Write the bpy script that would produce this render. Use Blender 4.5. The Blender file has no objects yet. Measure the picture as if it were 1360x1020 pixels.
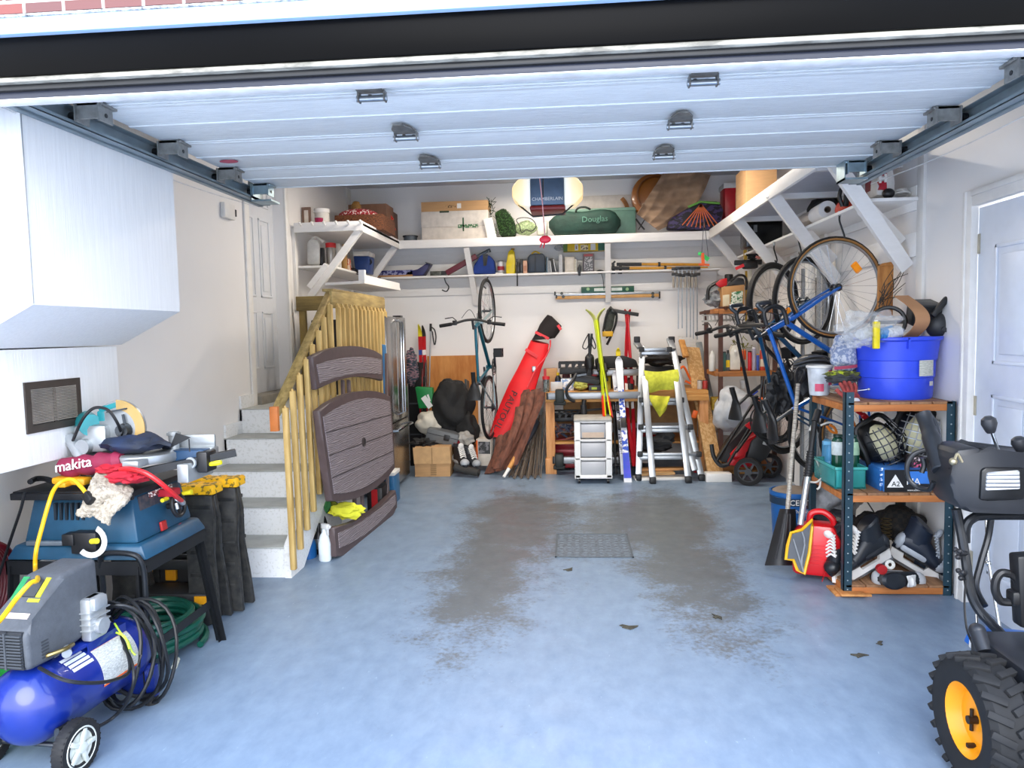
import bpy, bmesh, math, random
from mathutils import Matrix, Vector, noise
V=Vector; PI=math.pi; R_=math.radians
sc=bpy.context.scene; COL=sc.collection
random.seed(7)
# ---------------------------------------------------------------- camera
H=1.47; F=973.29
def cam_axes(yaw=.0821,pitch=.0718,roll=-.0212):
    cy,sy=math.cos(yaw),math.sin(yaw)
    f=V((-sy*math.cos(pitch),cy*math.cos(pitch),-math.sin(pitch))); r=V((cy,sy,0)); u=r.cross(f)
    c,s=math.cos(roll),math.sin(roll)
    return c*r+s*u, u*c-r*s, f
CR,CU,CF=cam_axes()
cd=bpy.data.cameras.new('camera'); cam=bpy.data.objects.new('camera',cd); COL.objects.link(cam)
cam.matrix_world=Matrix(((CR.x,CU.x,-CF.x,0),(CR.y,CU.y,-CF.y,0),(CR.z,CU.z,-CF.z,H),(0,0,0,1)))
cd.sensor_width=36; cd.lens=F/1360*36; cd.clip_start=.02; sc.camera=cam
def P(x,y,X=None,Y=None,Z=None):
    """the point of the room seen at a pixel of the photo, on the plane X, Y or Z"""
    d=CR*(x-680)-CU*(y-510)+CF*F
    t=X/d.x if X is not None else Y/d.y if Y is not None else (Z-H)/d.z
    return V((0,0,H))+d*t
# ---------------------------------------------------------------- materials
def s2l(c): return c/12.92 if c<=.04045 else ((c+.055)/1.055)**2.4
def hexc(h):
    h=h.lstrip('#'); return [s2l(int(h[i:i+2],16)/255) for i in (0,2,4)]+[1]
_mats={}
class NT:
    def __init__(s,name):
        s.m=bpy.data.materials.new(name); s.m.use_nodes=True; s.t=s.m.node_tree; s.b=s.t.nodes['Principled BSDF']
    def n(s,ty,**k):
        o=s.t.nodes.new(ty)
        for a,v in k.items():
            if a.startswith('i_'):
                key=a[2:]; key=int(key) if key.isdigit() else key.replace('_',' ')
                if hasattr(v,'is_output'): s.t.links.new(v,o.inputs[key])
                else: o.inputs[key].default_value=v
            else: setattr(o,a,v)
        return o
    def l(s,a,b): s.t.links.new(a,b)
    def mix(s,f,a,b):
        o=s.n('ShaderNodeMix',data_type='RGBA')
        for i,v in ((0,f),(6,a),(7,b)):
            if hasattr(v,'is_output'): s.l(v,o.inputs[i])
            else: o.inputs[i].default_value=v
        return o.outputs[2]
    def noise(s,scale=5,detail=4,sc=(1,1,1),rough=.5):
        tc=s.n('ShaderNodeTexCoord'); mp=s.n('ShaderNodeMapping'); s.l(tc.outputs['Object'],mp.inputs[0]); mp.inputs['Scale'].default_value=sc
        o=s.n('ShaderNodeTexNoise'); s.l(mp.outputs[0],o.inputs['Vector']); o.inputs['Scale'].default_value=scale; o.inputs['Detail'].default_value=detail; o.inputs['Roughness'].default_value=rough
        return o.outputs['Fac']
    def ramp(s,f,stops,interp='LINEAR'):
        o=s.n('ShaderNodeValToRGB'); s.l(f,o.inputs[0]); o.color_ramp.interpolation=interp; e=o.color_ramp.elements
        while len(e)<len(stops): e.new(.5)
        for q,(p,c) in zip(e,stops): q.position=p; q.color=c if len(c)==4 else (*c,1)
        return o.outputs[0]
    def bump(s,h,d=.01,st=.5):
        o=s.n('ShaderNodeBump'); s.l(h,o.inputs['Height']); o.inputs['Distance'].default_value=d; o.inputs['Strength'].default_value=st; s.l(o.outputs[0],s.b.inputs['Normal'])
def mul(c,k): return [min(1,c[0]*k),min(1,c[1]*k),min(1,c[2]*k),1]
def M(h,r=.5,metal=0,var=.12,scale=14,sc=(1,1,1),bump=0,alpha=1,trans=0,kind=None,h2=None,emit=0,coat=0):
    """procedural material: colour h varied by noise (towards h2 when given)"""
    key=(h,r,metal,var,scale,sc,bump,alpha,trans,kind,h2,emit,coat)
    if key in _mats: return _mats[key]
    t=NT('mat_'+h.lstrip('#')); c=hexc(h); b=t.b
    f=t.noise(scale,4,sc)
    c2=hexc(h2) if h2 else mul(c,1-var*2)
    if kind=='spots': f=t.ramp(f,[(.56,(0,0,0)),(.6,(1,1,1))])
    elif kind=='hard': f=t.ramp(f,[(.47,(0,0,0)),(.5,(1,1,1))])
    else: f=t.ramp(f,[(.3,(0,0,0)),(.72,(1,1,1))])
    if kind=='check':
        tc=t.n('ShaderNodeTexCoord'); ck=t.n('ShaderNodeTexChecker'); t.l(tc.outputs['Object'],ck.inputs[0]); ck.inputs['Scale'].default_value=scale; f=ck.outputs['Fac']
    if kind=='wood':
        f=t.ramp(t.noise(scale,5,sc,.6),[(.35,(0,0,0)),(.65,(1,1,1))])
    t.l(t.mix(f,c,c2),b.inputs['Base Color'])
    b.inputs['Roughness'].default_value=r; b.inputs['Metallic'].default_value=metal
    if bump: t.bump(t.noise(scale*3,3,sc),bump,.6)
    if coat: b.inputs['Coat Weight'].default_value=coat
    if alpha<1: b.inputs['Alpha'].default_value=alpha
    if trans: b.inputs['Transmission Weight'].default_value=trans
    if emit:
        b.inputs['Emission Color'].default_value=c; b.inputs['Emission Strength'].default_value=emit
    _mats[key]=t.m; return t.m
def wood(h,h2,sc=(8,8,.6),r=.6,scale=4): return M(h,r,0,.1,scale,sc,.002,kind='wood',h2=h2)
BLK=M('#17181b',.45); BLKM=M('#1c1d20',.75); RUB=M('#141416',.7,bump=.002); STEEL=M('#b4b8bc',.32,1,.1,30); ALU=M('#b9bec3',.38,.9,.1,8); DSTEEL=M('#5c6064',.4,.9); CHROME=M('#d5d9dd',.15,1)
WHITE=M('#eceae6',.5,0,.04); WPAINT=M('#e9e7e3',.5,0,.06,3,(1,1,1),.001); GREY=M('#8a8d90',.55); DGREY=M('#3a3e44',.5); RED=M('#c4161f',.4); YEL=M('#f2c90e',.45); ORG=M('#f26a1b',.45); BLUE=M('#1d4fb0',.4); GREEN=M('#12803f',.5)
CARD=M('#c49a6c',.85,0,.06,6,(1,1,8)); PINE=wood('#d9a35f','#b97b3a'); PINEX=wood('#d9a35f','#b97b3a',(.6,8,8)); PLY=wood('#d79a5b','#b8733a',(5,5,.9)); TWOOD=wood('#d6b878','#b3914f',(9,9,.8))
# ---------------------------------------------------------------- mesh builder
def basis(o,x,z):
    x=V(x).normalized(); z=V(z); z=(z-x*z.dot(x)).normalized(); y=z.cross(x); o=V(o)
    return Matrix(((x.x,y.x,z.x,o.x),(x.y,y.y,z.y,o.y),(x.z,y.z,z.z,o.z),(0,0,0,1)))
def TR(x=0,y=0,z=0,rz=0,rx=0,ry=0): return Matrix.Translation((x,y,z))@Matrix.Rotation(rz,4,'Z')@Matrix.Rotation(ry,4,'Y')@Matrix.Rotation(rx,4,'X')
class MB:
    def __init__(s,m=None): s.b=bmesh.new(); s.m=m or Matrix()
    def v(s,p): return s.b.verts.new(s.m@V(p))
    def f(s,vs):
        try: return s.b.faces.new(vs)
        except ValueError: return None
    def box(s,x0,x1,y0,y1,z0,z1,bev=0,T=None):
        T=T or Matrix(); q=[T@V((x,y,z)) for x in (x0,x1) for y in (y0,y1) for z in (z0,z1)]; v=[s.v(p) for p in q]
        fs=[s.f([v[i] for i in a]) for a in ((0,1,3,2),(4,6,7,5),(0,4,5,1),(2,3,7,6),(0,2,6,4),(1,5,7,3))]
        if bev:
            es=list({e for f in fs for e in f.edges}); bmesh.ops.bevel(s.b,geom=es,offset=bev,segments=2,affect='EDGES',profile=.5)
        return s
    def bar(s,a,b,w,h,up=(0,0,1),bev=0):
        a,b=V(a),V(b); d=b-a
        if abs(d.normalized().dot(V(up)))>.98: up=(0,1,0)
        return s.box(0,d.length,-w/2,w/2,-h/2,h/2,bev,basis(a,d,up))
    def ring(s,c,x,y,r,n): return [s.v(c+x*(math.cos(2*PI*i/n)*r)+y*(math.sin(2*PI*i/n)*r)) for i in range(n)]
    def skin(s,rings,closed=False,cap=True):
        n=len(rings[0]); k=len(rings)
        for j in range(k if closed else k-1):
            a,b=rings[j],rings[(j+1)%k]
            for i in range(n): s.f([a[i],a[(i+1)%n],b[(i+1)%n],b[i]])
        if cap and not closed: s.f(rings[0][::-1]); s.f(rings[-1])
        return s
    def tube(s,pts,r,n=8,closed=False,cap=True):
        pts=[V(p) for p in pts]; k=len(pts); rings=[]; up=None
        for i,p in enumerate(pts):
            if closed: t=pts[(i+1)%k]-pts[i-1]
            else: t=pts[min(i+1,k-1)]-pts[max(i-1,0)]
            if t.length<1e-9: t=V((0,0,1))
            t.normalize()
            if up is None:
                up=V((0,0,1)) if abs(t.z)<.9 else V((1,0,0))
            x=up-t*up.dot(t)
            if x.length<1e-6: x=t.orthogonal()
            x.normalize(); up=x; y=t.cross(x)
            rings.append(s.ring(p,x,y,r[i] if isinstance(r,(list,tuple)) else r,n))
        return s.skin(rings,closed,cap)
    def cyl(s,a,b,r,r2=None,n=14): return s.tube([a,b],[r,r if r2 is None else r2],n)
    def torus(s,c,ax,Rr,r,n=32,m=8,a0=0,a1=2*PI):
        T=basis(c,V(ax).orthogonal(),ax); full=abs(a1-a0-2*PI)<1e-6; k=n if full else n+1
        return s.tube([T@V((Rr*math.cos(a0+(a1-a0)*i/n),Rr*math.sin(a0+(a1-a0)*i/n),0)) for i in range(k)],r,m,full)
    def lathe(s,prof,T=None,n=24):
        T=T or Matrix(); rings=[]
        for r,z in prof: rings.append([s.v(T@V((max(r,1e-4)*math.cos(2*PI*i/n),max(r,1e-4)*math.sin(2*PI*i/n),z))) for i in range(n)])
        ann=prof[0][0]>1e-3 and prof[-1][0]>1e-3
        return s.skin(rings,closed=ann)
    def prism(s,poly,t,T=None,bev=0):
        T=T or Matrix(); a=[s.v(T@V((u,w,0))) for u,w in poly]; b=[s.v(T@V((u,w,t))) for u,w in poly]; n=len(poly)
        fs=[s.f(a[::-1]),s.f(b)]+[s.f([a[i],a[(i+1)%n],b[(i+1)%n],b[i]]) for i in range(n)]
        if bev:
            es=list({e for f in fs if f for e in f.edges}); bmesh.ops.bevel(s.b,geom=es,offset=bev,segments=2,affect='EDGES',profile=.5)
        return s
    def ell(s,c,r,T=None,n=16,m=10):
        T=T or Matrix(); r=(r,r,r) if not isinstance(r,(list,tuple)) else r; c=V(c); rings=[]
        for j in range(m+1):
            a=PI*j/m; a=min(max(a,.02),PI-.02)
            rings.append([s.v(T@(c+V((r[0]*math.sin(a)*math.cos(2*PI*i/n),r[1]*math.sin(a)*math.sin(2*PI*i/n),-r[2]*math.cos(a))))) for i in range(n)])
        return s.skin(rings)
    def blob(s,c,r,amp=.12,fr=2.5,seed=0,sub=4,flat=None,T=None,sq=1):
        """crumpled closed form for bags and cloth heaps"""
        T=T or Matrix(); g=bmesh.new(); bmesh.ops.create_icosphere(g,subdivisions=sub,radius=1); mp={}; c=V(c)
        for v in g.verts:
            p=v.co.normalized(); k=1+amp*noise.noise(p*fr+V((seed,seed*1.7,0)))*2+amp*.5*abs(noise.noise(p*fr*2.7+V((seed,3,1))))
            if sq!=1: p=V([math.copysign(abs(a)**sq,a) for a in p])
            q=V((p.x*r[0],p.y*r[1],p.z*r[2]))*k
            if flat is not None and q.z<flat: q.z=flat
            mp[v]=s.v(T@(c+q))
        for f in g.faces: s.f([mp[v] for v in f.verts])
        g.free(); return s
    def grid(s,fn,nu,nv,th=.003):
        """a curved sheet fn(u,v) given real thickness"""
        A=[[V(fn(i/nu,j/nv)) for j in range(nv+1)] for i in range(nu+1)]; top=[];bot=[]
        for i in range(nu+1):
            a=[];b=[]
            for j in range(nv+1):
                du=A[min(i+1,nu)][j]-A[max(i-1,0)][j]; dv=A[i][min(j+1,nv)]-A[i][max(j-1,0)]; n=du.cross(dv)
                n=n.normalized() if n.length>1e-9 else V((0,0,1))
                a.append(s.v(A[i][j]+n*th/2)); b.append(s.v(A[i][j]-n*th/2))
            top.append(a);bot.append(b)
        for i in range(nu):
            for j in range(nv):
                s.f([top[i][j],top[i+1][j],top[i+1][j+1],top[i][j+1]]); s.f([bot[i][j],bot[i][j+1],bot[i+1][j+1],bot[i+1][j]])
        for i in range(nu):
            for j,w in ((0,0),(nv,1)):
                q=[top[i][j],top[i+1][j],bot[i+1][j],bot[i][j]]; s.f(q if w else q[::-1])
        for j in range(nv):
            for i,w in ((0,0),(nu,1)):
                q=[top[i][j],top[i][j+1],bot[i][j+1],bot[i][j]]; s.f(q[::-1] if w else q)
        return s
    def text(s,st,size,T,th=.001,al='CENTER'):
        c=bpy.data.curves.new('t','FONT'); c.body=st; c.size=size; c.extrude=th; c.align_x=al; c.align_y='CENTER'; c.resolution_u=2
        o=bpy.data.objects.new('t',c); me=bpy.data.meshes.new_from_object(o); vs=[s.v(T@v.co) for v in me.vertices]
        for p in me.polygons: s.f([vs[i] for i in p.vertices])
        bpy.data.objects.remove(o); bpy.data.curves.remove(c); bpy.data.meshes.remove(me); return s
def _link(b,name,mt,parent,ang=.6,origin=None):
    bmesh.ops.recalc_face_normals(b.b,faces=b.b.faces)
    me=bpy.data.meshes.new(name); b.b.to_mesh(me); b.b.free()
    for p in me.polygons: p.use_smooth=True
    me.set_sharp_from_angle(angle=ang); me.materials.append(mt)
    o=bpy.data.objects.new(name,me); COL.objects.link(o)
    if parent is not None: o.parent=parent
    return o
def tag(o,label=None,cat=None,group=None,kind=None):
    if label: o['label']=label
    if cat: o['category']=cat
    if group: o['group']=group
    if kind: o['kind']=kind
    return o
class Thing:
    """an Empty at the base of a thing; parts are authored in its local frame (or in world coordinates when w=True)"""
    def __init__(s,name,label,cat,T=None,group=None,w=False,kind=None):
        s.T=T if isinstance(T,Matrix) else Matrix.Translation(T or (0,0,0))
        s.o=bpy.data.objects.new(name,None); s.o.empty_display_size=.1; COL.objects.link(s.o); s.o.matrix_world=s.T
        tag(s.o,label,cat,group,kind); s.w=w
    def mb(s): return MB(s.T.inverted() if s.w else Matrix())
    def part(s,b,name,mt,parent=None,label=None,ang=.6,kind=None):
        o=_link(b,name,mt,parent or s.o,ang)
        if label: o['label']=label
        if kind: o['kind']=kind
        return o
def solo(b,name,mt,label,cat,T=None,group=None,kind=None,ang=.6):
    """a one-mesh thing; world coordinates, or local ones placed by T"""
    o=_link(b,name,mt,None,ang)
    if T is not None: o.matrix_world=T
    else:
        me=o.data; n=len(me.vertices); c=V((sum(v.co.x for v in me.vertices)/n,sum(v.co.y for v in me.vertices)/n,min(v.co.z for v in me.vertices)))
        me.transform(Matrix.Translation(-c)); o.location=c
    return tag(o,label,cat,group,kind)
def struct(b,name,mt,parent=None):
    o=_link(b,name,mt,parent)
    if parent is None: o['kind']='structure'
    return o
def copy_tree(root,T,label=None,group=None):
    r=root.copy(); COL.objects.link(r); r.matrix_world=T
    if label: r['label']=label
    if group: r['group']=group
    for ch in list(root.children):
        c=ch.copy(); COL.objects.link(c); c.parent=r
        for g in list(ch.children):
            d=g.copy(); COL.objects.link(d); d.parent=c
    return r
def rr(w,h,r,n=5,cx=0,cy=0):
    o=[]
    for sx,sy,a in ((1,1,0),(-1,1,PI/2),(-1,-1,PI),(1,-1,1.5*PI)):
        for i in range(n+1):
            t=a+PI/2*i/n; o.append((cx+sx*(w/2-r)+r*math.cos(t),cy+sy*(h/2-r)+r*math.sin(t)))
    return o
def cr(pts,n=6,closed=False):
    """Catmull-Rom through points"""
    p=[V(q) for q in pts]; k=len(p); o=[]
    for i in range(k if closed else k-1):
        a,b,c,d=(p[(i-1)%k] if closed or i else p[0]),p[i],p[(i+1)%k],(p[(i+2)%k] if closed or i+2<k else p[-1])
        for j in range(n):
            t=j/n; o.append(.5*((2*b)+(c-a)*t+(2*a-5*b+4*c-d)*t*t+(3*b-a-3*c+d)*t**3))
    if not closed: o.append(p[-1])
    return o
# ================================================================ the room
XL,XR,YB,ZC=-2.5,2.04,8.3,3.12; YO=2.157
def floor_mat():
    t=NT('painted_concrete'); b=t.b
    tc=t.n('ShaderNodeTexCoord'); sp=t.n('ShaderNodeSeparateXYZ'); t.l(tc.outputs['Object'],sp.inputs[0])
    def mt(op,a,c=None,**k):
        o=t.n('ShaderNodeMath',operation=op)
        for i,v in enumerate((a,c)):
            if v is None: continue
            if hasattr(v,'is_output'): t.l(v,o.inputs[i])
            else: o.inputs[i].default_value=v
        return o.outputs[0]
    def gauss(src,c,w):
        d=mt('DIVIDE',mt('SUBTRACT',src,c),w); return mt('POWER',2.718,mt('MULTIPLY',mt('MULTIPLY',d,d),-1))
    X,Y=sp.outputs[0],sp.outputs[1]
    lane=mt('ADD',gauss(X,-.55,.38),gauss(X,.72,.36)); along=mt('ADD',gauss(Y,4.1,1.1),mt('MULTIPLY',gauss(Y,6.0,.9),.75))
    worn=mt('MULTIPLY',lane,along); worn=mt('ADD',worn,mt('MULTIPLY',mt('MULTIPLY',gauss(X,.15,1.0),gauss(Y,5.6,1.2)),.8))
    n1=t.noise(2.6,8,(1,1,1),.68); n2=t.noise(38,5,(1,1,1),.7); n3=t.noise(9,6,(1.5,.8,1),.65)
    k=mt('ADD',mt('MULTIPLY',worn,.48),mt('MULTIPLY',mt('SUBTRACT',n1,.5),1.0)); k=mt('ADD',k,mt('MULTIPLY',mt('SUBTRACT',n2,.5),.8))
    dirt=t.ramp(k,[(.24,(0,0,0)),(.46,(1,1,1))])
    base=t.mix(t.ramp(n3,[(.3,(0,0,0)),(.7,(1,1,1))]),hexc('#71849a'),hexc('#8194a9'))
    scuff=t.ramp(t.noise(15,8,(3,1,1),.75),[(.63,(0,0,0)),(.72,(1,1,1))]); base=t.mix(scuff,base,hexc('#a3b4c4'))
    col=t.mix(mt('MULTIPLY',dirt,.85),base,t.mix(n2,hexc('#4c4f52'),hexc('#62635f')))
    t.l(col,b.inputs['Base Color'])
    t.l(t.ramp(t.noise(7,5),[(.3,(.30,.30,.30)),(.7,(.5,.5,.5))]),b.inputs['Roughness'])
    t.bump(n2,.002,.25); return t.m
def wall_mat(name,c,bm=.15):
    t=NT(name); n=t.noise(1.3,5); t.l(t.mix(t.ramp(n,[(.35,(0,0,0)),(.7,(1,1,1))]),hexc(c),mul(hexc(c),.95)),t.b.inputs['Base Color'])
    t.b.inputs['Roughness'].default_value=.42; t.bump(t.noise(120,3),.002,bm); return t.m
def grain_mat(name,c,sc,k=.9,r=.5,emb=.004):
    t=NT(name); n=t.noise(6,6,sc,.7); t.l(t.mix(t.ramp(n,[(.38,(0,0,0)),(.66,(1,1,1))]),mul(hexc(c),k),hexc(c)),t.b.inputs['Base Color'])
    t.b.inputs['Roughness'].default_value=r; t.bump(n,emb,.6); return t.m
WALL=wall_mat('wall_plaster','#f0eeec'); CHASE=grain_mat('painted_ply','#f2f2f1',(14,14,.7),.93,.5,.002); BOARDW=grain_mat('painted_board','#efedea',(1,6,6),.95,.5,.002)
DOORM=grain_mat('embossed_steel','#f3f7f8',(1.3,16,16),.86,.5,.006); CONC=M('#b9c2c9',.8,0,.05,6); STAIRW=M('#eff1f2',.5,0,.03,60,kind='spots',h2='#e2e4e3')
b=MB().box(-4,4,-.2,YB+.15,-.1,0); struct(b,'floor',floor_mat())
b=MB().box(-14,14,-22,-.2,-.12,-.02); struct(b,'driveway',M('#f2f2f0',.85,0,.03,2))
b=MB().box(XL-.15,XL,2.0,YB+.15,0,ZC); # left wall with the opening of the house door cut by building round it
b=MB(); b.box(XL-.15,XL,2.0,5.6,0,ZC); b.box(XL-.15,XL,6.34,YB+.15,0,ZC); b.box(XL-.15,XL,5.6,6.34,2.98,ZC); b.box(XL-.15,XL,5.6,6.34,0,.93); struct(b,'wall_left',WALL)
b=MB(); b.box(XR,XR+.15,3.97,YB+.15,0,ZC); b.box(XR,XR+.15,2.0,2.86,0,ZC); b.box(XR,XR+.15,2.86,3.97,2.06,ZC); struct(b,'wall_right',WALL)
b=MB().box(XL,XR,YB,YB+.15,0,ZC); struct(b,'wall_back',WALL)
b=MB().box(XL-.15,XR+.15,2.0,YB+.15,ZC,ZC+.15); struct(b,'ceiling',M('#dcdcdf',.7,0,.03,3))
b=MB(); b.box(XL-.15,-2.2,YO-.02,YO,0,ZC); b.box(1.72,XR+.15,YO-.02,YO,0,ZC); b.box(-2.2,1.72,YO-.06,YO,2.26,ZC); struct(b,'wall_front',WALL)
# header over the opening: black capping, weather strips, pale soffit, brick above
def header(z0,z1,y0,y1,name,m,n=0): 
    b=MB().box(-2.2,1.72,y0,y1,z0,z1,.004); return struct(b,name,m)
GB=M('#050506',.35,0,.3,1.2); 
header(2.192,2.222,YO-.035,YO+.01,'trim_1',M('#242a3c',.4,0,.25,2,(.4,1,8)))
header(2.187,2.192,YO-.045,YO+.01,'trim_2',M('#f3f3f3',.5))
header(2.214,2.232,YO-.05,YO-.02,'trim_3',BLK)
header(2.231,2.246,YO-.07,YO-.02,'trim_4',M('#b9b5a8',.7,0,.3,30,(.3,1,1),kind='wood',h2='#6d6a62'))
GB.node_tree.nodes['Principled BSDF'].inputs['Specular IOR Level'].default_value=.05
header(2.246,2.364,YO-.078,YO-.02,'trim_5',GB)
header(2.355,2.401,YO-.10,YO-.02,'trim_6',M('#a9c8f0',.35,0,.04))
header(2.401,2.409,YO-.105,YO-.02,'trim_7',M('#f4f4f2',.8,0,.2,60,bump=.02,h2='#55565a'))
t=NT('brick'); br=t.n('ShaderNodeTexBrick'); tc=t.n('ShaderNodeTexCoord'); mp=t.n('ShaderNodeMapping'); t.l(tc.outputs['Object'],mp.inputs[0]); mp.inputs['Rotation'].default_value=(PI/2,0,0); t.l(mp.outputs[0],br.inputs[0]); br.inputs['Scale'].default_value=4.2
br.inputs['Color1'].default_value=hexc('#7a3b34'); br.inputs['Color2'].default_value=hexc('#5b3a38'); br.inputs['Mortar'].default_value=hexc('#b9b4ae'); t.l(br.outputs[0],t.b.inputs['Base Color'])
b=MB(); b.box(-2.2,1.72,YO-.105,YO-.061,2.409,3.5); b.box(-3.4,-2.2,YO-.2,YO-.021,-.1,3.5); b.box(1.72,3.4,YO-.2,YO-.021,-.1,3.5); struct(b,'wall_brick',t.m)
# duct chases on the left wall
b=MB(); b.box(XL,-2.15,2.2,3.317,.975,1.44,.003); struct(b,'wall_chase',CHASE)
b=MB(); T=Matrix.Translation((0,2.4,0))@Matrix.Rotation(PI/2,4,'X')
b.prism([(XL,1.445),(-2.15,1.445),(-1.85,1.597),(-1.85,ZC),(XL,ZC)],-.957,T); struct(b,'wall_chase',CHASE)
b=MB(); b.box(-1.85,-1.846,2.40,2.402,1.6,3.1); struct(b,'trim_8',GREY)
# vent grille
v0=P(30,508,X=-2.15); v1=P(104,503,X=-2.15); zt=(P(66,505,X=-2.15).z); zb=P(66,571,X=-2.15).z
t=Thing('vent_grille','dark brown louvred air vent grille on white wall chase','vent',(-2.15,(v0.y+v1.y)/2,zb),w=True)
b=t.mb(); y0,y1=v0.y,v1.y; X=-2.15
for a in ((y0,y0+.03,zb,zt),(y1-.03,y1,zb,zt),(y0+.03,y1-.03,zb,zb+.03),(y0+.03,y1-.03,zt-.03,zt),((y0+y1)/2-.008,(y0+y1)/2+.008,zb+.03,zt-.03)): b.box(X,X+.008,*a)
t.part(b,'frame',M('#4b423c',.5,.3))
b=t.mb(); n=22
for i in range(n):
    z=zb+.034+(zt-zb-.07)*i/(n-1); b.box(-.001,.008,y0+.03,y1-.03,-.0012,.0012,0,TR(X+.002,0,z,ry=R_(-35)))
t.part(b,'louvre',M('#a39c93',.5,.3))
b=t.mb().box(X-.0,X+.0015,y0+.02,y1-.02,zb+.02,zt-.02); t.part(b,'backing',M('#2e2a28',.8))
# thermostat
a=P(292,268,X=XL); c=P(307,293,X=XL)
t=Thing('wall_sensor','small white plastic sensor box high on left wall','sensor',(XL,a.y,c.z),w=True)
b=t.mb().box(XL,XL+.035,a.y,c.y,c.z,a.z,.006); t.part(b,'case',WHITE); b=t.mb().box(XL,XL+.036,c.y-.0,c.y+.02,c.z+.03,a.z-.03); t.part(b,'lens',BLK)
# house door in the left wall
DW=M('#e6e7ea',.4,0,.03)
def panel_door(name,T,w,h,panels,mt,jamb=None,hinges=(),hingeX=0):
    """slab in local x (width), z up, face towards -y"""
    t=Thing(name,None,None,T,kind='structure')
    b=t.mb().box(0,w,0,.04,0,h,.003)
    sl=t.part(b,'slab',mt)
    for (x0,x1,z0,z1) in panels:
        b=t.mb()
        for (a0,a1,c0,c1) in ((x0,x1,z0,z0+.018),(x0,x1,z1-.018,z1),(x0,x0+.018,z0,z1),(x1-.018,x1,z0,z1)): b.box(a0,a1,-.008,.0,c0,c1,.003)
        b.box(x0+.05,x1-.05,-.007,0,z0+.05,z1-.05,.005); t.part(b,'panel',mt,sl)
    for z in hinges:
        b=t.mb(); b.cyl((hingeX,-.012,z-.05),(hingeX,-.012,z+.05),.008); b.box(hingeX-.03,hingeX+.03,-.004,.0,z-.05,z+.05); t.part(b,'hinge',M('#c9c2b0',.3,.9))
    return t
def pan6(w,h):
    s=.11*w/.8; m=w/2; g=.05
    return [(s,m-g,h-.42,h-.14),(m+g,w-s,h-.42,h-.14),(s,m-g,h-1.18,h-.52),(m+g,w-s,h-1.18,h-.52),(s,m-g,.2,h-1.3),(m+g,w-s,.2,h-1.3)]
# right side door: seen on wall X=XR, face towards -X
panel_door('door_2',basis((XR+.02,3.93,.01),(0,-1,0),(0,0,1)),1.03,2.03,[( .16,.46,1.25,1.83),(.57,.87,1.25,1.83),(.16,.46,.2,1.1),(.57,.87,.2,1.1)],M('#dfe6f2',.35,0,.03),hinges=(.22,1.03,1.85),hingeX=-.01)
b=MB()
for (y0,y1,z0,z1) in ((3.93,4.0,0,2.13),(2.8,2.87,0,2.13),(2.87,3.93,2.05,2.13)): b.box(XR-.018,XR+.02,y0,y1,z0,z1,.004); b.box(XR-.026,XR,y0+.045 if y0>3 else y0,y1 if y0!=3.93 else y1,z0 if z0==0 else z0+.05,z1,.004)
struct(b,'trim_9',WHITE)
# house door, set back in its frame
panel_door('door_3',basis((XL-.10,5.6,1.0),(0,1,0),(0,0,1)),.74,1.98,pan6(.74,1.98),M('#dcdfe4',.4,0,.03))
b=MB()
b.box(XL,XL+.018,5.52,5.6,.93,3.06,.004); b.box(XL,XL+.018,6.34,6.42,.93,3.06,.004); b.box(XL,XL+.018,5.6,6.34,2.98,3.06,.004); struct(b,'trim_10',WHITE)
b=MB().box(XL-.15,XL+.05,5.6,6.34,.93,1.0,.006); struct(b,'trim_11',M('#8f8a80',.5))
# ---------------------------------------------------------------- raised sectional door and tracks
DZ=2.326; DX0,DX1=-1.765,1.545; HY=(2.628,3.161,3.694)
t=Thing('door_1',None,None,(0,YO,DZ),w=True,kind='structure')
ed=(2.1,)+HY+(4.19,)
for i in range(4):
    b=t.mb(); y0,y1=ed[i]+.003,ed[i+1]-.003; b.box(DX0,DX1,y0,y1,DZ,DZ+.045,.004); m_=(y0+y1)/2; b.box(DX0+.0,DX1,m_-.012,m_+.012,DZ-.004,DZ+.01,.003)
    b.box(DX0,DX1,y0,y0+.03,DZ-.005,DZ,.002); b.box(DX0,DX1,y1-.02,y1,DZ-.004,DZ,.002)
    t.part(b,'door_section',DOORM)
HM=M('#8d8a84',.4,.5,.25,40); HG=M('#8a9498',.35,.9,.15,20)
for i,y in enumerate(HY):
    for x in (-.682,.456):
        b=t.mb()
        b.prism([(-.045,0),(.045,0),(.04,.07),(.012,.13),(-.025,.13),(-.045,.07)],.006,basis((x,y-.05,DZ-.012),(1,0,0),(0,0,-1)))
        for s in (-1,1): b.box(x+s*.046-.003,x+s*.046+.003,y-.065,y-.03,DZ-.046,DZ-.01,.001)
        for (dx,dy) in ((-.02,.0),(.02,.01)): b.cyl((x+dx,y+dy,DZ-.02),(x+dx,y+dy,DZ-.006),.007,n=6)
        h=t.part(b,'hinge',HM)
        b=t.mb().cyl((x-.054,y-.05,DZ-.035),(x+.054,y-.05,DZ-.035),.011); t.part(b,'hinge_pin',STEEL,h)
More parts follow.
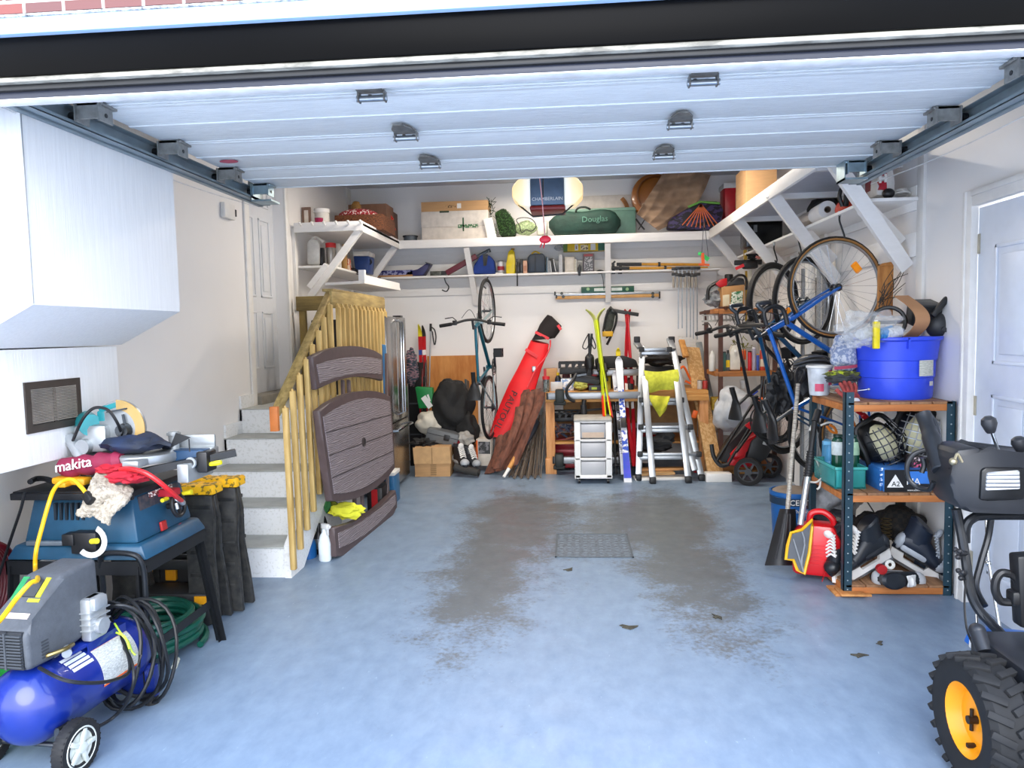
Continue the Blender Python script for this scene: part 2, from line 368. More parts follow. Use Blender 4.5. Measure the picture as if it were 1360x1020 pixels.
for i,y in enumerate(HY+(4.1,)):
    for s,x in ((-1,DX0+.045),(1,DX1-.045)):
        b=t.mb(); b.box(x-.055,x+.055,y-.06,y+.03,DZ-.014,DZ-.004,.001)
        for q in (-.045,.045): b.box(x+q-.003,x+q+.003,y-.07,y+.01,DZ-.07,DZ-.005)
        b.box(x-.045,x+.045,y-.06,y-.05,DZ-.06,DZ-.005)
        for q in (-.02,.02): b.cyl((x+q,y-.01,DZ-.022),(x+q,y-.01,DZ-.01),.008,n=6)
        if i==3: b.box(x-.06,x+.06,y-.06,y+.06,DZ-.10,DZ-.09); b.box(x-.06,x-.055,y-.06,y+.06,DZ-.1,DZ)
        h=t.part(b,'roller_bracket',M('#9a9a96',.4,.5,.2,30) if i<3 else M('#a9c0ca',.35,.8,.15,20))
        b=t.mb().cyl((x-s*.05,y-.03,DZ-.045),(x+s*.07,y-.03,DZ-.045),.008); b.cyl((x+s*.065,y-.03,DZ-.045),(x+s*.085,y-.03,DZ-.045),.019); t.part(b,'roller',BLK,h)
TRK=M('#93a3ab',.4,.35,.2,6)
for s,x,nm in ((-1,DX0-.03,'left'),(1,DX1+.03,'right')):
    b=MB(); y0,y1=2.2,4.30; z=DZ-.045
    xo=x+s*.022
    b.box(min(xo,xo+s*.003),max(xo,xo+s*.003),y0,y1,z-.035,z+.035); b.box(min(x-s*.012,xo),max(x-s*.012,xo),y0,y1,z+.032,z+.035); b.box(min(x-s*.02,xo),max(x-s*.02,xo),y0,y1,z-.035,z-.032); b.box(min(x-s*.02,x-s*.017),max(x-s*.02,x-s*.017),y0,y1,z-.035,z-.02)
    b.box(min(xo,xo+s*.03),max(xo,xo+s*.03),y0,y1,z-.04,z-.036); b.box(min(xo+s*.003,xo+s*.006),max(xo+s*.003,xo+s*.006),y0,y1,z-.04,z+.03)
    solo(b,'door_track',TRK,'%s galvanised overhead door track running into garage'%nm,'track')
    b=MB(); b.bar((xo+s*.03,4.2,z),(xo+s*.03,4.2,ZC),.03,.003,(0,1,0)); b.box(xo+s*.03-.03,xo+s*.03+.03,4.15,4.25,ZC-.04,ZC); solo(b,'track_hanger',TRK,'steel strap holding up the %s door track'%nm,'bracket')
# small red sticker on the door
b=MB(); c=P(304,215,Z=DZ-.006); b.prism([(math.cos(a*PI/8)*.045,math.sin(a*PI/8)*.03) for a in range(16)],.002,Matrix.Translation(c)); 
bpy.context.view_layer.update()
s_=_link(b,'sticker',M('#c9506a',.5),None); s_.parent=t.o; s_.matrix_parent_inverse=t.T.inverted(); 
# safety cables under the tracks
for s,x in ((-1,DX0-.1),(1,DX1+.13)):
    b=MB().tube([(x,2.3+ i*.2,DZ-.08-.03*math.sin(PI*i/10)) for i in range(11)],.0025,5); solo(b,'safety_cable',M('#e6e6e6',.5),'thin white cable slung beneath the %s door track'%('left' if s<0 else 'right'),'cable')
# ---------------------------------------------------------------- stairs
b=MB(); RS,TD,Y0=.185,.265,4.25; XS=-1.76
for i in range(5):
    y=Y0+TD*i; y1=y+TD if i<4 else 6.45
    b.box(XL,XS,y,6.45 if i==4 else Y0+TD*4+.1,RS*i,RS*(i+1)-.0,.0)
struct(b,'stairs',STAIRW)
b=MB()
for i in range(5):
    y=Y0+TD*i; y1=y+TD if i<4 else 6.45; b.box(XL,XS+.005,y-.012,y1,RS*(i+1)-.002,RS*(i+1)+.006,.003)
struct(b,'trim_12',M('#bcbfba',.6,0,.08,9,h2='#a5a7a3'))
b=MB(); T=basis((XS+.005,0,0),(0,1,0),(1,0,0))@Matrix.Scale(1,4)
# stringer polygon in (y,z); basis z=+X, y axis = z cross x
b=MB(); pts=[(4.24,0),(4.45,0),(5.45,.72),(6.45,.72),(6.45,.94),(5.29,.94),(4.24,.2)]
va=[b.v((XS,y,z)) for y,z in pts]; vb=[b.v((XS+.04,y,z)) for y,z in pts]; b.f(va); b.f(vb[::-1])
for i in range(7): b.f([va[i],va[(i+1)%7],vb[(i+1)%7],vb[i]])
struct(b,'trim_13',STAIRW)
b=MB(); q=P(317,545,X=XL); b.box(XL,XL+.02,4.35,5.3,.0,.24); 
for i in range(5): b.box(XL,XL+.015,Y0+TD*i+.0,Y0+TD*(i+1),RS*i,RS*(i+1)+.1)
struct(b,'baseboard_left',STAIRW)
# baseboards / corner posts / wall boards at the back and right
b=MB(); b.box(XR-.02,XR,4.44,4.52,0,ZC,.003); struct(b,'trim_14',WPAINT)
b=MB()
for z in (2.27,2.0): b.box(XR-.022,XR,4.52,YB,z-.14,z,.002)
struct(b,'trim_15',BOARDW)
b=MB()
for z,h in ((2.36,.11),(2.24,.12),(2.03,.14)): b.box(XL,XR,YB-.02,YB,z-h,z,.002)
struct(b,'trim_16',BOARDW)
b=MB(); b.box(XR-.05,XR,6.0,6.12,0,2.6,.003); b.box(XR-.05,XR,6.9,7.0,0,2.1,.003); struct(b,'trim_17',WPAINT)
b=MB(); b.box(XL,XL+.02,8.18,8.3,0,ZC); b.box(XL,XL+.03,6.5,6.56,1.7,2.45,.003); struct(b,'trim_18',WPAINT)
# ================================================================ shelving
def shelf(name,label,parts,group=None):
    """parts: list of (part name, [boxes], [bars], material)"""
    t=Thing(name,label,'shelf',parts[0][4],group,w=True)
    for nm,bx,bars,mt,_ in parts:
        b=t.mb()
        for q in bx: b.box(*q,bev=.003)
        for q in bars: b.bar(*q)
        t.part(b,nm,mt)
    return t
YF=7.9
t=Thing('wall_shelf','deep white upper shelf along the back wall, loaded with boxes and bags','shelf',(-.2,8.1,2.38),w=True)
b=t.mb().box(-1.92,1.45,YF+.02,YB,2.455,2.475); t.part(b,'board',BOARDW)
b=t.mb().box(-1.92,1.47,YF,YF+.02,2.385,2.475,.003); t.part(b,'front_rail',BOARDW)
for x0,x1,zt in ((P(619,330,Y=YF).x,P(633,417,Y=8.25).x,2.385),(P(807,318,Y=YF).x,P(808,406,Y=8.25).x,2.385)):
    b=t.mb().bar((x0,YF+.03,zt),(x1,8.27,1.78),.045,.06,(1,0,0)); t.part(b,'brace',BOARDW)
ZL=2.10
t=Thing('wall_shelf','narrow white lower shelf on the back wall, lined with small tools','shelf',(-.2,8.2,2.05),w=True)
b=t.mb().box(-2.1,1.6,8.06,YB,ZL-.02,ZL,.002); t.part(b,'board',BOARDW)
b=t.mb().box(-2.1,1.6,8.26,8.29,ZL-.12,ZL-.02,.002); t.part(b,'ledger',BOARDW)
# left wall shelf
t=Thing('wall_shelf','white corner shelf on left wall above the stair landing, with a row of pegs','shelf',(-2.2,7.2,2.38),w=True)
b=t.mb().box(XL,-1.84,6.5,8.28,2.44,2.46); t.part(b,'board',BOARDW)
b=t.mb().box(XL+.03,-1.84,6.48,6.5,2.395,2.48,.003); b.box(-1.86,-1.84,6.5,YF,2.385,2.48,.003); t.part(b,'front_rail',BOARDW)
for i in range(6): x=XL+.1+i*.11; b=t.mb().cyl((x,6.48,2.455),(x,6.45,2.47),.008); b.ell((x,6.448,2.472),.013); t.part(b,'peg',WHITE)
b=t.mb().bar((-1.88,6.52,2.4),(P(412,392,Y=6.56).x-.03,6.56,1.78),.06,.045,(0,1,0)); t.part(b,'brace',BOARDW)
b=t.mb().bar((-1.88,7.85,2.4),(-2.2,7.87,2.0),.06,.045,(0,1,0)); t.part(b,'brace',BOARDW)
t=Thing('wall_shelf','small white lower shelf on left wall holding jug and bottles','shelf',(-2.3,6.9,2.07),w=True)
b=t.mb(); 
ZM=P(405,353,Y=6.56).z
b.box(XL,-2.16,6.56,8.2,ZM-.02,ZM,.002); t.part(b,'board',BOARDW)
b=t.mb().bar((-2.19,6.55,ZM),(-2.36,6.55,ZM-.2),.05,.09,(0,1,0)); t.part(b,'bracket',BOARDW)
# loose white board lying over the railing
t=Thing('white_board','white painted shelf board lying level above the wooden railing','board',(-1.9,6.5,1.9),w=True)
pa=[P(432,378,Z=1.9),P(484,375,Z=1.9),P(532,385,Z=1.9)]; pa.append(pa[0]+(pa[2]-pa[1]))
b=t.mb(); b.prism([(p.x,p.y) for p in pa],.022,Matrix.Translation((0,0,1.893))); t.part(b,'panel',BOARDW)
b=t.mb().bar(pa[1]+V((-.02,.01,.035)),pa[2]+V((-.02,-.01,.035)),.03,.06); t.part(b,'edge_rail',BOARDW)
b=t.mb().bar(pa[1]+V((-.05,.03,.055)),pa[1]+V((.0,.03,.055)),.05,.10); t.part(b,'block',BOARDW)
# right overhead platform
t=Thing('wall_shelf','broad white overhead shelf along the right wall with long diagonal braces','shelf',(1.7,6.5,2.4),w=True)
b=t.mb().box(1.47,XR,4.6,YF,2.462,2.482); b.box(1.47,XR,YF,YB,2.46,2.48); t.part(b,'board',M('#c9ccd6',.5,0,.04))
b=t.mb().box(1.45,1.475,4.55,YF,2.39,2.485,.003); t.part(b,'front_rail',BOARDW)
for y in (4.75,5.75,6.9): b=t.mb().box(1.475,XR,y,y+.04,2.42,2.462); t.part(b,'joist',BOARDW)
for y0,yb,zb in ((4.38,4.62,1.80),(5.58,5.78,1.80),(6.75,6.9,1.80),(7.85,8.0,1.82)):
    b=t.mb().bar((1.47,y0,2.44),(XR-.03,yb,zb),.085,.04,(0,1,0)); t.part(b,'brace',BOARDW)
ZR=2.2
t=Thing('wall_shelf','narrow white lower shelf under the right overhead shelf, holding a chainsaw and paper towels','shelf',(1.87,6,2.1),w=True)
b=t.mb().box(1.74,XR,4.5,8.0,ZR-.02,ZR,.002); t.part(b,'board',BOARDW)
for y0 in (4.66,5.8,6.95): b=t.mb().bar((1.78,y0,ZR-.03),(1.99,y0+.02,ZR-.25),.085,.06,(0,1,0)); t.part(b,'brace_block',BOARDW)
# ---------------------------------------------------------------- garage door opener
t=Thing('door_opener','ceiling-hung garage door opener with glowing yellow lamp covers','opener',(-.16,5.15,2.3),w=True)
oc=P(727,257,Y=5.05); cx,cz=oc.x,oc.z
b=t.mb().box(cx-.115,cx+.115,5.0,5.3,cz-.085,cz+.11,.012); t.part(b,'housing',M('#5d7188',.4,.2))
b=t.mb().box(cx-.12,cx+.12,5.0,5.28,cz-.115,cz-.085,.01); t.part(b,'base',M('#8e2522',.4))
b=t.mb().text('CHAMBERLAIN',.031,basis((cx,4.998,cz-.045),(1,0,0),(0,-1,0))); t.part(b,'lettering',WHITE)
for s in (-1,1):
    b=t.mb(); b.prism([(0,-.085),(.07,-.075),(.125,-.02),(.125,.05),(.085,.1),(0,.11)] if s>0 else [(0,.11),(-.085,.1),(-.125,.05),(-.125,-.02),(-.07,-.075),(0,-.085)],.2,basis((cx+s*.115,5.24,cz),(1,0,0),(0,-1,0)),bev=.012)
    ln=NT('lamp_lens'); ln.b.inputs['Base Color'].default_value=(.9,.8,.6,1); tcx=ln.n('ShaderNodeTexCoord'); g=ln.n('ShaderNodeSeparateXYZ'); ln.l(tcx.outputs['Generated'],g.inputs[0])
    rc=ln.ramp(g.outputs[0],[(0,(1,.55,.06)),(.55,(1,.78,.4)),(.95,(.85,.93,1))] if s<0 else [(.05,(.85,.93,1)),(.45,(1,.78,.4)),(1,(1,.55,.06))]); ln.l(rc,ln.b.inputs['Emission Color']); ln.b.inputs['Emission Strength'].default_value=.62
    t.part(b,'lamp_cover',ln.m)
b=t.mb(); b.tube([(cx-.2,5.1,cz-.06),(cx-.1,5.06,cz-.15),(cx+.1,5.06,cz-.14),(cx+.2,5.1,cz-.05)],.006,6); t.part(b,'cable',BLK)
for s in (-.09,.09): b=t.mb().bar((cx+s,5.2,cz+.1),(cx+s,5.2,ZC),.025,.003,(0,1,0)); t.part(b,'hanger_strap',TRK)
t=Thing('opener_rail','black steel opener rail running above the raised door to the header','rail',(cx,4.4,2.45),w=True)
b=t.mb().box(cx-.012,cx+.022,2.2,5.05,cz+.10,cz+.135); t.part(b,'rail',BLK)
b=t.mb(); b.box(cx-.03,cx+.035,4.26,4.34,cz+.03,cz+.11,.004); b.box(cx-.05,cx-.03,4.28,4.32,cz+.05,cz+.1); b.cyl((cx+.045,4.3,cz+.04),(cx+.045,4.3,cz+.1),.01); t.part(b,'trolley',M('#6a6c6e',.35,.9))
b=t.mb().bar((cx+.0,4.3,cz+.04),(cx+.0,4.2,cz-.17),.02,.006,(1,0,0)); t.part(b,'door_arm',BLK)
p0=V((cx-.03,4.3,cz+.05)); p1=P(724,318,Y=4.3)
t=Thing('pull_cord','pink release cord with a red plastic handle hanging from the opener','cord',(p1.x,4.3,p1.z-.03),w=True)
b=t.mb().tube([p0,p0.lerp(p1,.5)+V((.004,0,0)),p1],.0035,6); t.part(b,'cord',M('#d9a0a0',.7))
b=t.mb(); b.ell(p1,(.035,.012,.022)); b.cyl(p1,p1+V((-.01,0,-.05)),.004); b.cyl(p1+V((-.01,0,0)),p1+V((-.03,0,-.045)),.003); t.part(b,'handle',M('#e0203a',.4))
# ================================================================ left foreground
TEAL=M('#1f8f96',.35); CB=M('#112b88',.3,0,.12,9,coat=.4); SHR=M('#55595f',.6,0,.1,40,bump=.002)
# ---- air compressor
t=Thing('air_compressor','blue tank air compressor with grey motor shroud on white-hubbed wheels','air compressor',TR(-1.88,2.27,0,R_(-5)))
b=t.mb(); r=.137; zc=.225
prof=[(.001,-.085),(.045,-.08),(.085,-.062),(.115,-.035),(.132,-.008),(r,.015),(r+.0015,.05),(r+.0015,.058),(r,.062),(r,.44),(r+.0015,.445),(r+.0015,.452),(r,.46),(.132,.485),(.11,.515),(.07,.54),(.001,.555)]
b.lathe(prof,basis((0,0,zc),(1,0,0),(0,1,0)),40); tank=t.part(b,'tank',CB)
def curved_label(t,b,a0,a1,y0,y1,rr_,zc,n=10):
    b.grid(lambda u,v:(rr_*math.sin(a0+(a1-a0)*v),y0+(y1-y0)*u,zc+rr_*math.cos(a0+(a1-a0)*v)),2,n,.0015)
b=t.mb(); curved_label(t,b,R_(38),R_(96),.21,.40,r+.0025,zc); t.part(b,'warning_label',M('#d9dbd6',.5,0,.25,90,(1,1,4),h2='#9a9c99'),tank)
for a in (37,96): b=t.mb(); curved_label(t,b,R_(a),R_(a+3),.21,.40,r+.003,zc,3); t.part(b,'label_stripe',ORG,tank)
b=t.mb(); 
for k,(a0,a1) in enumerate(((28,33),(35,40),(42,47),(49,54))): curved_label(t,b,R_(a0),R_(a1),.09+.004*k,.185+.004*k,r+.0025,zc,3)
curved_label(t,b,R_(14),R_(17),.10,.15,r+.0025,zc,3); t.part(b,'lettering',M('#d8dee8',.5),tank)
b=t.mb(); b.box(-.085,.085,.12,.40,zc+.128,zc+.142,.003); b.box(.085,.09,.2,.4,zc+.07,zc+.142); b.box(-.09,-.085,.2,.4,zc+.07,zc+.142)
t.part(b,'motor_mount',CB); b=t.mb(); b.box(-.15,.15,.47,.5,.03,.16,.006); t.part(b,'foot_bracket',CB)
for s in (-1,1): b=t.mb().cyl((s*.12,.485,0),(s*.12,.485,.04),.03,.024); t.part(b,'rubber_foot',RUB)
# shroud: tapered, louvred front
b=t.mb(); X0,X1=-.085,.065
pf=[(-.035,.37),(-.04,.50),(.0,.525),(.13,.645),(.30,.655),(.31,.40),(.1,.365)]
bw=lambda z:.0
va=[b.v((X0,y,z)) for y,z in pf]; vb=[b.v((X1,y,z)) for y,z in pf]; fs=[b.f(va),b.f(vb[::-1])]+[b.f([va[i],va[(i+1)%7],vb[(i+1)%7],vb[i]]) for i in range(7)]
bmesh.ops.bevel(b.b,geom=list({e for f_ in fs if f_ for e in f_.edges}),offset=.018,segments=3,affect='EDGES',profile=.5); sh=t.part(b,'motor_shroud',SHR)
b=t.mb(); 
for i in range(11):
    z=.387+i*.0105
    for xa,xb in ((X0+.015,-.013),(-.005,X1-.015)): b.box(xa,xb,-.05,-.035,z,z+.005)
b.box(-.0125,-.0055,-.052,-.035,.38,.505); t.part(b,'grille',M('#45494e',.5),sh)
b=t.mb(); b.box(X0+.02,X1-.015,-.041,-.03,.378,.505); t.part(b,'grille_recess',M('#2b2e33',.7),sh)
sl=basis((X0,-.0,.53),(1,0,0),(0,-.12,.13)) # slope plane of the shroud
def slope(x0,x1,s0,s1,h=.003):
    b=t.mb(); a=V((0,.13,.12)).normalized(); n=V((0,-.12,.13)).normalized(); o=V((0,.0,.525)); q=[o+V((x,0,0))+a*s for x,s in ((x0,s0),(x1,s0),(x1,s1),(x0,s1))]
    p=[b.v(c+n*-.002) for c in q]+[b.v(c+n*h) for c in q]; b.f(p[:4][::-1]); b.f(p[4:]); [b.f([p[i],p[(i+1)%4],p[4+(i+1)%4],p[4+i]]) for i in range(4)]; return b
t.part(slope(-.055,.01,.09,.155,.006),'gauge_recess',M('#3b3e42',.7),sh)
t.part(slope(-.08,-.055,.075,.165),'green_label',M('#2d8f57',.5),sh); t.part(slope(.012,.03,.09,.165),'yellow_label',M('#d7d436',.5),sh); t.part(slope(-.01,.035,.072,.084),'yellow_label',M('#d7d436',.5),sh)
t.part(slope(-.07,.03,.01,.03),'label',M('#d8c9c0',.5),sh)
b=t.mb(); 
for i in range(6): b.box(X1-.002,X1+.002,.02,.05,.39+i*.011,.395+i*.011)
t.part(b,'side_louvre',DGREY,sh)
b=t.mb(); b.box(.06,.105,.20,.29,.37,.53,.012); b.box(.06,.12,.21,.28,.48,.53,.01); b.cyl((.06,.245,.42),(.125,.245,.42),.03)
for i in range(4): b.box(.06,.112,.195,.295,.41+i*.022,.414+i*.022)
b.cyl((.03,.16,.38),(.09,.1,.375),.016); t.part(b,'pump_head',M('#c2c6c8',.4,.6,.1,30))
b=t.mb(); b.tube(cr([(.08,.14,.39),(.10,.08,.40),(.06,.04,.39),(.05,.10,.375)]),.008); t.part(b,'brass_fitting',M('#9b8a5a',.35,.9))
b=t.mb(); b.tube(cr([(-.09,.50,.30),(-.09,.51,.46),(-.085,.50,.58),(-.05,.49,.61),(.06,.49,.61),(.095,.50,.58),(.10,.51,.5),(.10,.50,.30)]),.011,10); t.part(b,'handle',M('#23262a',.35,.4))
for s in (-1,1):
    xc=s*.175; b=t.mb(); ax=V((1,0,0)); b.lathe([(.055,-.022),(.087,-.022),(.092,-.014),(.092,.014),(.087,.022),(.055,.022)],basis((xc,.02,.088),(0,1,0),(1,0,0)),36); 
    for i in range(30):
        a=2*PI*i/30; b.bar((xc-.02,.02+.088*math.cos(a),.088+.088*math.sin(a)),(xc+.02,.02+.088*math.cos(a),.088+.088*math.sin(a)),.006,.008,(0,math.cos(a),math.sin(a)))
    wt=t.part(b,'wheel',RUB)
    b=t.mb(); b.lathe([(.0,-.016),(.07,-.016),(.074,-.019),(.074,.019),(.066,.024),(.05,.012),(.02,.012),(.018,.028),(0,.03)],basis((xc,.02,.088),(0,1,0),(1,0,0) if s>0 else (-1,0,0)),30)
    for i in range(5):
        a=2*PI*i/5; c_,s_=math.cos(a),math.sin(a); b.bar((xc+s*.02,.02+.015*c_,.088+.015*s_),(xc+s*.02,.02+.06*c_,.088+.06*s_),.016,.012,(1,0,0),.002)
    t.part(b,'hub',M('#cfd4cc',.5),wt)
b=t.mb().cyl((-.17,.02,.088),(.17,.02,.088),.009); b.box(-.13,-.11,.0,.05,.08,.16); b.box(.11,.13,.0,.05,.08,.16); t.part(b,'axle',DSTEEL)
# black air hose looped over the compressor handle
t=Thing('air_hose','black rubber air hose looped over the compressor handle','hose',(-1.76,2.85,.06),w=True)
b=t.mb(); c0=P(166,860,Y=2.66)
for k in range(7):
    rx,rz=.10+.008*k,.19+.012*(k%4); oy=-.06+.022*k; tl=.10*math.sin(k*2.1)
    b.tube([c0+V((rx*math.cos(a*PI/14)+tl*.2+k*.004,oy+.03*math.sin(a*PI/7+k),-.02*k*.4+rz*math.sin(a*PI/14)-.0)) for a in range(28)],.0075,7,True)
t.part(b,'coil',M('#15171a',.4))
b=t.mb(); b.tube(cr([P(52,887,Y=2.25),P(85,903,Y=2.2),P(120,907,Y=2.25),P(152,903,Y=2.35),P(172,890,Y=2.5),P(165,855,Y=2.6),P(140,810,Y=2.7)]),.0065,7); b.tube(cr([P(127,967,Y=2.42),P(150,953,Y=2.5),P(170,930,Y=2.5),P(178,895,Y=2.5),P(165,860,Y=2.6),P(138,838,Y=2.66)]),.0065,7); t.part(b,'loose_end',M('#15171a',.4))
b=t.mb(); b.tube(cr([P(152,828,Y=2.62),P(162,843,Y=2.6),P(170,852,Y=2.6),P(175,865,Y=2.6),P(180,870,Y=2.6)]),.004,5); b.tube(cr([P(154,840,Y=2.6),P(166,846,Y=2.6),P(172,862,Y=2.58)]),.004,5); t.part(b,'tie',M('#c6ee3d',.5),label='lime green string tie')
# green garden hose
t=Thing('garden_hose','dark green rubber hose coiled flat on the floor behind the compressor','hose',(-2.03,3.22,0),w=True)
b=t.mb(); pts=[]
for i in range(11*28+1):
    k=i/28; a=2*PI*k; rr0=.135+.115*abs(((k*.37)%1)*2-1)**.8; z=.018+.0135*k+.006*math.sin(a*1.3+k); pts.append((-2.03+rr0*math.cos(a)*1.0+.008*math.sin(k*3),3.24+rr0*1.08*math.sin(a)+.01*math.cos(k*2),z))
b.tube(pts,.0155,8); t.part(b,'coil',M('#14604f',.35,0,.2,5)); 
b=t.mb().cyl((-2.03+.22,3.1,.012),(-2.03+.25,3.02,.014),.013); t.part(b,'coupling',M('#d8d8c8',.4))
# maroon hose hanging at the far left on the wall
t=Thing('hose_reel','dark red hose coil hanging on the left wall at the edge of view','hose',P(-20,790,X=-2.42),w=True)
c=P(-28,785,X=-2.42); b=t.mb()
for k in range(5): b.torus(c+V((.02*k-.03,0,.004*k)),(1,0.15,0),.20-.007*k,.014,40,8)
t.part(b,'coil',M('#6d1722',.4)); b=t.mb().cyl(c+V((-.08,0,.19)),c+V((.03,0,.19)),.02); t.part(b,'hook',BLK)
# green plastic bucket lid at the far left
b=MB(); c=P(15,878,Y=2.75); b.lathe([(0,0),(.13,0),(.15,.02),(.155,.05),(.14,.055),(.0,.06)],Matrix.Translation((c.x-.03,2.8,0)),28); b.lathe([(.12,.055),(.14,.2),(.145,.2),(.13,.055)],Matrix.Translation((c.x-.03,2.8,0)),28)
solo(b,'plastic_bucket',M('#1f9a35',.45),'bright green plastic bucket on the floor left of the compressor','bucket')
# ---- table saw on its stand
NAVY=M('#1c4a66',.45,0,.1,20)
t=Thing('table_saw','blue table saw with black top on an angle-iron stand by the left wall','table saw',(-2.2,3.25,0),w=True)
x0,x1,y0,y1=-2.27,-1.80,2.84,3.24
b=t.mb(); b.box(x0-.05,x1+.0,y0-.02,y1+.05,.824,.85,.004); b.box(x0-.05,x1+.01,y0-.035,y0-.02,.817,.845,.003); t.part(b,'table_top',M('#26282c',.45,.4))
b=t.mb()
def frust(b,x0,x1,y0,y1,z0,z1,dx,dy,bev=.012):
    q=[(x0-dx,y0-dy,z0),(x1+dx,y0-dy,z0),(x1+dx,y1+dy,z0),(x0-dx,y1+dy,z0),(x0,y0,z1),(x1,y0,z1),(x1,y1,z1),(x0,y1,z1)]; v=[b.v(p) for p in q]
    fs=[b.f([v[i] for i in a]) for a in ((3,2,1,0),(4,5,6,7),(0,1,5,4),(1,2,6,5),(2,3,7,6),(3,0,4,7))]
    if bev: bmesh.ops.bevel(b.b,geom=list({e for f in fs for e in f.edges}),offset=bev,segments=2,affect='EDGES',profile=.5)
    return b
frust(b,x0+.02,x1-.02,y0+.01,y1-.02,.632,.824,.035,.03); frust(b,x0-.04,x1+.04,y0-.04,y1+.02,.572,.632,.03,.02); body=t.part(b,'body',NAVY)
b=t.mb(); 
for i in range(6): b.box(x0+.12+i*.024,x0+.13+i*.024,y0-.012,y0+.02,.729,.799)
t.part(b,'vent_slots',M('#0d1c28',.8),body)
b=t.mb(); frust(b,x1-.021,x1-.012,y0+.04,y1-.05,.665,.812,.012,.0,0); pl=t.part(b,'control_panel',M('#20303f',.5,0,.3,60,h2='#5a4f50'),body)
PT=basis((x1+.0,y0+.2,.748),(0,1,0),(1,0,.16))
b=t.mb(); b.box(-.09,.09,.052,.074,0,.004,0,PT@TR(0,-.005,0)); t.part(b,'name_plate',M('#e8e4dc',.5,0,.3,120,(1,1,1),kind='hard',h2='#6b2a2a'),body)
b=t.mb(); b.torus(PT@V((.03,-.02,.05)),(1,0,.16),.05,.009,24,8); b.bar(PT@V((-.02,-.02,.05)),PT@V((.08,-.02,.05)),.014,.01,(1,0,0)); b.bar(PT@V((.03,-.07,.05)),PT@V((.03,.03,.05)),.014,.01,(1,0,0)); b.cyl(PT@V((.03,-.02,0)),PT@V((.03,-.02,.06)),.014); t.part(b,'hand_wheel',BLK)
b=t.mb(); b.cyl(PT@V((.07,.02,.055)),PT@V((.07,.02,.10)),.009,.012); b.cyl(PT@V((-.01,.02,.03)),PT@V((-.05,.02,.03)),.009); t.part(b,'crank_knob',M('#f0e02a',.45))
b=t.mb(); b.box(-.06,-.02,-.11,-.07,0,.012,.003,PT); t.part(b,'switch',M('#b02a2a',.4),body)
b=t.mb(); b.prism([(-.10,-.155),(.10,-.125),(.10,-.115),(-.05,-.135),(-.1,-.14)],.003,PT); t.part(b,'logo_strip',M('#c9384a',.5),body)
b=t.mb(); b.box(x0+.02,x0+.24,y0-.052,y0-.03,.632,.650,.002); t.part(b,'blade_guide_bar',M('#8f9aa3',.4,.7))
b=t.mb(); b.box(x0+.23,x0+.34,y0-.075,y0-.02,.604,.692,.006); b.box(x0+.2,x0+.25,y0-.085,y0-.03,.641,.688,.004); t.part(b,'clamp_block',BLK)
b=t.mb(); gc=V((x0+.33,y0-.09,.665)); b.prism([(.07*math.cos(a*PI/12),.07*math.sin(a*PI/12)) for a in range(-9,5)]+[(.048*math.cos(a*PI/12),.048*math.sin(a*PI/12)) for a in range(4,-10,-1)],.004,basis(gc,(1,0,0),(0,-1,0))); t.part(b,'angle_scale',M('#d9d9d4',.5))
b=t.mb(); b.cyl(gc+V((.01,-.01,0)),gc+V((.04,-.02,.005)),.011); t.part(b,'yellow_knob',M('#f0e02a',.45))
FR=M('#1b1d20',.5,.3)
b=t.mb(); b.box(x0-.06,x1+.06,y0-.07,y0-.065,.516,.572); b.box(x0-.06,x1+.06,y1+.03,y1+.035,.516,.572); b.box(x1+.055,x1+.06,y0-.07,y1+.03,.516,.572); b.box(x0-.06,x0-.055,y0-.07,y1+.03,.516,.572); t.part(b,'stand_frame',FR)
for (xa,ya,xb,yb) in ((x0-.04,y0-.05,x0-.03,y0-.13),(x1+.04,y0-.05,x1+.07,y0-.10),(x0-.03,y1+.02,x0-.04,y1+.1),(x1+.03,y1+.02,x1+.08,y1+.1)):
    b=t.mb(); b.bar((xa,ya,.55),(xb,yb,0.0),.05,.004,(0,1,0)); b.bar((xa,ya,.55),(xb,yb,0),.004,.05,(0,1,0)); t.part(b,'leg',FR)
b=t.mb(); b.bar((x0-.035,y0-.1,.2),(x1+.055,y0-.08,.2),.004,.04); b.bar((x1+.06,y0-.08,.2),(x1+.06,y1+.06,.2),.004,.04); t.part(b,'cross_brace',FR)
# pale wall chest behind the stand, yellow-latched cases beneath
t=Thing('tool_case','black tool case with yellow latches standing under the table saw','case',(-2.12,3.62,0),w=True)
b=t.mb().box(-2.4,-1.92,3.72,3.92,.0,.30,.015); cs=t.part(b,'shell',M('#232529',.6))
for x in (-2.30,-2.17,-2.02): b=t.mb().box(x-.03,x+.03,3.695,3.72,.17,.27,.005); b.box(x-.018,x+.018,3.69,3.7,.2,.24); t.part(b,'latch',M('#f0a51a',.45),cs)
b=t.mb().box(-2.26,-2.06,3.7,3.715,.285,.31,.004); t.part(b,'carry_handle',BLK)
t=Thing('tool_case','low black case lettered FORCE lying in front of the latched case','case',(-2.05,3.58,0),w=True)
b=t.mb().box(-2.25,-1.86,3.5,3.68,.0,.17,.012); t.part(b,'shell',M('#2b2c2e',.6)); b=t.mb().text('FORCE',.045,basis((-2.0,3.497,.10),(1,0,0),(0,-1,0))); t.part(b,'lettering',M('#6e6b64',.5)); b=t.mb().box(-1.93,-1.87,3.49,3.5,.12,.16); t.part(b,'latch',M('#f0a51a',.45))
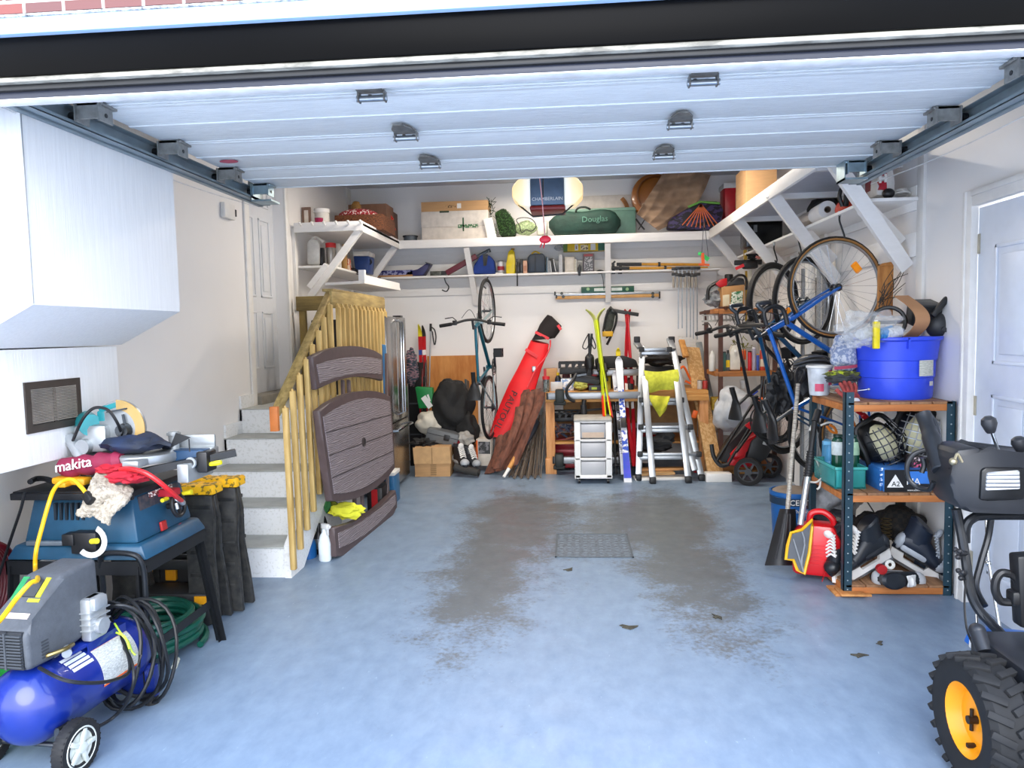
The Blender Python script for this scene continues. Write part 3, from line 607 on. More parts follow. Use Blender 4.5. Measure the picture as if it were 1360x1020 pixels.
# ---- mitre saw
t=Thing('mitre_saw','silver and teal mitre saw resting on the cluttered saw table','mitre saw',(-1.9,3.0,.85),w=True)
SIL=M('#b3b8bb',.35,.6,.1,20); Y=2.970
b=t.mb(); c=P(192,607,Y=3.015); b.lathe([(0,.0),(.15,0),(.155,.012),(.155,.035),(.14,.042),(0,.042)],Matrix.Translation((c.x,3.02,.945)),36); b.box(c.x-.27,c.x+.27,3.08,3.15,.93,.985,.006); b.box(c.x+.02,c.x+.09,2.82,2.98,.945,.975,.006); b.box(c.x-.24,c.x-.19,2.93,3.15,.86,.94,.006); b.box(c.x+.19,c.x+.24,2.93,3.15,.86,.94,.006); t.part(b,'base',SIL)
b=t.mb(); b.box(c.x-.25,c.x-.04,3.11,3.125,.985,1.04,.003); t.part(b,'fence',SIL); b=t.mb(); b.box(c.x+.08,c.x+.27,3.11,3.125,.985,1.04,.003); b.cyl((c.x+.1,3.08,.975),(c.x+.1,3.08,1.06),.022); b.cyl((c.x+.1,3.08,1.045),(c.x+.1,3.08,1.055),.03); t.part(b,'fence',SIL)
g=P(164,567,Y=3.006); b=t.mb(); TG=basis((g.x,3.0,g.z),(1,0,0),(0.25,-1,0)); 
b.prism([(.112*math.cos(R_(a)),.118*math.sin(R_(a))) for a in range(-25,186,12)]+[(-.06,-.05),(.05,-.06)],.028,TG,.006); t.part(b,'blade_guard',M('#aeb3b6',.35,.5))
b=t.mb(); b.prism([(.122*math.cos(R_(a)),.122*math.sin(R_(a))) for a in range(-60,92,10)]+[(.08*math.cos(R_(a)),.08*math.sin(R_(a))) for a in range(90,-61,-10)],.006,TG@TR(0,0,.032)); t.part(b,'clear_guard',M('#c9a86a',.2,0,.1,5,alpha=.75))
b=t.mb(); b.cyl(TG@V((.03,-.01,.02)),TG@V((.03,-.01,.06)),.034,.028); b.cyl(TG@V((.03,-.01,.05)),TG@V((.03,-.01,.075)),.014); b.bar(TG@V((.03,.06,.04)),TG@V((.05,-.08,.04)),.01,.006); b.bar(TG@V((-.04,.07,.04)),TG@V((.05,.085,.04)),.012,.006); t.part(b,'arbor',DSTEEL)
m=P(133,583,Y=3.006); b=t.mb(); b.box(m.x-.08,m.x+.07,2.94,3.06,.99,1.11,.02); b.cyl((m.x-.02,2.91,1.02),(m.x-.02,2.95,1.02),.032); b.box(m.x-.12,m.x-.07,2.98,3.12,.94,1.06,.01); b.cyl((m.x-.1,2.95,1.06),(m.x+.0,2.90,.94),.024); t.part(b,'arm',SIL)
b=t.mb(); m2=P(118,562,Y=3.024); b.cyl((m2.x-.05,3.07,m2.z),(m2.x+.06,2.95,m2.z),.05,.046,20); b.ell((m2.x-.05,3.07,m2.z),(.045,.045,.045)); t.part(b,'motor',TEAL)
b=t.mb(); h0=P(134,545,Y=2.988); h1=P(160,536,Y=2.988); h2=P(138,560,Y=2.988); b.bar(h0,h1,.035,.03,(0,0,1),.008); b.bar(h0+V((.01,0,0)),h2,.04,.035,(0,1,0),.008); b.bar(h1,h1+V((.03,0,-.05)),.02,.02,(0,1,0),.006); t.part(b,'handle',TEAL)
b=t.mb(); b.tube(cr([P(94,594,Y=2.970),P(97,585,Y=2.925),P(108,560,Y=2.880),P(120,545,Y=2.880),P(132,541,Y=2.880),P(145,546,Y=2.880),P(156,562,Y=2.898),P(163,580,Y=2.952)]),.0065,7); t.part(b,'power_cord',BLK)
b=t.mb(); b.bar((c.x-.02,2.83,.905),(c.x+.38,3.08,.965),.035,.03); b.bar((c.x+.0,2.80,.89),(c.x+.1,2.86,.90),.02,.02); t.part(b,'slide_rail',BLK)
e_=P(258,612,Y=3.024); b=t.mb(); b.box(e_.x-.09,e_.x+.055,3.0,3.07,e_.z-.03,e_.z+.05,.008); t.part(b,'end_block',M('#20466b',.5)); b=t.mb(); b.torus(P(253,615,Y=2.970),(0,-1,0),.02,.006,18,6); t.part(b,'lock_wheel',SIL)
b=t.mb(); b.box(e_.x+.03,e_.x+.08,2.98,3.07,e_.z-.045,e_.z+.045,.008); t.part(b,'end_cap',BLK)
b=t.mb(); q0,q1=P(277,617,Y=3.006),P(294,614,Y=3.006); b.tube([q0,q0.lerp(q1,.6),q1],[.008,.011,.009],8); t.part(b,'yellow_grip',M('#f2e61f',.45))
# navy cloth bag on the mitre saw
b=MB(); b.grid(lambda u,v:P(147+80*u,597-17*math.sin(PI*min(1,u*1.1))*(.4+.6*v)-4*u+11*(1-v)*0,Y=2.862+.2*v)+V((0,0,.012*math.sin(9*u+3*v)+.02*math.sin(PI*v))),18,8,.012)
b.blob(P(176,590,Y=2.916),(.13,.07,.035),.15,2.4,3,3); solo(b,'cloth_bag',M('#142a4e',.75,0,.3,9,h2='#15181d'),'navy and black cloth bag draped over the mitre saw','bag')
b=MB(); b.prism([(0,0),(.075,.035),(.01,.055),(-.02,-.01)],.006,basis(P(232,592,Y=2.970),(1,0,0),(0,-1,0))); b.tube([P(251,583,Y=2.970),P(252,600,Y=2.970)],.003,5); solo(b,'strap',M('#202225',.7),'black webbing strap hanging off the silver saw fence','strap')
# dust bag
t=Thing('dust_bag','maroon cloth dust bag with white lettering on the saw table','bag',P(118,630,Y=2.889),w=True)
a0,a1=P(76,622,Y=2.889),P(164,612,Y=2.889); b=t.mb()
b.tube([a0.lerp(a1,i/12)+V((0,0,.004*math.sin(i*1.7))) for i in range(13)],[.012,.036]+[.042+.004*math.sin(i*2.3) for i in range(10)]+[.03],14); t.part(b,'bag',M('#8d1f43',.7,0,.15,10))
b=t.mb(); d_=(a1-a0).normalized(); b.text('makita',.062,basis(a0.lerp(a1,.36)+V((0,-.047,.012)),d_+V((0,0,.06)),(0,-1,.25)),.002); t.part(b,'lettering',WHITE)
# red cloth, fleece towel
b=MB(); b.blob(P(150,622,Y=2.871),(.07,.05,.025),.2,3,5,3); solo(b,'red_cloth',M('#b5152c',.8),'small bright red cloth tucked against the maroon dust bag','cloth'); b=MB(); b.blob(P(168,634,Y=2.815),(.08,.04,.025),.25,3,8,3); solo(b,'red_cloth',M('#b5152c',.8),'crumpled red cloth between the fleece and the red hose','cloth'); b=MB(); b.box(P(160,640,Y=2.806).x,P(191,640,Y=2.806).x,3.02,3.08,.78,.812,.006); solo(b,'red_cloth',M('#b5152c',.8),'flat red strip of cloth at the right end of the red cloths','cloth')
def fleece(u,v):
    TL,TR2,BR,BL=(130,626),(176,650),(147,694),(101,682)
    x=(TL[0]*(1-u)+TR2[0]*u)*(1-v)+(BL[0]*(1-u)+BR[0]*u)*v+4*math.sin(v*6)*(1 if u>.5 else -1); y=(TL[1]*(1-u)+TR2[1]*u)*(1-v)+(BL[1]*(1-u)+BR[1]*u)*v+3*math.sin(u*7)*v
    return P(x,y,Y=2.86-.10*min(1,v*3)-.03*u)+V((0,.012*math.sin(u*9+v*4),.005*math.sin(u*5)))
b=MB().grid(fleece,26,26,.018); o=solo(b,'fleece_towel',M('#c9c0b0',.95,0,.2,70,bump=.02,h2='#968b7b'),'shaggy off-white fleece cloth hanging over the table saw edge','towel')
dm=o.modifiers.new('pile','DISPLACE'); tx=bpy.data.textures.new('pile','CLOUDS'); tx.noise_scale=.012; dm.texture=tx; dm.strength=.016; sb=o.modifiers.new('sub','SUBSURF'); sb.levels=sb.render_levels=1; o.modifiers.move(1,0)
# yellow tool body + cord
t=Thing('extension_cord','yellow extension cord with black socket trailing over the saw and down','cord',P(85,640,Y=2.778),w=True)
pts=[P(118,660,Y=2.741),P(108,647,Y=2.750),P(96,637,Y=2.759),P(82,640,Y=2.759),P(72,650,Y=2.732),P(65,668,Y=2.685),P(56,700,Y=2.667),P(48,732,Y=2.648),P(47,757,Y=2.630),P(50,770,Y=2.315),P(40,775,Y=2.241),P(22,795,Y=2.204),P(5,818,Y=2.130),P(-8,832,Y=2.083)]
b=t.mb().tube(cr(pts,8),.008,8); t.part(b,'cable',M('#f0b913',.4)); b=t.mb(); b.bar(P(114,656,Y=2.741),P(122,667,Y=2.722),.035,.028,(0,1,0),.005); t.part(b,'socket',BLK)
t=Thing('power_tool','flat yellow and black power tool lying on the saw table','tool',P(95,636,Y=2.889),w=True)
b=t.mb(); b.bar(P(74,637,Y=2.871),P(118,639,Y=2.871),.06,.03,(0,0,1),.01); b.bar(P(80,643,Y=2.834),P(92,643,Y=2.834),.05,.02,(0,0,1),.005); t.part(b,'body',M('#eda81c',.45)); b=t.mb(); b.tube(cr([P(40,640,Y=2.871),P(48,636,Y=2.917),P(60,636,Y=2.917),P(72,640,Y=2.871)]),.012,8); t.part(b,'black_hose',BLK)
b=MB().tube(cr([P(33,653,Y=2.778),P(28,675,Y=2.778),P(18,705,Y=2.797),P(8,735,Y=2.824),P(-3,770,Y=2.824)]),.006,7); solo(b,'cable',BLK,'black power cord dropping from the left end of the saw table','cord')
b=MB().tube(cr([P(160,623,Y=2.824),P(175,623,Y=2.797),P(195,629,Y=2.778),P(215,643,Y=2.797),P(232,658,Y=2.871),P(241,665,Y=2.963)]),.010,9); solo(b,'air_hose',M('#d8262c',.35),'short bright red air hose arching from saw table to the sawhorses','hose')
b=MB(); b.cyl(P(236,662,Y=2.935),P(243,668,Y=2.982),.012); b.cyl(P(234,668,Y=2.935),P(236,676,Y=2.935),.007); solo(b,'hose_coupling',SIL,'metal quick coupling on the end of the red air hose','coupling')
# ---- folded sawhorses
def sawhorse(x0,x1,y,lean,label,top):
    t=Thing('sawhorse',label,'sawhorse',(x1-.1,y,0),group='folded plastic sawhorses',w=True)
    z=.715
    b=t.mb(); b.box(x0,x1,y-.055,y+.055,z-.045,z,.006)
    for i in range(7): xx=x0+.03+i*(x1-x0-.06)/6; b.box(xx-.02,xx+.02,y-.057,y+.057,z-.025,z+.003,.002)
    t.part(b,'top_rail',top)
    for s in (-1,1):
        for xa,w_ in ((x1-.08,.11),(x0+.08,.11)):
            b=t.mb(); yb=y+s*lean
            b.prism([(-.085,0),(.065,0),(.075,-.12),(.062,-.3),(.085,-.48),(.10,-.66),(-.08,-.66),(-.06,-.48),(-.07,-.3),(-.07,-.12)],.03,basis((xa,y+s*.016,z-.05),(1,0,0),(0,-1,(yb-y)/.66*-1)),.006)
            for k in range(5): b.box(xa-.05,xa+.06,y+s*(.03+lean*(k+1)/6),y+s*(.045+lean*(k+1)/6),z-.12-k*.115,z-.10-k*.115,.003)
            t.part(b,'leg',M('#1d1f21',.55,0,.2,30,h2='#3b3a37'))
        b=t.mb(); b.box(x0+.1,x1-.1,y+s*(lean*.6+.01),y+s*(lean*.6+.03),.28,.33,.004); t.part(b,'shelf_brace',M('#1d1f21',.55))
sawhorse(-2.40,-1.83,3.60,.05,'front folded black sawhorse with scuffed yellow top rail by the stairs',M('#f5b916',.5,0,.15,30,kind='spots',h2='#7a6420'))
sawhorse(-2.40,-1.79,3.78,.05,'rear folded black sawhorse just behind the yellow-topped front one',M('#f5b916',.5,0,.1,30,kind='spots',h2='#7a6420'))
# ================================================================ small-object helpers
def zat(x,y,Y): return P(x,y,Y=Y).z
def BX(name,label,cat,x0,x1,yt,Y,d,mt,zb=None,yb=None,ex=(),bev=.004,rot=0,lid=None,group=None,tilt=0):
    """box-shaped thing whose front face is seen between px x0..x1 and top yt, standing on height zb (or px yb); ex: front details (name,u0,u1,v0,v1,material[,text])"""
    if zb is None: zb=zat((x0+x1)/2,yb,Y)
    a=P(x0,yt,Y=Y).x; c=P(x1,yt,Y=Y).x; h=zat((x0+x1)/2,yt,Y)-zb; w=c-a
    T=TR((a+c)/2,Y,zb,R_(rot),0,R_(tilt))
    if not ex and not lid:
        b=MB().box(-w/2,w/2,0,d,0,h,bev); return solo(b,name,mt,label,cat,T,group)
    t=Thing(name,label,cat,T,group); b=t.mb().box(-w/2,w/2,0,d,0,h,bev); o=t.part(b,'body',mt); t.w_,t.h_,t.d_=w,h,d
    for e in ex:
        nm,u0,u1,v0,v1,m2=e[:6]; b=t.mb()
        if len(e)>6: b.text(e[6],h*(v1-v0),basis((-w/2+w*(u0+u1)/2,-.003,h*(v0+v1)/2),(1,0,0),(0,-1,0)))
        else: b.box(-w/2+w*u0,-w/2+w*u1,-.003,.003,h*v0,h*v1)
        t.part(b,nm,m2,o)
    if lid: b=t.mb().box(-w/2-.006,w/2+.006,-.006,d+.006,h*.9,h+.004,.004); t.part(b,'lid',lid)
    return t
SH={'can':[(.9,0),(1,.03),(1,.9),(.8,.96),(.8,1)],'bottle':[(.9,0),(1,.03),(1,.6),(.85,.72),(.4,.84),(.38,.9)],'jug':[(.92,0),(1,.04),(1,.7),(.75,.85),(.35,.92)],'jar':[(.92,0),(1,.04),(1,.86)],'cup':[(.75,0),(.78,.02),(1,.97),(1.04,1)],'bucket':[(.8,0),(.84,.03),(1,.9),(1.06,.93),(1.06,1)],'spray':[(.95,0),(1,.03),(1,.45),(.75,.6),(.3,.75),(.3,.8)]}
def BT(name,label,cat,xc,wpx,yt,Y,mt,zb=None,yb=None,cap=None,shape='bottle',band=None,sy=1,group=None,n=18,handle=None):
    if zb is None: zb=zat(xc,yb,Y)
    a=P(xc,yt,Y=Y); r=(P(xc+wpx/2,yt,Y=Y).x-a.x); h=a.z-zb
    t=Thing(name,label,cat,TR(a.x,Y+r*sy,zb),group); S=Matrix.Scale(sy,4,(0,1,0))
    pr=SH[shape]; b=t.mb().lathe([(0,0)]+[(q*r,z*h) for q,z in pr]+([(0,pr[-1][1]*h)] if pr[-1][1]<1 or shape=='can' else [(q*r*.93,z*h) for q,z in pr[::-1]]+[(0,.06*h)]),S,n)
    o=t.part(b,'body',mt)
    zt=pr[-1][1]; rc=pr[-1][0]*r*1.12
    if cap: b=t.mb().lathe([(0,(zt-.06)*h if shape!='can' else .9*h),(rc,(zt-.06)*h if shape!='can' else .9*h),(rc,h*.985),(rc*.85,h),(0,h)],S,n); t.part(b,'cap',cap)
    if band: b=t.mb().lathe([(r*1.01,h*.18),(r*1.02,h*.2),(r*1.02,h*.5),(r*1.01,h*.52)],S,n); t.part(b,'label',band,o)
    if handle: b=t.mb().tube(cr([(r*.3,-r*.1,h*.8),(r*.9,-r*.1,h*.95),(r*1.15,-r*.1,h*.8),(r*1.0,-r*.1,h*.55)]),r*.13,6); t.part(b,'handle',handle)
    return t
def rod(name,label,cat,a,b_,r,mt,group=None,n=8): return solo(MB().cyl(a,b_,r,n=n),name,mt,label,cat,group=group)
LAB=M('#d8d6d0',.6,0,.3,110,(1,1,5),kind='hard',h2='#8a8d95')
def bicycle(name,label,T,fc,tire,flat=True,rt=.017,saddle=BLK,bars=True,fc2=None,reflect=None,grp=None):
    """local frame: x forward, z up, y to the left; rear hub at origin+(0,0,R)"""
    t=Thing(name,label,'bicycle',T,grp); R0=.335; rh=V((0,0,R0)); fh=V((1.0,0,R0)); bb=V((.42,0,.28)); st=V((.29,0,.80)); ht=V((.83,0,.86)); hb=V((.865,0,.72)); 
    b=t.mb(); b.tube([bb,st],.0145,10); b.tube([st-V((0,0,.03)),ht-V((0,0,.02))],.014,10); b.tube([bb,hb],.018,10); b.tube([ht,hb],.019,12); b.cyl(bb-V((0,.035,0)),bb+V((0,.035,0)),.021)
    t.part(b,'frame',fc)
    b=t.mb()
    for s in (-1,1): b.tube([st+V((0,s*.015,-.04)),V((.0,s*.062,R0))],.008,8); b.tube([bb+V((-.02,s*.03,0)),V((0,s*.062,R0))],.009,8)
    t.part(b,'rear_stays',fc2 or fc)
    b=t.mb(); 
    for s in (-1,1): b.tube([hb+V((.01,s*.028,-.03)),V((.955,s*.048,.48)),V((1.0,s*.052,R0))],[.014,.012,.008],8)
    b.box(hb.x-.0,hb.x+.03,-.045,.045,hb.z-.045,hb.z-.01,.008); t.part(b,'fork',fc2 or fc)
    b=t.mb(); b.tube([ht,ht+V((-.012,0,.05)),ht+V((.07,0,.085))],.013,8); t.part(b,'stem',DSTEEL)
    hc=ht+V((.07,0,.085))
    if flat:
        b=t.mb(); b.tube(cr([hc+V((-.05,-.31,.015)),hc+V((-.03,-.18,.02)),hc+V((0,-.06,0)),hc+V((0,.06,0)),hc+V((-.03,.18,.02)),hc+V((-.05,.31,.015))]),.012,8); hb_=t.part(b,'handlebar',BLK)
        for s in (-1,1):
            b=t.mb(); b.cyl(hc+V((-.034,s*.2,.019)),hc+V((-.05,s*.32,.014)),.0175,n=10); t.part(b,'grip',RUB,hb_)
            b=t.mb(); b.box(hc.x-.045,hc.x+.0,s*.17-.02,s*.17+.02,hc.z-.0,hc.z+.03,.004); b.tube([hc+V((.0,s*.16,.0)),hc+V((.03,s*.2,-.02)),hc+V((.02,s*.28,-.03))],.005,6); t.part(b,'brake_lever',BLK,hb_)
    else:
        b=t.mb(); b.tube([hc+V((0,-.2,0)),hc+V((0,.2,0))],.013,8); 
        for s in (-1,1): b.tube(cr([hc+V((0,s*.2,0)),hc+V((.08,s*.205,.0)),hc+V((.105,s*.21,-.05)),hc+V((.07,s*.21,-.12)),hc+V((-.03,s*.21,-.13))]),.0145,8)
        hb_=t.part(b,'handlebar',BLK)
        for s in (-1,1): b=t.mb(); b.tube(cr([hc+V((.09,s*.205,.0)),hc+V((.14,s*.205,.03)),hc+V((.13,s*.205,-.06))]),[.014]*12+[.006],8); t.part(b,'brake_lever',DSTEEL,hb_)
    sp=st+V((-.045,0,.13)); b=t.mb().tube([st,sp],.013,8); t.part(b,'seat_post',DSTEEL)
    b=t.mb(); L=.27
    rings=[]
    for i in range(11):
        u=i/10; w_=.022+.055*max(0,1-u*1.7)**.7; hh=.022; c=sp+V((-.11+L*u,0,.03+.012*math.cos(u*6)))
        rings.append([b.v(c+V((0,w_*math.cos(2*PI*k/10),hh*math.sin(2*PI*k/10)))) for k in range(10)])
    b.skin(rings); t.part(b,'saddle',saddle)
    for nm,h in (('rear',rh),('front',fh)):
        b=t.mb().torus(h,(0,1,0),R0-rt,rt,44,8); w_=t.part(b,'wheel',tire if isinstance(tire,bpy.types.Material) else tire[0])
        if not isinstance(tire,bpy.types.Material): 
            for s in (-1,1): b=t.mb().torus(h+V((0,s*rt*.55,0)),(0,1,0),R0-rt*1.35,rt*.62,44,6); t.part(b,'tan_sidewall',tire[1],w_)
        b=t.mb().torus(h,(0,1,0),R0-2*rt-.008,.009,44,6); t.part(b,'rim',STEEL,w_)
        b=t.mb()
        for k in range(32):
            a=2*PI*k/32; a2=a+(.35 if k%2 else -.35); s=1 if k%4<2 else -1
            b.cyl(h+V((.022*math.cos(a2),s*.03,.022*math.sin(a2))),h+V(((R0-2*rt-.012)*math.cos(a),0,(R0-2*rt-.012)*math.sin(a))),.0011,n=4)
        t.part(b,'spokes',CHROME,w_)
        b=t.mb().cyl(h-V((0,.055,0)),h+V((0,.055,0)),.012); 
        for s in (-1,1): b.cyl(h+V((0,s*.028,0)),h+V((0,s*.034,0)),.026)
        t.part(b,'hub',DSTEEL,w_)
        if reflect and nm=='front': b=t.mb(); q=h+V((.19*math.cos(reflect),0,.19*math.sin(reflect))); b.bar(q-V((.0,.008,0))-V((.035*math.sin(reflect),0,-.035*math.cos(reflect)))*1,q+V((.035*math.sin(reflect),0,-.035*math.cos(reflect))),.02,.045,(math.cos(reflect),0,math.sin(reflect)),.004); t.part(b,'reflector',M('#ff9a1a',.25,emit=.15),w_)
    b=t.mb(); 
    for k,(r_) in enumerate((.046,.04,.034,.028,.023)): b.cyl(rh-V((0,.03+.005*k,0)),rh-V((0,.033+.005*k,0)),r_,n=20)
    b.bar(rh+V((.01,-.05,-.02)),rh+V((.02,-.05,-.10)),.012,.02); b.cyl(rh+V((.02,-.045,-.1)),rh+V((.02,-.053,-.1)),.02); t.part(b,'derailleur',DSTEEL)
    b=t.mb(); b.torus(bb-V((0,.045,0)),(0,1,0),.085,.005,32,6); b.torus(bb-V((0,.045,0)),(0,1,0),.06,.005,24,6)
    for k in range(5): a=2*PI*k/5; b.bar(bb-V((0,.045,0)),bb+V((.085*math.cos(a),-.045,.085*math.sin(a))),.012,.005,(0,1,0))
    ring=t.part(b,'chainring',DSTEEL)
    b=t.mb(); b.tube([bb+V((0,-.05,.085)),rh+V((0,-.045,.035))],.004,6); b.tube([bb+V((0,-.05,-.085)),rh+V((.02,-.048,-.11)),rh+V((0,-.045,-.03))],.004,6); t.part(b,'chain',M('#6b675f',.4,.8))
    for s,a in ((-1,.5),(1,.5+PI)):
        e=bb+V((.17*math.cos(a),s*.07,.17*math.sin(a))); b=t.mb(); b.bar(bb+V((0,s*.06,0)),e,.012,.022,(0,1,0),.003); c_=t.part(b,'crank_arm',DSTEEL)
        b=t.mb(); b.box(e.x-.045,e.x+.045,min(e.y,e.y+s*.09)+.0,max(e.y,e.y+s*.09),e.z-.035,e.z-.028); b.box(e.x-.045,e.x+.045,min(e.y,e.y+s*.09),max(e.y,e.y+s*.09),e.z+.028,e.z+.035); b.box(e.x-.045,e.x-.037,e.y-.0 if s>0 else e.y-.09,e.y+.09 if s>0 else e.y,e.z-.035,e.z+.035); b.box(e.x+.037,e.x+.045,e.y-.0 if s>0 else e.y-.09,e.y+.09 if s>0 else e.y,e.z-.035,e.z+.035); b.cyl(e,e+V((0,s*.09,0)),.01); 
        b2=b; t.part(b2,'pedal',BLK,c_)
    b=t.mb(); b.tube(cr([hc+V((.02,.1,.02)),hc+V((.1,.03,-.02)),hb+V((.05,.02,.0)),fh+V((-.03,.02,.34))]),.003,5); b.tube(cr([hc+V((.02,-.1,.02)),hc+V((.09,-.06,.0)),ht+V((-.06,-.02,-.05)),st+V((.1,0,-.01))]),.003,5); t.part(b,'brake_cable',BLK)
    return t
def hung(hub,yaw,tilt=0,lean=0):
    """bicycle hung by its front wheel: front hub at `hub`, x up, z towards the direction at angle yaw from +X"""
    T=Matrix(((0,0,1,0),(0,1,0,0),(1,0,0,0),(0,0,0,1))); T=Matrix(((0,0,math.cos(yaw),0),(0,0,math.sin(yaw),0),(1,0,0,0),(0,0,0,1)))
    x=V((0,0,1)); z=V((math.cos(yaw),math.sin(yaw),0)); x=Matrix.Rotation(tilt,3,z.cross(x))@x; z=Matrix.Rotation(tilt,3,V((math.cos(yaw),math.sin(yaw),0)).cross(V((0,0,1))))@z
    y=z.cross(x); R3=Matrix((x,y,z)).transposed(); o=V(hub)-R3@V((1.0,0,.335)); M4=R3.to_4x4(); M4.translation=o; return M4
# ================================================================ stair railing
t=Thing('stair_railing','weathered yellow-brown wooden stair railing with round-edged balusters','railing',(-1.74,5.2,0),w=True)
xr=-1.74
b=t.mb(); A=V((xr,4.16,1.02)); B=V((xr,5.22,1.77)); b.bar(A,B,.045,.05,(0,-.6,.8),.004); t.part(b,'sloping_handrail',wood('#b09860','#7f6c3e',(8,1,8)))
b=t.mb(); b.bar((xr+.024,5.16,1.725),(xr+.024,6.66,1.735),.022,.12,(0,0,1),.003); b.box(xr-.05,xr+.03,5.2,6.66,1.785,1.805,.003); t.part(b,'top_rail',wood('#b8a066','#8c7747',(8,1,8)))
b=t.mb(); b.box(xr-.025,xr+.025,4.125,4.155,.915,1.06,.004); t.part(b,'end_block',M('#d07a3c',.6),label='orange painted end grain block')
k=0
for i in range(8):
    y=4.22+.125*i; zb=.06+max(0,(y-4.22))*.70; zt=1.0+(y-4.16)*.735
    b=t.mb(); b.bar((xr+.045,y,zb),(xr+.035+.004*math.sin(i*3),y+.004*math.sin(i*5),zt),.034,.036,(0,1,0),.006); b.cyl((xr+.037,y,zt-.02),(xr+.032,y,zt+.012),.014,.006,8); t.part(b,'baluster',TWOOD)
for i in range(13):
    y=5.22+.112*i; zb=.74; b=t.mb(); b.bar((xr+.055,y,.72 if i<8 else .4),(xr+.058,y+.004*math.sin(i*4),1.67),.034,.036,(0,1,0),.006); b.cyl((xr+.058,y,1.66),(xr+.05,y,1.70),.016,.008,8); t.part(b,'baluster',TWOOD)
b=t.mb(); b.box(-2.44,-2.12,6.38,6.42,zat(395,413,6.4),zat(395,394,6.4),.004); t.part(b,'return_rail',wood('#8f7a44','#6d5b30',(1,8,8)))
for x in (-2.40,-2.17): b=t.mb().box(x-.03,x+.03,6.42,6.46,.93,1.76,.003); t.part(b,'post',wood('#a08648','#7a6433',(8,8,1)))
# ---------------------------------------------------------------- picnic table folded and leaning
B1=P(446,741,Z=0); B2=P(527,676,Z=0); dd=(B2-B1).normalized(); nh=V((dd.y,-dd.x,0)); lean=R_(2.5); up=(V((0,0,1))*math.cos(lean)-nh*math.sin(lean)).normalized(); nn=dd.cross(up)
if nn.dot(V((1,0,0)))<0: nn=-nn
def PL(x,y,off=0):
    d=CR*(x-680)-CU*(y-510)+CF*F; o=V((0,0,H)); q=(B1+nn*off-o).dot(nn)/d.dot(nn); return o+d*q
TPL=basis(B1,dd,nn)
if (TPL.to_3x3()@V((0,1,0))).z<0: pass
TI=TPL.inverted()
t=Thing('picnic_table','grey-brown resin picnic table folded flat and leaning against the stair railing','table',B1,w=True)
BORD=M('#57494a',.5,0,.1,20); 
def grainy():
    m=NT('resin_woodgrain'); tc=m.n('ShaderNodeTexCoord'); mp=m.n('ShaderNodeMapping'); m.l(tc.outputs['Object'],mp.inputs[0]); mp.inputs['Scale'].default_value=(2.2,2.2,16)
    wv=m.n('ShaderNodeTexWave'); m.l(mp.outputs[0],wv.inputs[0]); wv.bands_direction='Z'; wv.inputs['Scale'].default_value=1.6; wv.inputs['Distortion'].default_value=9; wv.inputs['Detail'].default_value=3; wv.inputs['Detail Scale'].default_value=1.1
    m.l(m.mix(wv.outputs['Fac'],hexc('#6a6063'),hexc('#9a9094')),m.b.inputs['Base Color']); m.b.inputs['Roughness'].default_value=.55; m.bump(wv.outputs['Fac'],.004,.5); return m.m
GR=grainy()
def arc(p,q,bulge,n=8):
    p,q=V(p),V(q); d=(q-p); m=V((-d.y,d.x))
    return [(p+d*(i/n)+m*bulge*4*(i/n)*(1-i/n)) for i in range(n)]
def slab(corn,bt,bb_,name,off,th,grooves=0,inset=.05):
    C4=[TI@PL(*c,off) for c in corn]; C4=[V((c.x,c.y)) for c in C4]
    pts=arc(C4[0],C4[1],bt)+arc(C4[1],C4[2],.0,3)+arc(C4[2],C4[3],bb_)+arc(C4[3],C4[0],.0,3)
    cz=(TI@PL(*corn[0],off)).z
    b=t.mb(); b.prism([(p.x,p.y) for p in pts],-th,TPL@TR(0,0,cz),.012); o=t.part(b,name,BORD)
    cen=sum(C4,V((0,0)))/4; w=(C4[1]-C4[0]).length; h=(C4[0]-C4[3]).length
    sx,sy=1-2*inset/w,1-2*inset/h
    q=[V((cen.x+(p.x-cen.x)*sx,cen.y+(p.y-cen.y)*sy)) for p in pts]
    b=t.mb(); b.prism([(p.x,p.y) for p in q],.006,TPL@TR(0,0,cz-.001)); o2=t.part(b,'wood_grain_panel',GR,o)
    if grooves:
        b=t.mb()
        for i in range(grooves):
            u=(i+1)/(grooves+1); l=C4[0].lerp(C4[3],u); r=C4[1].lerp(C4[2],u); l2=l.lerp(r,inset/w); r2=r.lerp(l,inset/w)
            b.bar(TPL@V((l2.x,l2.y,cz+.005)),TPL@V((r2.x,r2.y,cz+.005)),.006,.004,nn)
        t.part(b,'groove',M('#3d3536',.8),o)
    return o,cz
slab([(415,473),(508,471),(509,506),(421,518)],.05,-.045,'bench_seat',-.02,.045)
o,cz=slab([(424,545),(519,526),(525,622),(441,666)],.055,.055,'table_top',.03,.05,3,.045)
c=TI@PL(482,587,.03); b=t.mb(); b.torus(TPL@V((c.x,c.y,cz+.008)),nn,.03,.005,24,6); b.cyl(TPL@V((c.x,c.y,cz)),TPL@V((c.x,c.y,cz+.007)),.022); t.part(b,'umbrella_hole',M('#3d3536',.7),o)
slab([(444,700),(526,650),(528,674),(447,740)],-.045,.07,'bench_seat',.03,.05)
LG=M('#67595a',.45)
for x,y0_,y1_ in ((455,505,560),(463,505,560),(470,640,700),(480,630,690),(513,470,665)):
    b=t.mb(); b.bar(PL(x,y0_,-.06),PL(x+2,y1_,-.03),.035,.02,nn,.003); t.part(b,'leg',LG)
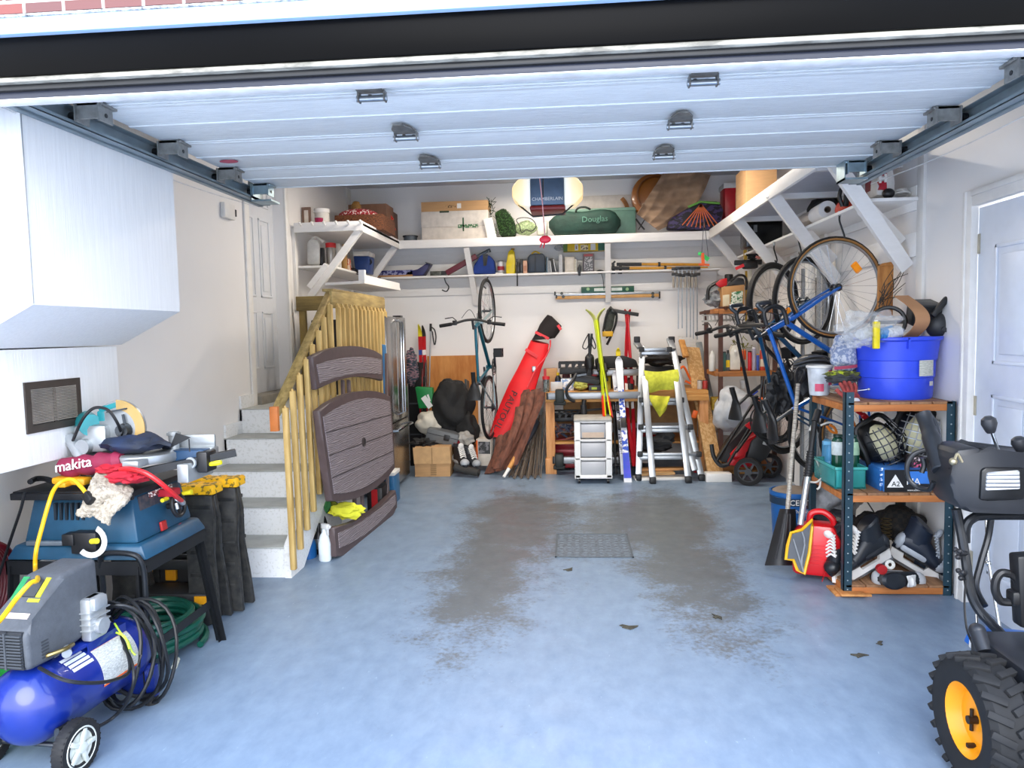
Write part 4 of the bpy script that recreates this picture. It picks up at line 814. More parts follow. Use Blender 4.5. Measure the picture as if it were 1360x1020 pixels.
# ---------------------------------------------------------------- fridge
FST=M('#a9a6a2',.25,.95,.06,3,(6,6,.5))
t=Thing('refrigerator','stainless french-door refrigerator beside the stair landing','refrigerator',(-2,6.9,0),w=True)
fx=-1.665; fy0,fy1=6.52,7.30; ZF=P(520,421,Y=6.9).z
b=t.mb().box(-2.36,fx-.06,fy0,fy1,.03,ZF-.02,.01); t.part(b,'cabinet',M('#4a4b4d',.5,.4)); fm=(fy0+fy1)/2
for ya,yb_ in ((fy0,fm-.003),(fm+.003,fy1)):
    b=t.mb().box(fx-.055,fx,ya,yb_,.64,ZF,.012); dr=t.part(b,'door',FST); y=fm-.05 if ya==fy0 else fm+.05
    b=t.mb(); b.tube([(fx,y,1.60),(fx+.05,y,1.58),(fx+.05,y,.72),(fx,y,.70)],.011,8); t.part(b,'handle',CHROME,dr)
b=t.mb().box(fx-.055,fx,fy0,fy1,.04,.63,.012); dr=t.part(b,'freezer_drawer',FST)
b=t.mb(); b.tube([(fx,fy0+.06,.575),(fx+.055,fy0+.08,.575),(fx+.055,fy1-.08,.575),(fx,fy1-.06,.575)],.012,8); t.part(b,'handle',CHROME,dr)
b=t.mb(); b.box(fx-.1,fx-.02,fy0+.02,fy0+.12,ZF-.02,ZF+.02,.004); b.box(fx-.1,fx-.02,fy1-.12,fy1-.02,ZF-.02,ZF+.02,.004); t.part(b,'hinge_cover',BLK)
b=MB(); b.box(-1.72,-1.66,6.38,6.50,.12,1.38,.02); solo(b,'foam_board',M('#2f6fa3',.6),'tall narrow blue board wedged between the folded picnic table and the refrigerator','board')
# ---------------------------------------------------------------- things tucked under the stairs
s0=P(432,744,Z=0)
t=Thing('spray_bottle','translucent white spray bottle on the floor at the end of the picnic table','bottle',TR(s0.x,s0.y,0,-.6))
b=t.mb().lathe([(0,0),(.042,0),(.046,.01),(.046,.11),(.034,.16),(.016,.19),(.016,.21)],Matrix.Scale(.8,4,(0,1,0)),20); t.part(b,'body',M('#e3edf2',.3,0,.05)); b=t.mb(); b.box(-.015,.05,-.014,.014,.21,.245,.006); b.box(.03,.045,-.006,.006,.17,.215,.002); b.box(.05,.065,-.008,.008,.222,.238,.002); t.part(b,'trigger',M('#dfe2e4',.4))
s1=P(421,735,Z=0)
BT('bottle','black bottle of car cleaner with silver label by the white spray bottle','bottle',420,15,697,s1.y-.03,BLK,zb=0,cap=BLK,shape='spray',band=M('#8d9298',.3,.6,.2,60))
b=MB().blob(P(411,735,Y=4.66),(.05,.06,.11),.1,2,3,3); solo(b,'plastic_bag',M('#1e63a8',.4),'blue plastic bag under the stair stringer','bag')
BT('spray_bottle','black trigger bottle standing behind the white spray bottle','bottle',426,11,674,4.95,M('#1c1c20',.4),zb=0.05,cap=M('#55565a',.5),shape='spray')
b=MB().blob(P(432,672,Y=5.1),(.08,.07,.05),.25,2.5,7,3); solo(b,'rag',M('#a9b03a',.9),'olive green rag on the pile under the stairs','cloth')
b=MB().blob(P(461,678,Y=4.95),(.11,.05,.05),.28,2.6,9,3); solo(b,'rag',M('#e0e03c',.9,0,.1),'bright yellow rag behind the lower bench plank','cloth')
BX('storage_bin','white plastic bin under the stairs','bin',440,466,655,5.35,.3,WHITE,zb=.0,lid=M('#3d5a44',.5))
BX('storage_box','black box under the stairs with a red ribbon on it','box',487,507,648,5.7,.25,BLK,zb=0,ex=(('ribbon',.3,.7,.3,.95,RED),))
BX('jug','blue jug at the far end under the stairs','jug',513,523,628,6.15,.2,M('#2c6fa0',.4),zb=0,lid=WHITE)
b=MB().blob(P(429,660,Y=5.0),(.05,.05,.10),.3,3,4,3); solo(b,'green_bottle',M('#3f8a4a',.5),'green plastic bottle half hidden behind the stringer','bottle')
# dark rack and clutter between the refrigerator and the plywood
BX('fabric_wardrobe','tall black fabric-covered rack between refrigerator and plywood','rack',541,558,482,7.95,.3,M('#16161a',.9,0,.3,5),zb=0,ex=(('shelf_edge',0,1,.3,.315,DGREY),('shelf_edge',0,1,.6,.615,DGREY)))
b=MB().blob(P(546,488,Y=7.8),(.07,.05,.19),.22,2.2,2,4); solo(b,'patterned_scarf',M('#8f6f78',.8,0,.6,22,(1,1,3),kind='hard',h2='#2f3b46'),'patterned multicoloured fabric bundle hanging by the refrigerator','fabric')
# ski pairs and poles at left
def ski(a,b_,w,th,mt,tipm=None,label='',group=None,curl=.12,name='ski',stripe=None,face=(0,-1,0),bow=0):
    """a = tail (floor), b_ = start of the upturned tip"""
    a,b_=V(a),V(b_); L=(b_-a).length; T=basis(a,b_-a,face); t=Thing(name,label,'ski',a,group,w=True)
    def seg(u0,u1,m,nm,par=None,off=0,k=1.0):
        b=t.mb(); n=10
        b.grid(lambda u,v:T@V(((u0+(u1-u0)*u)*L, bow*math.sin(PI*(u0+(u1-u0)*u))+(v-.5)*w*k*(1-.25*math.sin(PI*(u0+(u1-u0)*u))), -0.012*math.sin(PI*(u0+(u1-u0)*u))+off)),n,2,th); return t.part(b,nm,m,par)
    o=seg(0,1,mt,'board')
    b=t.mb(); b.grid(lambda u,v:T@V((L+curl*math.sin(u*1.1)/1.0,(v-.5)*w*(1-u**2*.75),curl*.9*(1-math.cos(u*1.3)))),8,2,th); t.part(b,'tip',tipm or mt)
    if stripe:
        for (u0,u1,m) in stripe: seg(u0,u1,m,'graphic',o,th*.35,.96)
    b=t.mb(); b.box(L*.44,L*.52,-w*.35,w*.35,th/2,th/2+.02,.003,T); t.part(b,'binding',BLK)
    return t
rd=M('#b8161e',.3,0,.1,8)
ski(P(560,560,Y=7.9),P(558,447,Y=8.15),.045,.012,rd,M('#e2d02a',.3),'red cross-country ski with yellow tip, left one of the pair left of the plywood',curl=.13,stripe=[(.78,.84,M('#24479c',.4))])
ski(P(566,560,Y=7.95),P(563,447,Y=8.2),.045,.012,rd,M('#2a2a2c',.3),'red cross-country ski with dark tip, right one of the pair left of the plywood',curl=.12,stripe=[(.78,.84,WHITE)])
t=Thing('ski_pole','silver ski pole with black strap leaning behind the plywood','ski pole',P(571,480,Y=8.2),w=True)
b=t.mb().cyl(P(569,560,Y=8.1),P(572,440,Y=8.24),.008); t.part(b,'shaft',ALU); b=t.mb(); b.cyl(P(572,440,Y=8.24),P(572,430,Y=8.25),.014); t.part(b,'grip',BLK); b=t.mb(); b.tube(cr([P(572,434,Y=8.24),P(577,438,Y=8.24),P(579,448,Y=8.24),P(577,458,Y=8.24),P(574,440,Y=8.24)]),.007,6); t.part(b,'strap',BLK)
for i,(x,yt) in enumerate(((561,474),(565,478))): rod('hockey_stick','%s black composite stick leaning left of the plywood'%('left-hand' if i==0 else 'right-hand'),'stick',P(x,585,Y=7.8),P(x,yt,Y=8.15),.014,BLK)
# plywood sheet
b=MB(); q=[P(567,473,Y=8.22),P(633,471,Y=8.22)]; b.prism([(q[0].x,0),(q[1].x,0),(q[1].x,q[0].z/1),(q[0].x,q[0].z)],.018,Matrix(((1,0,0,0),(0,0,-1,8.24),(0,1,0,0),(0,0,0,1)))@Matrix.Rotation(R_(0),4,'X'))
solo(b,'plywood_sheet',M('#d6954f',.6,0,.2,3,(3.5,1,.8),kind='wood',h2='#b8702e'),'knotty orange-brown plywood sheet standing against the back wall','board')
b=MB(); b.bar(P(620,505,Y=8.1),P(622,572,Y=8.0),.22,.02,(1,0,0)); solo(b,'metal_sheet',M('#4d5356',.5,.4),'dark grey narrow panel leaning under the hanging bicycle','panel')
# heap: garment cover, green bag, cases
b=MB().blob(P(600,540,Y=7.75),(.22,.14,.30),.14,1.7,21,5); b.blob(P(620,572,Y=7.7),(.12,.1,.18),.15,2,5,4); solo(b,'grill_cover',M('#1a1a1b',.75,0,.2,6,bump=.01),'crumpled black fabric cover heaped in front of the plywood','cover')
t=Thing('shopping_bag','green shopping bag with white swoosh lettering beside the black cover','bag',P(562,542,Y=7.8),w=True)
b=t.mb(); q=[P(551,514,Y=7.72),P(574,515,Y=7.72),P(576,541,Y=7.72),P(556,543,Y=7.72)]; b.prism([(p.x,p.z) for p in q],.10,Matrix(((1,0,0,0),(0,0,1,7.72),(0,1,0,0),(0,0,0,1))),.012); o=t.part(b,'bag',M('#14823f',.5,0,.1,12))
b=t.mb(); b.bar(P(562,527,Y=7.715),P(572,541,Y=7.715),.06,.004,(0,1,0)); b.bar(P(568,524,Y=7.715),P(571,533,Y=7.715),.02,.004,(0,1,0)); t.part(b,'lettering',WHITE,o)
b=MB().blob(P(570,562,Y=7.7),(.14,.1,.13),.12,1.9,11,4); solo(b,'plastic_bag',M('#d9d3c4',.5,0,.15,9),'cream plastic bag under the green bag','bag')
t=Thing('hard_case','grey plastic tool case tilted on top of the cardboard box','case',TR(P(586,587,Y=7.55).x,7.5,P(586,589,Y=7.55).z,0,0,R_(14)))
b=t.mb().box(-.17,.17,0,.26,.0,.14,.014); o=t.part(b,'shell',M('#6d7174',.5)); b=t.mb().box(-.16,.17,-.004,.0,.085,.09); b.box(.02,.08,-.012,0,.05,.11,.003); t.part(b,'latch',BLK,o)
b=MB().blob(P(562,589,Y=7.5),(.12,.10,.05),.3,3,31,4); solo(b,'cable_bundle',M('#1d1e20',.6),'tangle of black cables in the open cardboard box','cables')
t=Thing('cardboard_box','brown cardboard box with folded flap on the floor by the refrigerator','box',TR(P(575,633,Z=0).x,7.33,0,R_(2)))
w_=P(599,600,Y=7.33).x-P(552,600,Y=7.33).x; h_=P(575,594,Y=7.33).z
b=t.mb().box(-w_/2,w_/2,0,.34,0,h_,.004); o=t.part(b,'body',CARD); b=t.mb(); b.prism([(-w_/2-.012,h_),(w_/2,h_+.004),(w_/2+.008,h_*.45),(-w_/2-.002,h_*.45)],.006,basis((0,-.008,0),(1,0,0),(0,-1,0))); t.part(b,'flap',M('#cfa777',.85),o)
b=t.mb(); b.box(-.003,.004,-.018,-.014,h_*.45,h_); t.part(b,'crease',M('#9c7c54',.85),o); b=t.mb()
for i in range(6): b.box(-.02,.04,-.004,-.001,h_*.06+i*.02,h_*.06+i*.02+.008)
t.part(b,'printed_marks',M('#8e7450',.85),o)
# hockey gear pile right of the box
b=MB().blob(P(617,583,Y=7.6),(.10,.08,.07),.2,2.2,41,4); solo(b,'padded_glove',M('#b9b5ad',.8,0,.2,10),'off-white padded glove piled on the skates','glove')
b=MB().blob(P(606,588,Y=7.55),(.04,.05,.09),.2,2,44,3); solo(b,'glove',M('#8c1822',.8),'dark red glove beside the white padded glove','glove')
def boot(name,label,T,m1,m2,lace=None,blade=None,group=None,mlabel='skate'):
    t=Thing(name,label,mlabel,T,group)
    b=t.mb(); rings=[]
    prof=[(-.125,.09,.02,.0),(-.115,.11,.04,.0),(-.06,.15,.048,0),(.0,.15,.048,0),(.05,.12,.048,0),(.095,.092,.049,0),(.135,.08,.045,0),(.16,.065,.034,0),(.172,.04,.014,0)]
    for x,h,w,_ in prof: rings.append([b.v((x,w*math.cos(a),h/2+h/2*math.sin(a)+.0)) for a in [2*PI*k/14 for k in range(14)]])
    b.skin(rings); up=[]
    for z,x0,x1,w in ((.07,-.115,.055,.047),(.11,-.115,.045,.046),(.145,-.118,.03,.047),(.175,-.125,.022,.049),(.20,-.13,.015,.05),(.212,-.11,-.01,.042)):
        up.append([b.v(((x0+x1)/2+(x1-x0)/2*math.cos(a),w*math.sin(a),z+.015*math.cos(a+PI))) for a in [2*PI*k/14 for k in range(14)]])
    b.skin(up); t.part(b,'boot',m1)
    b=t.mb(); b.ell((.13,0,.042),(.048,.049,.04)); b.ell((-.10,0,.06),(.032,.049,.055)); b.box(-.09,.06,-.0505,.0505,.02,.06,.015); t.part(b,'shell_panel',m2)
    if lace:
        b=t.mb(); 
        for k in range(7):
            u=k/6; x=.10-.065*u; z=.088+.095*u**.9+.008; b.tube([(x,-.03,z-.006),(x-.01,0,z+.008),(x-.014,.03,z-.004)],.0055,6); b.tube([(x,.03,z-.006),(x-.01,0,z+.01),(x-.014,-.03,z-.004)],.0055,6)
        b.ell((.035,0,.205),(.016,.03,.028)); t.part(b,'laces',lace)
    if blade:
        b=t.mb(); b.prism([(-.12,0),(-.11,-.055),(.15,-.055),(.175,-.04),(.15,0),(.09,0),(.08,-.03),(-.04,-.03),(-.05,0)],.022,basis((0,.011,0),(1,0,0),(0,-1,0))); o=t.part(b,'blade_holder',blade); b=t.mb(); b.box(-.125,.17,-.002,.002,-.075,-.05); t.part(b,'blade',STEEL,o)
    return t
q=P(612,611,Y=7.5); boot('ski_boot','black and silver ski boot standing beside the cardboard box','boot' and TR(q.x,7.45,.1,R_(-60)),M('#23242a',.4),M('#b9bdc2',.4),WHITE,None,mlabel='boot')
q=P(624,614,Y=7.5); boot('ski_boot','silver-laced ski boot next to the magazine carton','x' and TR(q.x,7.5,.08,R_(-50)),M('#33353a',.4),M('#a7abb0',.4),WHITE,None,mlabel='boot')
t=Thing('rolled_mat','dark rolled mat lying on the floor before the boots','mat',P(620,624,Y=7.3),w=True); b=t.mb(); b.tube([P(604,620,Y=7.35),P(620,625,Y=7.32),P(636,628,Y=7.28)],.038,14); t.part(b,'roll',M('#3c3b3a',.9)); b=t.mb().torus(P(636,628,Y=7.28),(1,-.1,0),.022,.006,16,6); t.part(b,'core',BLK)
BX('carton','white carton with a grey printed picture and orange edge beside the leaning slats','carton',632,652,583,7.6,.22,M('#ddd4c8',.7),zb=.06,ex=(('picture',.15,.95,.45,.9,M('#7f7d7f',.6,0,.5,18,kind='hard',h2='#3a3a3c')),('orange_strip',0,.1,.05,.95,ORG)),rot=-8)
BX('carton','narrow brown board carton left of the white printed carton','carton',626,632,594,7.62,.2,M('#a3623c',.7),zb=.05,ex=(('edge',.2,.8,.1,.9,M('#8a4c2c',.7)),))
b=MB().blob(P(641,573,Y=7.85),(.09,.09,.09),.12,1.8,51,4); solo(b,'cloth_sack',M('#cfcac2',.85),'pale cloth sack below the rear wheel of the hanging bicycle','sack')
# hanging bicycle on the back wall
hub=P(647,413,Y=7.55)
bicycle('hanging_bicycle','teal and silver bicycle hanging by its front wheel on the back wall',hung(hub,R_(-97),0),M('#0f6a80',.3,.3),RUB,True,fc2=M('#9fb4ba',.3,.5))
t=Thing('bike_hook','empty black bicycle hook under the lower back shelf','hook',P(592,375,Y=8.15),w=True); b=t.mb(); b.tube(cr([P(590,368,Y=8.2),P(592,375,Y=8.1),P(596,381,Y=8.0),P(593,387,Y=7.98),P(587,385,Y=7.97)]),.007,8); t.part(b,'hook',BLK); b=t.mb().cyl(P(590,368,Y=8.2),P(590,366,Y=8.2),.012); t.part(b,'thread',STEEL)
t=Thing('bike_hook','black bicycle hook holding the hanging teal bicycle','hook',P(645,375,Y=8.1),w=True); b=t.mb(); b.tube(cr([P(648,368,Y=8.1),P(645,374,Y=7.9),P(641,378,Y=7.6),P(645,383,Y=7.5)]),.007,8); t.part(b,'hook',BLK); b=t.mb().cyl(P(648,368,Y=8.1),P(648,366,Y=8.1),.012); t.part(b,'thread',STEEL)
# ---------------------------------------------------------------- red board bag
RB=M('#f01420',.55,0,.12,3,h2='#c80e1a')
t=Thing('board_bag','long red board bag with black hood leaning on the back wall behind brown slats','bag',P(662,575,Y=7.7),w=True)
yb_=7.75
def lp(x,y,dy=0):
    f_=(y-420)/160.; return P(x,y,Y=8.12-.42*f_+dy)
b=t.mb(); 
rows=[(452,705,729),(470,697,727),(490,687,719),(510,676,713),(535,665,706),(560,655,692),(578,650,672)]
rings=[]
for y,xa,xb in rows:
    a=lp(xa,y); c=lp(xb,y+(5 if y<460 else 0)); m=(a+c)/2; r=(c-a).length/2; ax=(c-a).normalized(); dn=V((.2,-.95,-.2)).normalized()
    rings.append([b.v(m+ax*(r*math.cos(2*PI*k/16))+dn*(.065*math.sin(2*PI*k/16))) for k in range(16)])
b.skin(rings); body=t.part(b,'bag',RB)
b=t.mb(); rings=[]
for (xa,ya),(xb,yb2) in (((706,452),(731,450)),((714,438),(737,449)),((717,431),(743,441)),((722,424),(746,433)),((727,418),(733,420))):
    a=lp(xa,ya,-.01); c=lp(xb,yb2,-.01); m=(a+c)/2; r=(c-a).length/2; ax=(c-a).normalized(); rings.append([b.v(m+ax*(r*math.cos(2*PI*k/14))+V((0,-.07*math.sin(2*PI*k/14),0))) for k in range(14)])
b.skin(rings); hood=t.part(b,'black_hood',M('#1b1416',.85,0,.2,10))
b=t.mb(); b.bar(lp(741,432,-.07),lp(745,438,-.07),.03,.012,(0,1,0)); t.part(b,'hood_patch',M('#e03040',.5),hood)
b=t.mb(); b.bar(lp(711,441,-.075),lp(729,450,-.075),.03,.01,(0,1,0)); b.bar(lp(698,464,-.07),lp(714,474,-.075),.035,.006,(0,1,0)); t.part(b,'strap',M('#f0444c',.6))
b=t.mb(); b.tube(cr([lp(731,452,-.06),lp(730,462,-.06),lp(724,475,-.07),lp(712,490,-.075),lp(700,515,-.08)]),.008,6); t.part(b,'rope_handle',M('#f0444c',.6))
b=t.mb()
L_=[('L',660,569),('U',663,562),('O',667,555),('T',670,547),('N',674,538),('A',677,530),('P',680,524)]
for ch,x,y in L_+[('O',684,516),('S',676,524)]:
    q=lp(x,y,-.085); 
for ch,u in (('P',.86),('A',.73),('U',.60),('T',.47),('O',.34),('U',.21),('L',.08)):
    q=lp(658+28*u,572-58*u,-.10); b.text(ch,.10,basis(q,lp(658,572,-.1)-lp(686,514,-.1),(.1,-1,-.2)),.002)
t.part(b,'lettering',BLK)
b=t.mb(); b.box(-.02,.02,-.01,.01,-.03,.03,.003,Matrix.Translation(lp(709,490,-.07))); t.part(b,'buckle',STEEL)
b=MB(); q=P(656,590,Y=7.7); b.box(q.x-.03,q.x+.04,7.68,7.76,.0,q.z+.07,.02); solo(b,'black_tail_bag',BLK,'black lower end bag showing under the red board bag','bag')
# brown curved slats
SL=wood('#7a4a38','#4d2c22',(6,6,1),.7)
for i,(xt,yt,xm,ym,xb2,yb3,w_) in enumerate(((684,515,678,560,650,632,.075),(675,540,665,575,658,620,.06),(698,518,690,560,664,625,.07),(712,517,700,560,676,622,.08),(705,520,694,566,668,610,.06),(720,520,706,560,682,618,.06),(690,540,680,580,660,622,.06))):
    Yt=8.0-.05*i; t0,t1,t2=P(xt,yt,Y=7.95-.06*i),P(xm,ym,Y=7.75-.06*i),P(xb2,yb3,Y=7.45-.03*i); t2.z=max(t2.z,.01); cv=cr([t0,t0.lerp(t1,.5)+V((.02,0,.02)),t1,t1.lerp(t2,.5)+V((0,0,-.01)),t2],4)
    b=MB().grid(lambda u,v:(lambda p,q,f_: p.lerp(q,f_))(cv[min(int(u*(len(cv)-1)),len(cv)-2)],cv[min(int(u*(len(cv)-1))+1,len(cv)-1)],u*(len(cv)-1)-min(int(u*(len(cv)-1)),len(cv)-2))+V(((v-.5)*w_*1.3,-.02*math.cos((v-.5)*3),(v-.5)*w_*.25)),20,3,.016)
    solo(b,'warped_plank',SL,'warped reddish-brown plank leaning against the red board bag','slat',group='warped brown planks in front of the board bag')
# thin rods bundle and broom handle
random.seed(5)
for i in range(30):
    u=i/29; a=P(676+42*u,628+6*math.sin(i*2.1),Y=7.25+.1*math.sin(i)); a.z=.012; c_=P(700+22*u+3*math.sin(i*3.3),578-22*u+12*math.sin(i*1.7),Y=7.75)
    rod('thin_stake','thin grey-brown garden stake in the leaning bundle left of the workbench leg','stake',a,c_,.0055,M('#75675a',.8,0,.25,20) if i%3 else M('#57483c',.8),group='bundle of thin stakes by the workbench',n=6)
t=Thing('paddle','dark blade paddle with worn wooden shaft and white end leaning by the stakes','paddle',P(670,632,Z=0),w=True)
a,c_,d_,e_=P(669,634,Y=7.2),P(676,622,Y=7.25),P(690,597,Y=7.4),P(712,560,Y=7.7); a.z=max(a.z,.02)
b=t.mb().cyl(c_,d_,.022); t.part(b,'shaft',PINE); b=t.mb().cyl(a,c_,.016,.018); t.part(b,'white_end',WHITE); b=t.mb().tube([d_,d_.lerp(e_,.3),d_.lerp(e_,.7),e_],[.024,.05,.055,.04],8); t.part(b,'blade',M('#39414e',.6))
b=MB().box(P(708,540,Y=7.95).x,P(722,540,Y=7.95).x,7.93,7.95,.0,zat(715,528,7.95)); solo(b,'grey_board',M('#9aa0a2',.6),'grey board standing between brown planks and the workbench leg','board')
# ================================================================ upper back shelf contents
ZU=2.475
def XM(m): return Matrix(((1,0,0,0),(0,0,-1,0),(0,1,0,0),(0,0,0,1)))
def fprism(b,pts,Y,th,bev=.004):
    """outline given in px at plane Y, extruded away from the viewer"""
    q=[P(x,y,Y=Y) for x,y in pts]; return b.prism([(p.x,p.z) for p in q],-th,Matrix(((1,0,0,0),(0,0,-1,Y),(0,1,0,0),(0,0,0,1))),bev)
WREATH=M('#2c6a35',.8,0,.5,60,bump=.01); TGR=M('#1f4425',.85,0,.5,60,bump=.01)
t=BX('christmas_tree_box','cream long carton with printed fir sprigs, bottom one of the shelf stack','box',560,651,301,7.98,.28,M('#d8cfc4',.7),zb=ZU+.0)
BX('christmas_tree_box','cream long carton with printed fir sprigs, middle one of the stack of three','box',559,648,280,7.98,.28,M('#ddd5cb',.7),yb=301,ex=(('printed_sprig',.62,.64,-.3,.55,M('#2f5a36',.7)),('printed_sprig',.55,.85,-.1,.12,M('#3b6b44',.7,0,.5,60,kind='spots',h2='#ddd5cb')),('printed_sprig',.28,.42,.9,1.02,M('#3c4a35',.7))))
t=BX('cardboard_box','open tan carton on top of the stack on the upper shelf','box',559,648,267,7.98,.28,CARD,yb=280,ex=(('printed_marks',.37,.52,.3,.6,M('#5f4a30',.8,0,.3,90,kind='hard',h2='#c49a6c')),('shipping_label',.54,.6,.25,.75,WHITE)))
b=MB()
random.seed(3)
q=P(652,272,Y=8.05)
for i in range(40):
    a=V((q.x+random.uniform(-.03,.02),8.05+random.uniform(-.05,.1),q.z+random.uniform(-.12,.05))); b.bar(a,a+V((random.uniform(-.05,.05),random.uniform(-.03,.03),random.uniform(-.05,.05))),.006,.004)
solo(b,'fir_branch',TGR,'artificial fir branch sticking out of the stacked cartons','branch')
BX('white_carton','slim white carton leaning beside the stacked cartons','box',647,659,289,7.95,.16,WHITE,zb=ZU,tilt=-12)
t=Thing('green_fur_cushion','dark green furry bundle like a folded artificial wreath on the upper shelf','bundle',P(672,314,Y=8.0),w=True)
b=t.mb(); fprism(b,[(656,282),(669,275),(681,289),(685,301),(684,313),(664,314)],7.98,.18,.03); o=t.part(b,'bundle',M('#26461f',.9,0,.6,70,bump=.02))
b=t.mb(); 
for i in range(160):
    x=random.uniform(659,683); y=random.uniform(280,312); 
    if y<275+(x-669)*1.0 or y<282-(x-656)*.5: continue
    p=P(x,y,Y=7.965); b.bar(p,p+V((random.uniform(-.02,.02),-.02,random.uniform(-.02,.02))),.004,.004)
t.part(b,'tufts',M('#3a6329',.9))
t=Thing('mesh_bag','pale green string mesh bag with dark trim on the upper shelf','bag',P(698,312,Y=7.98),w=True)
b=t.mb().blob(P(698,303,Y=8.05),(.115,.08,.075),.1,2,5,4); t.part(b,'bag',M('#a9bd8c',.8,0,.4,60)); b=t.mb(); b.tube(cr([P(686,292,Y=7.95),P(694,289,Y=7.95),P(706,291,Y=7.95),P(712,300,Y=7.95),P(706,307,Y=7.95),P(699,305,Y=7.95),P(693,309,Y=7.95),P(690,300,Y=7.95)],6,True),.005,5,True); t.part(b,'trim',BLK)
b=MB(); fprism(b,[(712,298),(727,292),(727,311),(713,312)],8.1,.1,.02); solo(b,'cloth_bundle',M('#d9d5c8',.85),'pale cloth bundle between the mesh bag and the green duffel','bundle')
t=Thing('duffel_bag','long dark green canvas duffel bag on the upper shelf under the opener','bag',P(775,310,Y=7.95),w=True)
b=t.mb(); rings=[]
a0=P(729,297,Y=8.0); a1=P(824,293,Y=8.0)
for i in range(15):
    u=i/14; c=a0.lerp(a1,u); hz=.13*(1-.0*u)+.006*math.sin(u*11)-(.02 if 0<u<.15 else 0); hy=.10; k=.25 if i in (0,14) else (.85 if i in (1,13) else 1)
    rings.append([b.v((c.x,c.y+hy*k*math.copysign(abs(math.cos(a))**.6,math.cos(a)),ZU+hz+hz*k*math.copysign(abs(math.sin(a))**.6,math.sin(a)))) for a in [2*PI*j/20 for j in range(20)]])
b.skin(rings); o=t.part(b,'bag',M('#12392f',.75,0,.25,8,(1,1,1),.01))
b=t.mb(); b.text('Douglas',.085,basis(P(790,291,Y=7.885),(1,0,.02),(0,-1,0))); t.part(b,'lettering',M('#4c7a6a',.6),o)
b=t.mb(); b.tube(cr([P(764,284,Y=7.95),P(767,277,Y=7.92),P(776,275,Y=7.92),P(784,278,Y=7.95)]),.011,7); t.part(b,'handle',M('#16241f',.7))
BX('storage_bin','grey-green plastic tote behind the green duffel bag','bin',752,844,277,8.1,.18,M('#5f8576',.5),zb=ZU,lid=M('#6f9585',.5))
b=MB()
for k in range(4): b.torus(P(807,283,Y=8.16)+V((0,-.012*k,0)),(0,-1,.1),.235-.012*k,.008,40,6,0,PI)
solo(b,'wicker_hoop',wood('#9a6a3c','#6e4522',(3,3,3)),'bent brown wooden hoop behind the tote on the upper shelf','hoop')
BX('shelf_liner','white board standing behind the tote on the upper shelf','board',742,845,260,8.22,.02,M('#c9c2bb',.7),zb=ZU)
t=Thing('djembe_drum','amber brown round wooden drum standing on the upper shelf','drum',P(860,305,Y=8.1),w=True)
c=P(868,262,Y=8.12); b=t.mb(); b.lathe([(0,0),(.20,0),(.235,.03),(.24,.1),(.235,.14),(.2,.16),(0,.16)],basis(c+V((0,.1,0)),(1,0,0),(.15,-1,.1)),32); o=t.part(b,'shell',M('#a3601c',.3,0,.3,3,coat=.5)); b=t.mb().torus(c+V((.02,-.06,.01)),(.15,-1,.1),.20,.012,32,6); t.part(b,'rim',M('#6f3d12',.4),o)
t=Thing('tan_cloth','crumpled tan canvas cloth draped over the drum','cloth',P(890,300,Y=7.95),w=True)
def tan(u,v):
    A=(880,228);B=(942,224);C=(928,270);D=(868,306);E=(846,272)
    x=(1-v)*((1-u)*846+u*886)+v*((1-u)*874+u*944); y=(1-v)*((1-u)*284+u*222)+v*((1-u)*306+u*232)
    x+=6*math.sin(u*PI)*v*1.5; y+=10*math.sin(u*PI)*v
    return P(x,y,Y=7.88+.03*math.sin(u*9+v*5)+.06*v+.022*abs(math.sin(u*3+v*11))+.02*math.sin(u*23-v*9))
b=t.mb().grid(tan,50,34,.008); t.part(b,'cloth',M('#a98c72',.85,0,.25,5,(1,1,1),.006))
t=Thing('patterned_bag','purple and orange butterfly patterned bag at the end of the upper shelf','bag',P(925,300,Y=7.9),w=True)
b=t.mb(); fprism(b,[(886,304),(890,290),(912,277),(936,266),(956,267),(962,279),(958,296),(945,305)],7.86,.16,.03); o=t.part(b,'bag',M('#3d2f5c',.6,0,.8,16,(1,1,2),kind='hard',h2='#120f1c'))
b=t.mb(); 
for i in range(9): u=i/8; b.bar(P(931,271,Y=7.84),P(906+48*u,303-8*abs(u-.5),Y=7.84),.010,.004,(0,1,0))
t.part(b,'orange_veins',M('#d96a34',.6),o); b=t.mb(); b.tube([P(914,275,Y=7.845),P(930,268,Y=7.845),P(956,270,Y=7.845)],.012,6); t.part(b,'green_trim',M('#6fae4a',.6),o)
b=t.mb(); b.tube(cr([P(845,291,Y=8.0),P(850,298,Y=7.95),P(856,305,Y=7.95)]),.01,6); b.tube([P(848,305,Y=7.95),P(856,292,Y=7.98)],.006,6); t.part(b,'cord_end',BLK)
BX('cooler','red drink cooler with white lid at the corner of the shelves','cooler',962,990,243,8.0,.25,M('#c01228',.35),zb=ZU,lid=M('#e3e6e8',.4),bev=.03)
BX('cardboard_box','tan cardboard box above the right overhead shelf behind its front rail','box',991,1032,219,6.6,.4,CARD,zb=2.485)
BX('storage_bin','black bin base wedged under the tan box on the overhead shelf','bin',986,1002,248,7.2,.3,BLK,zb=2.485)
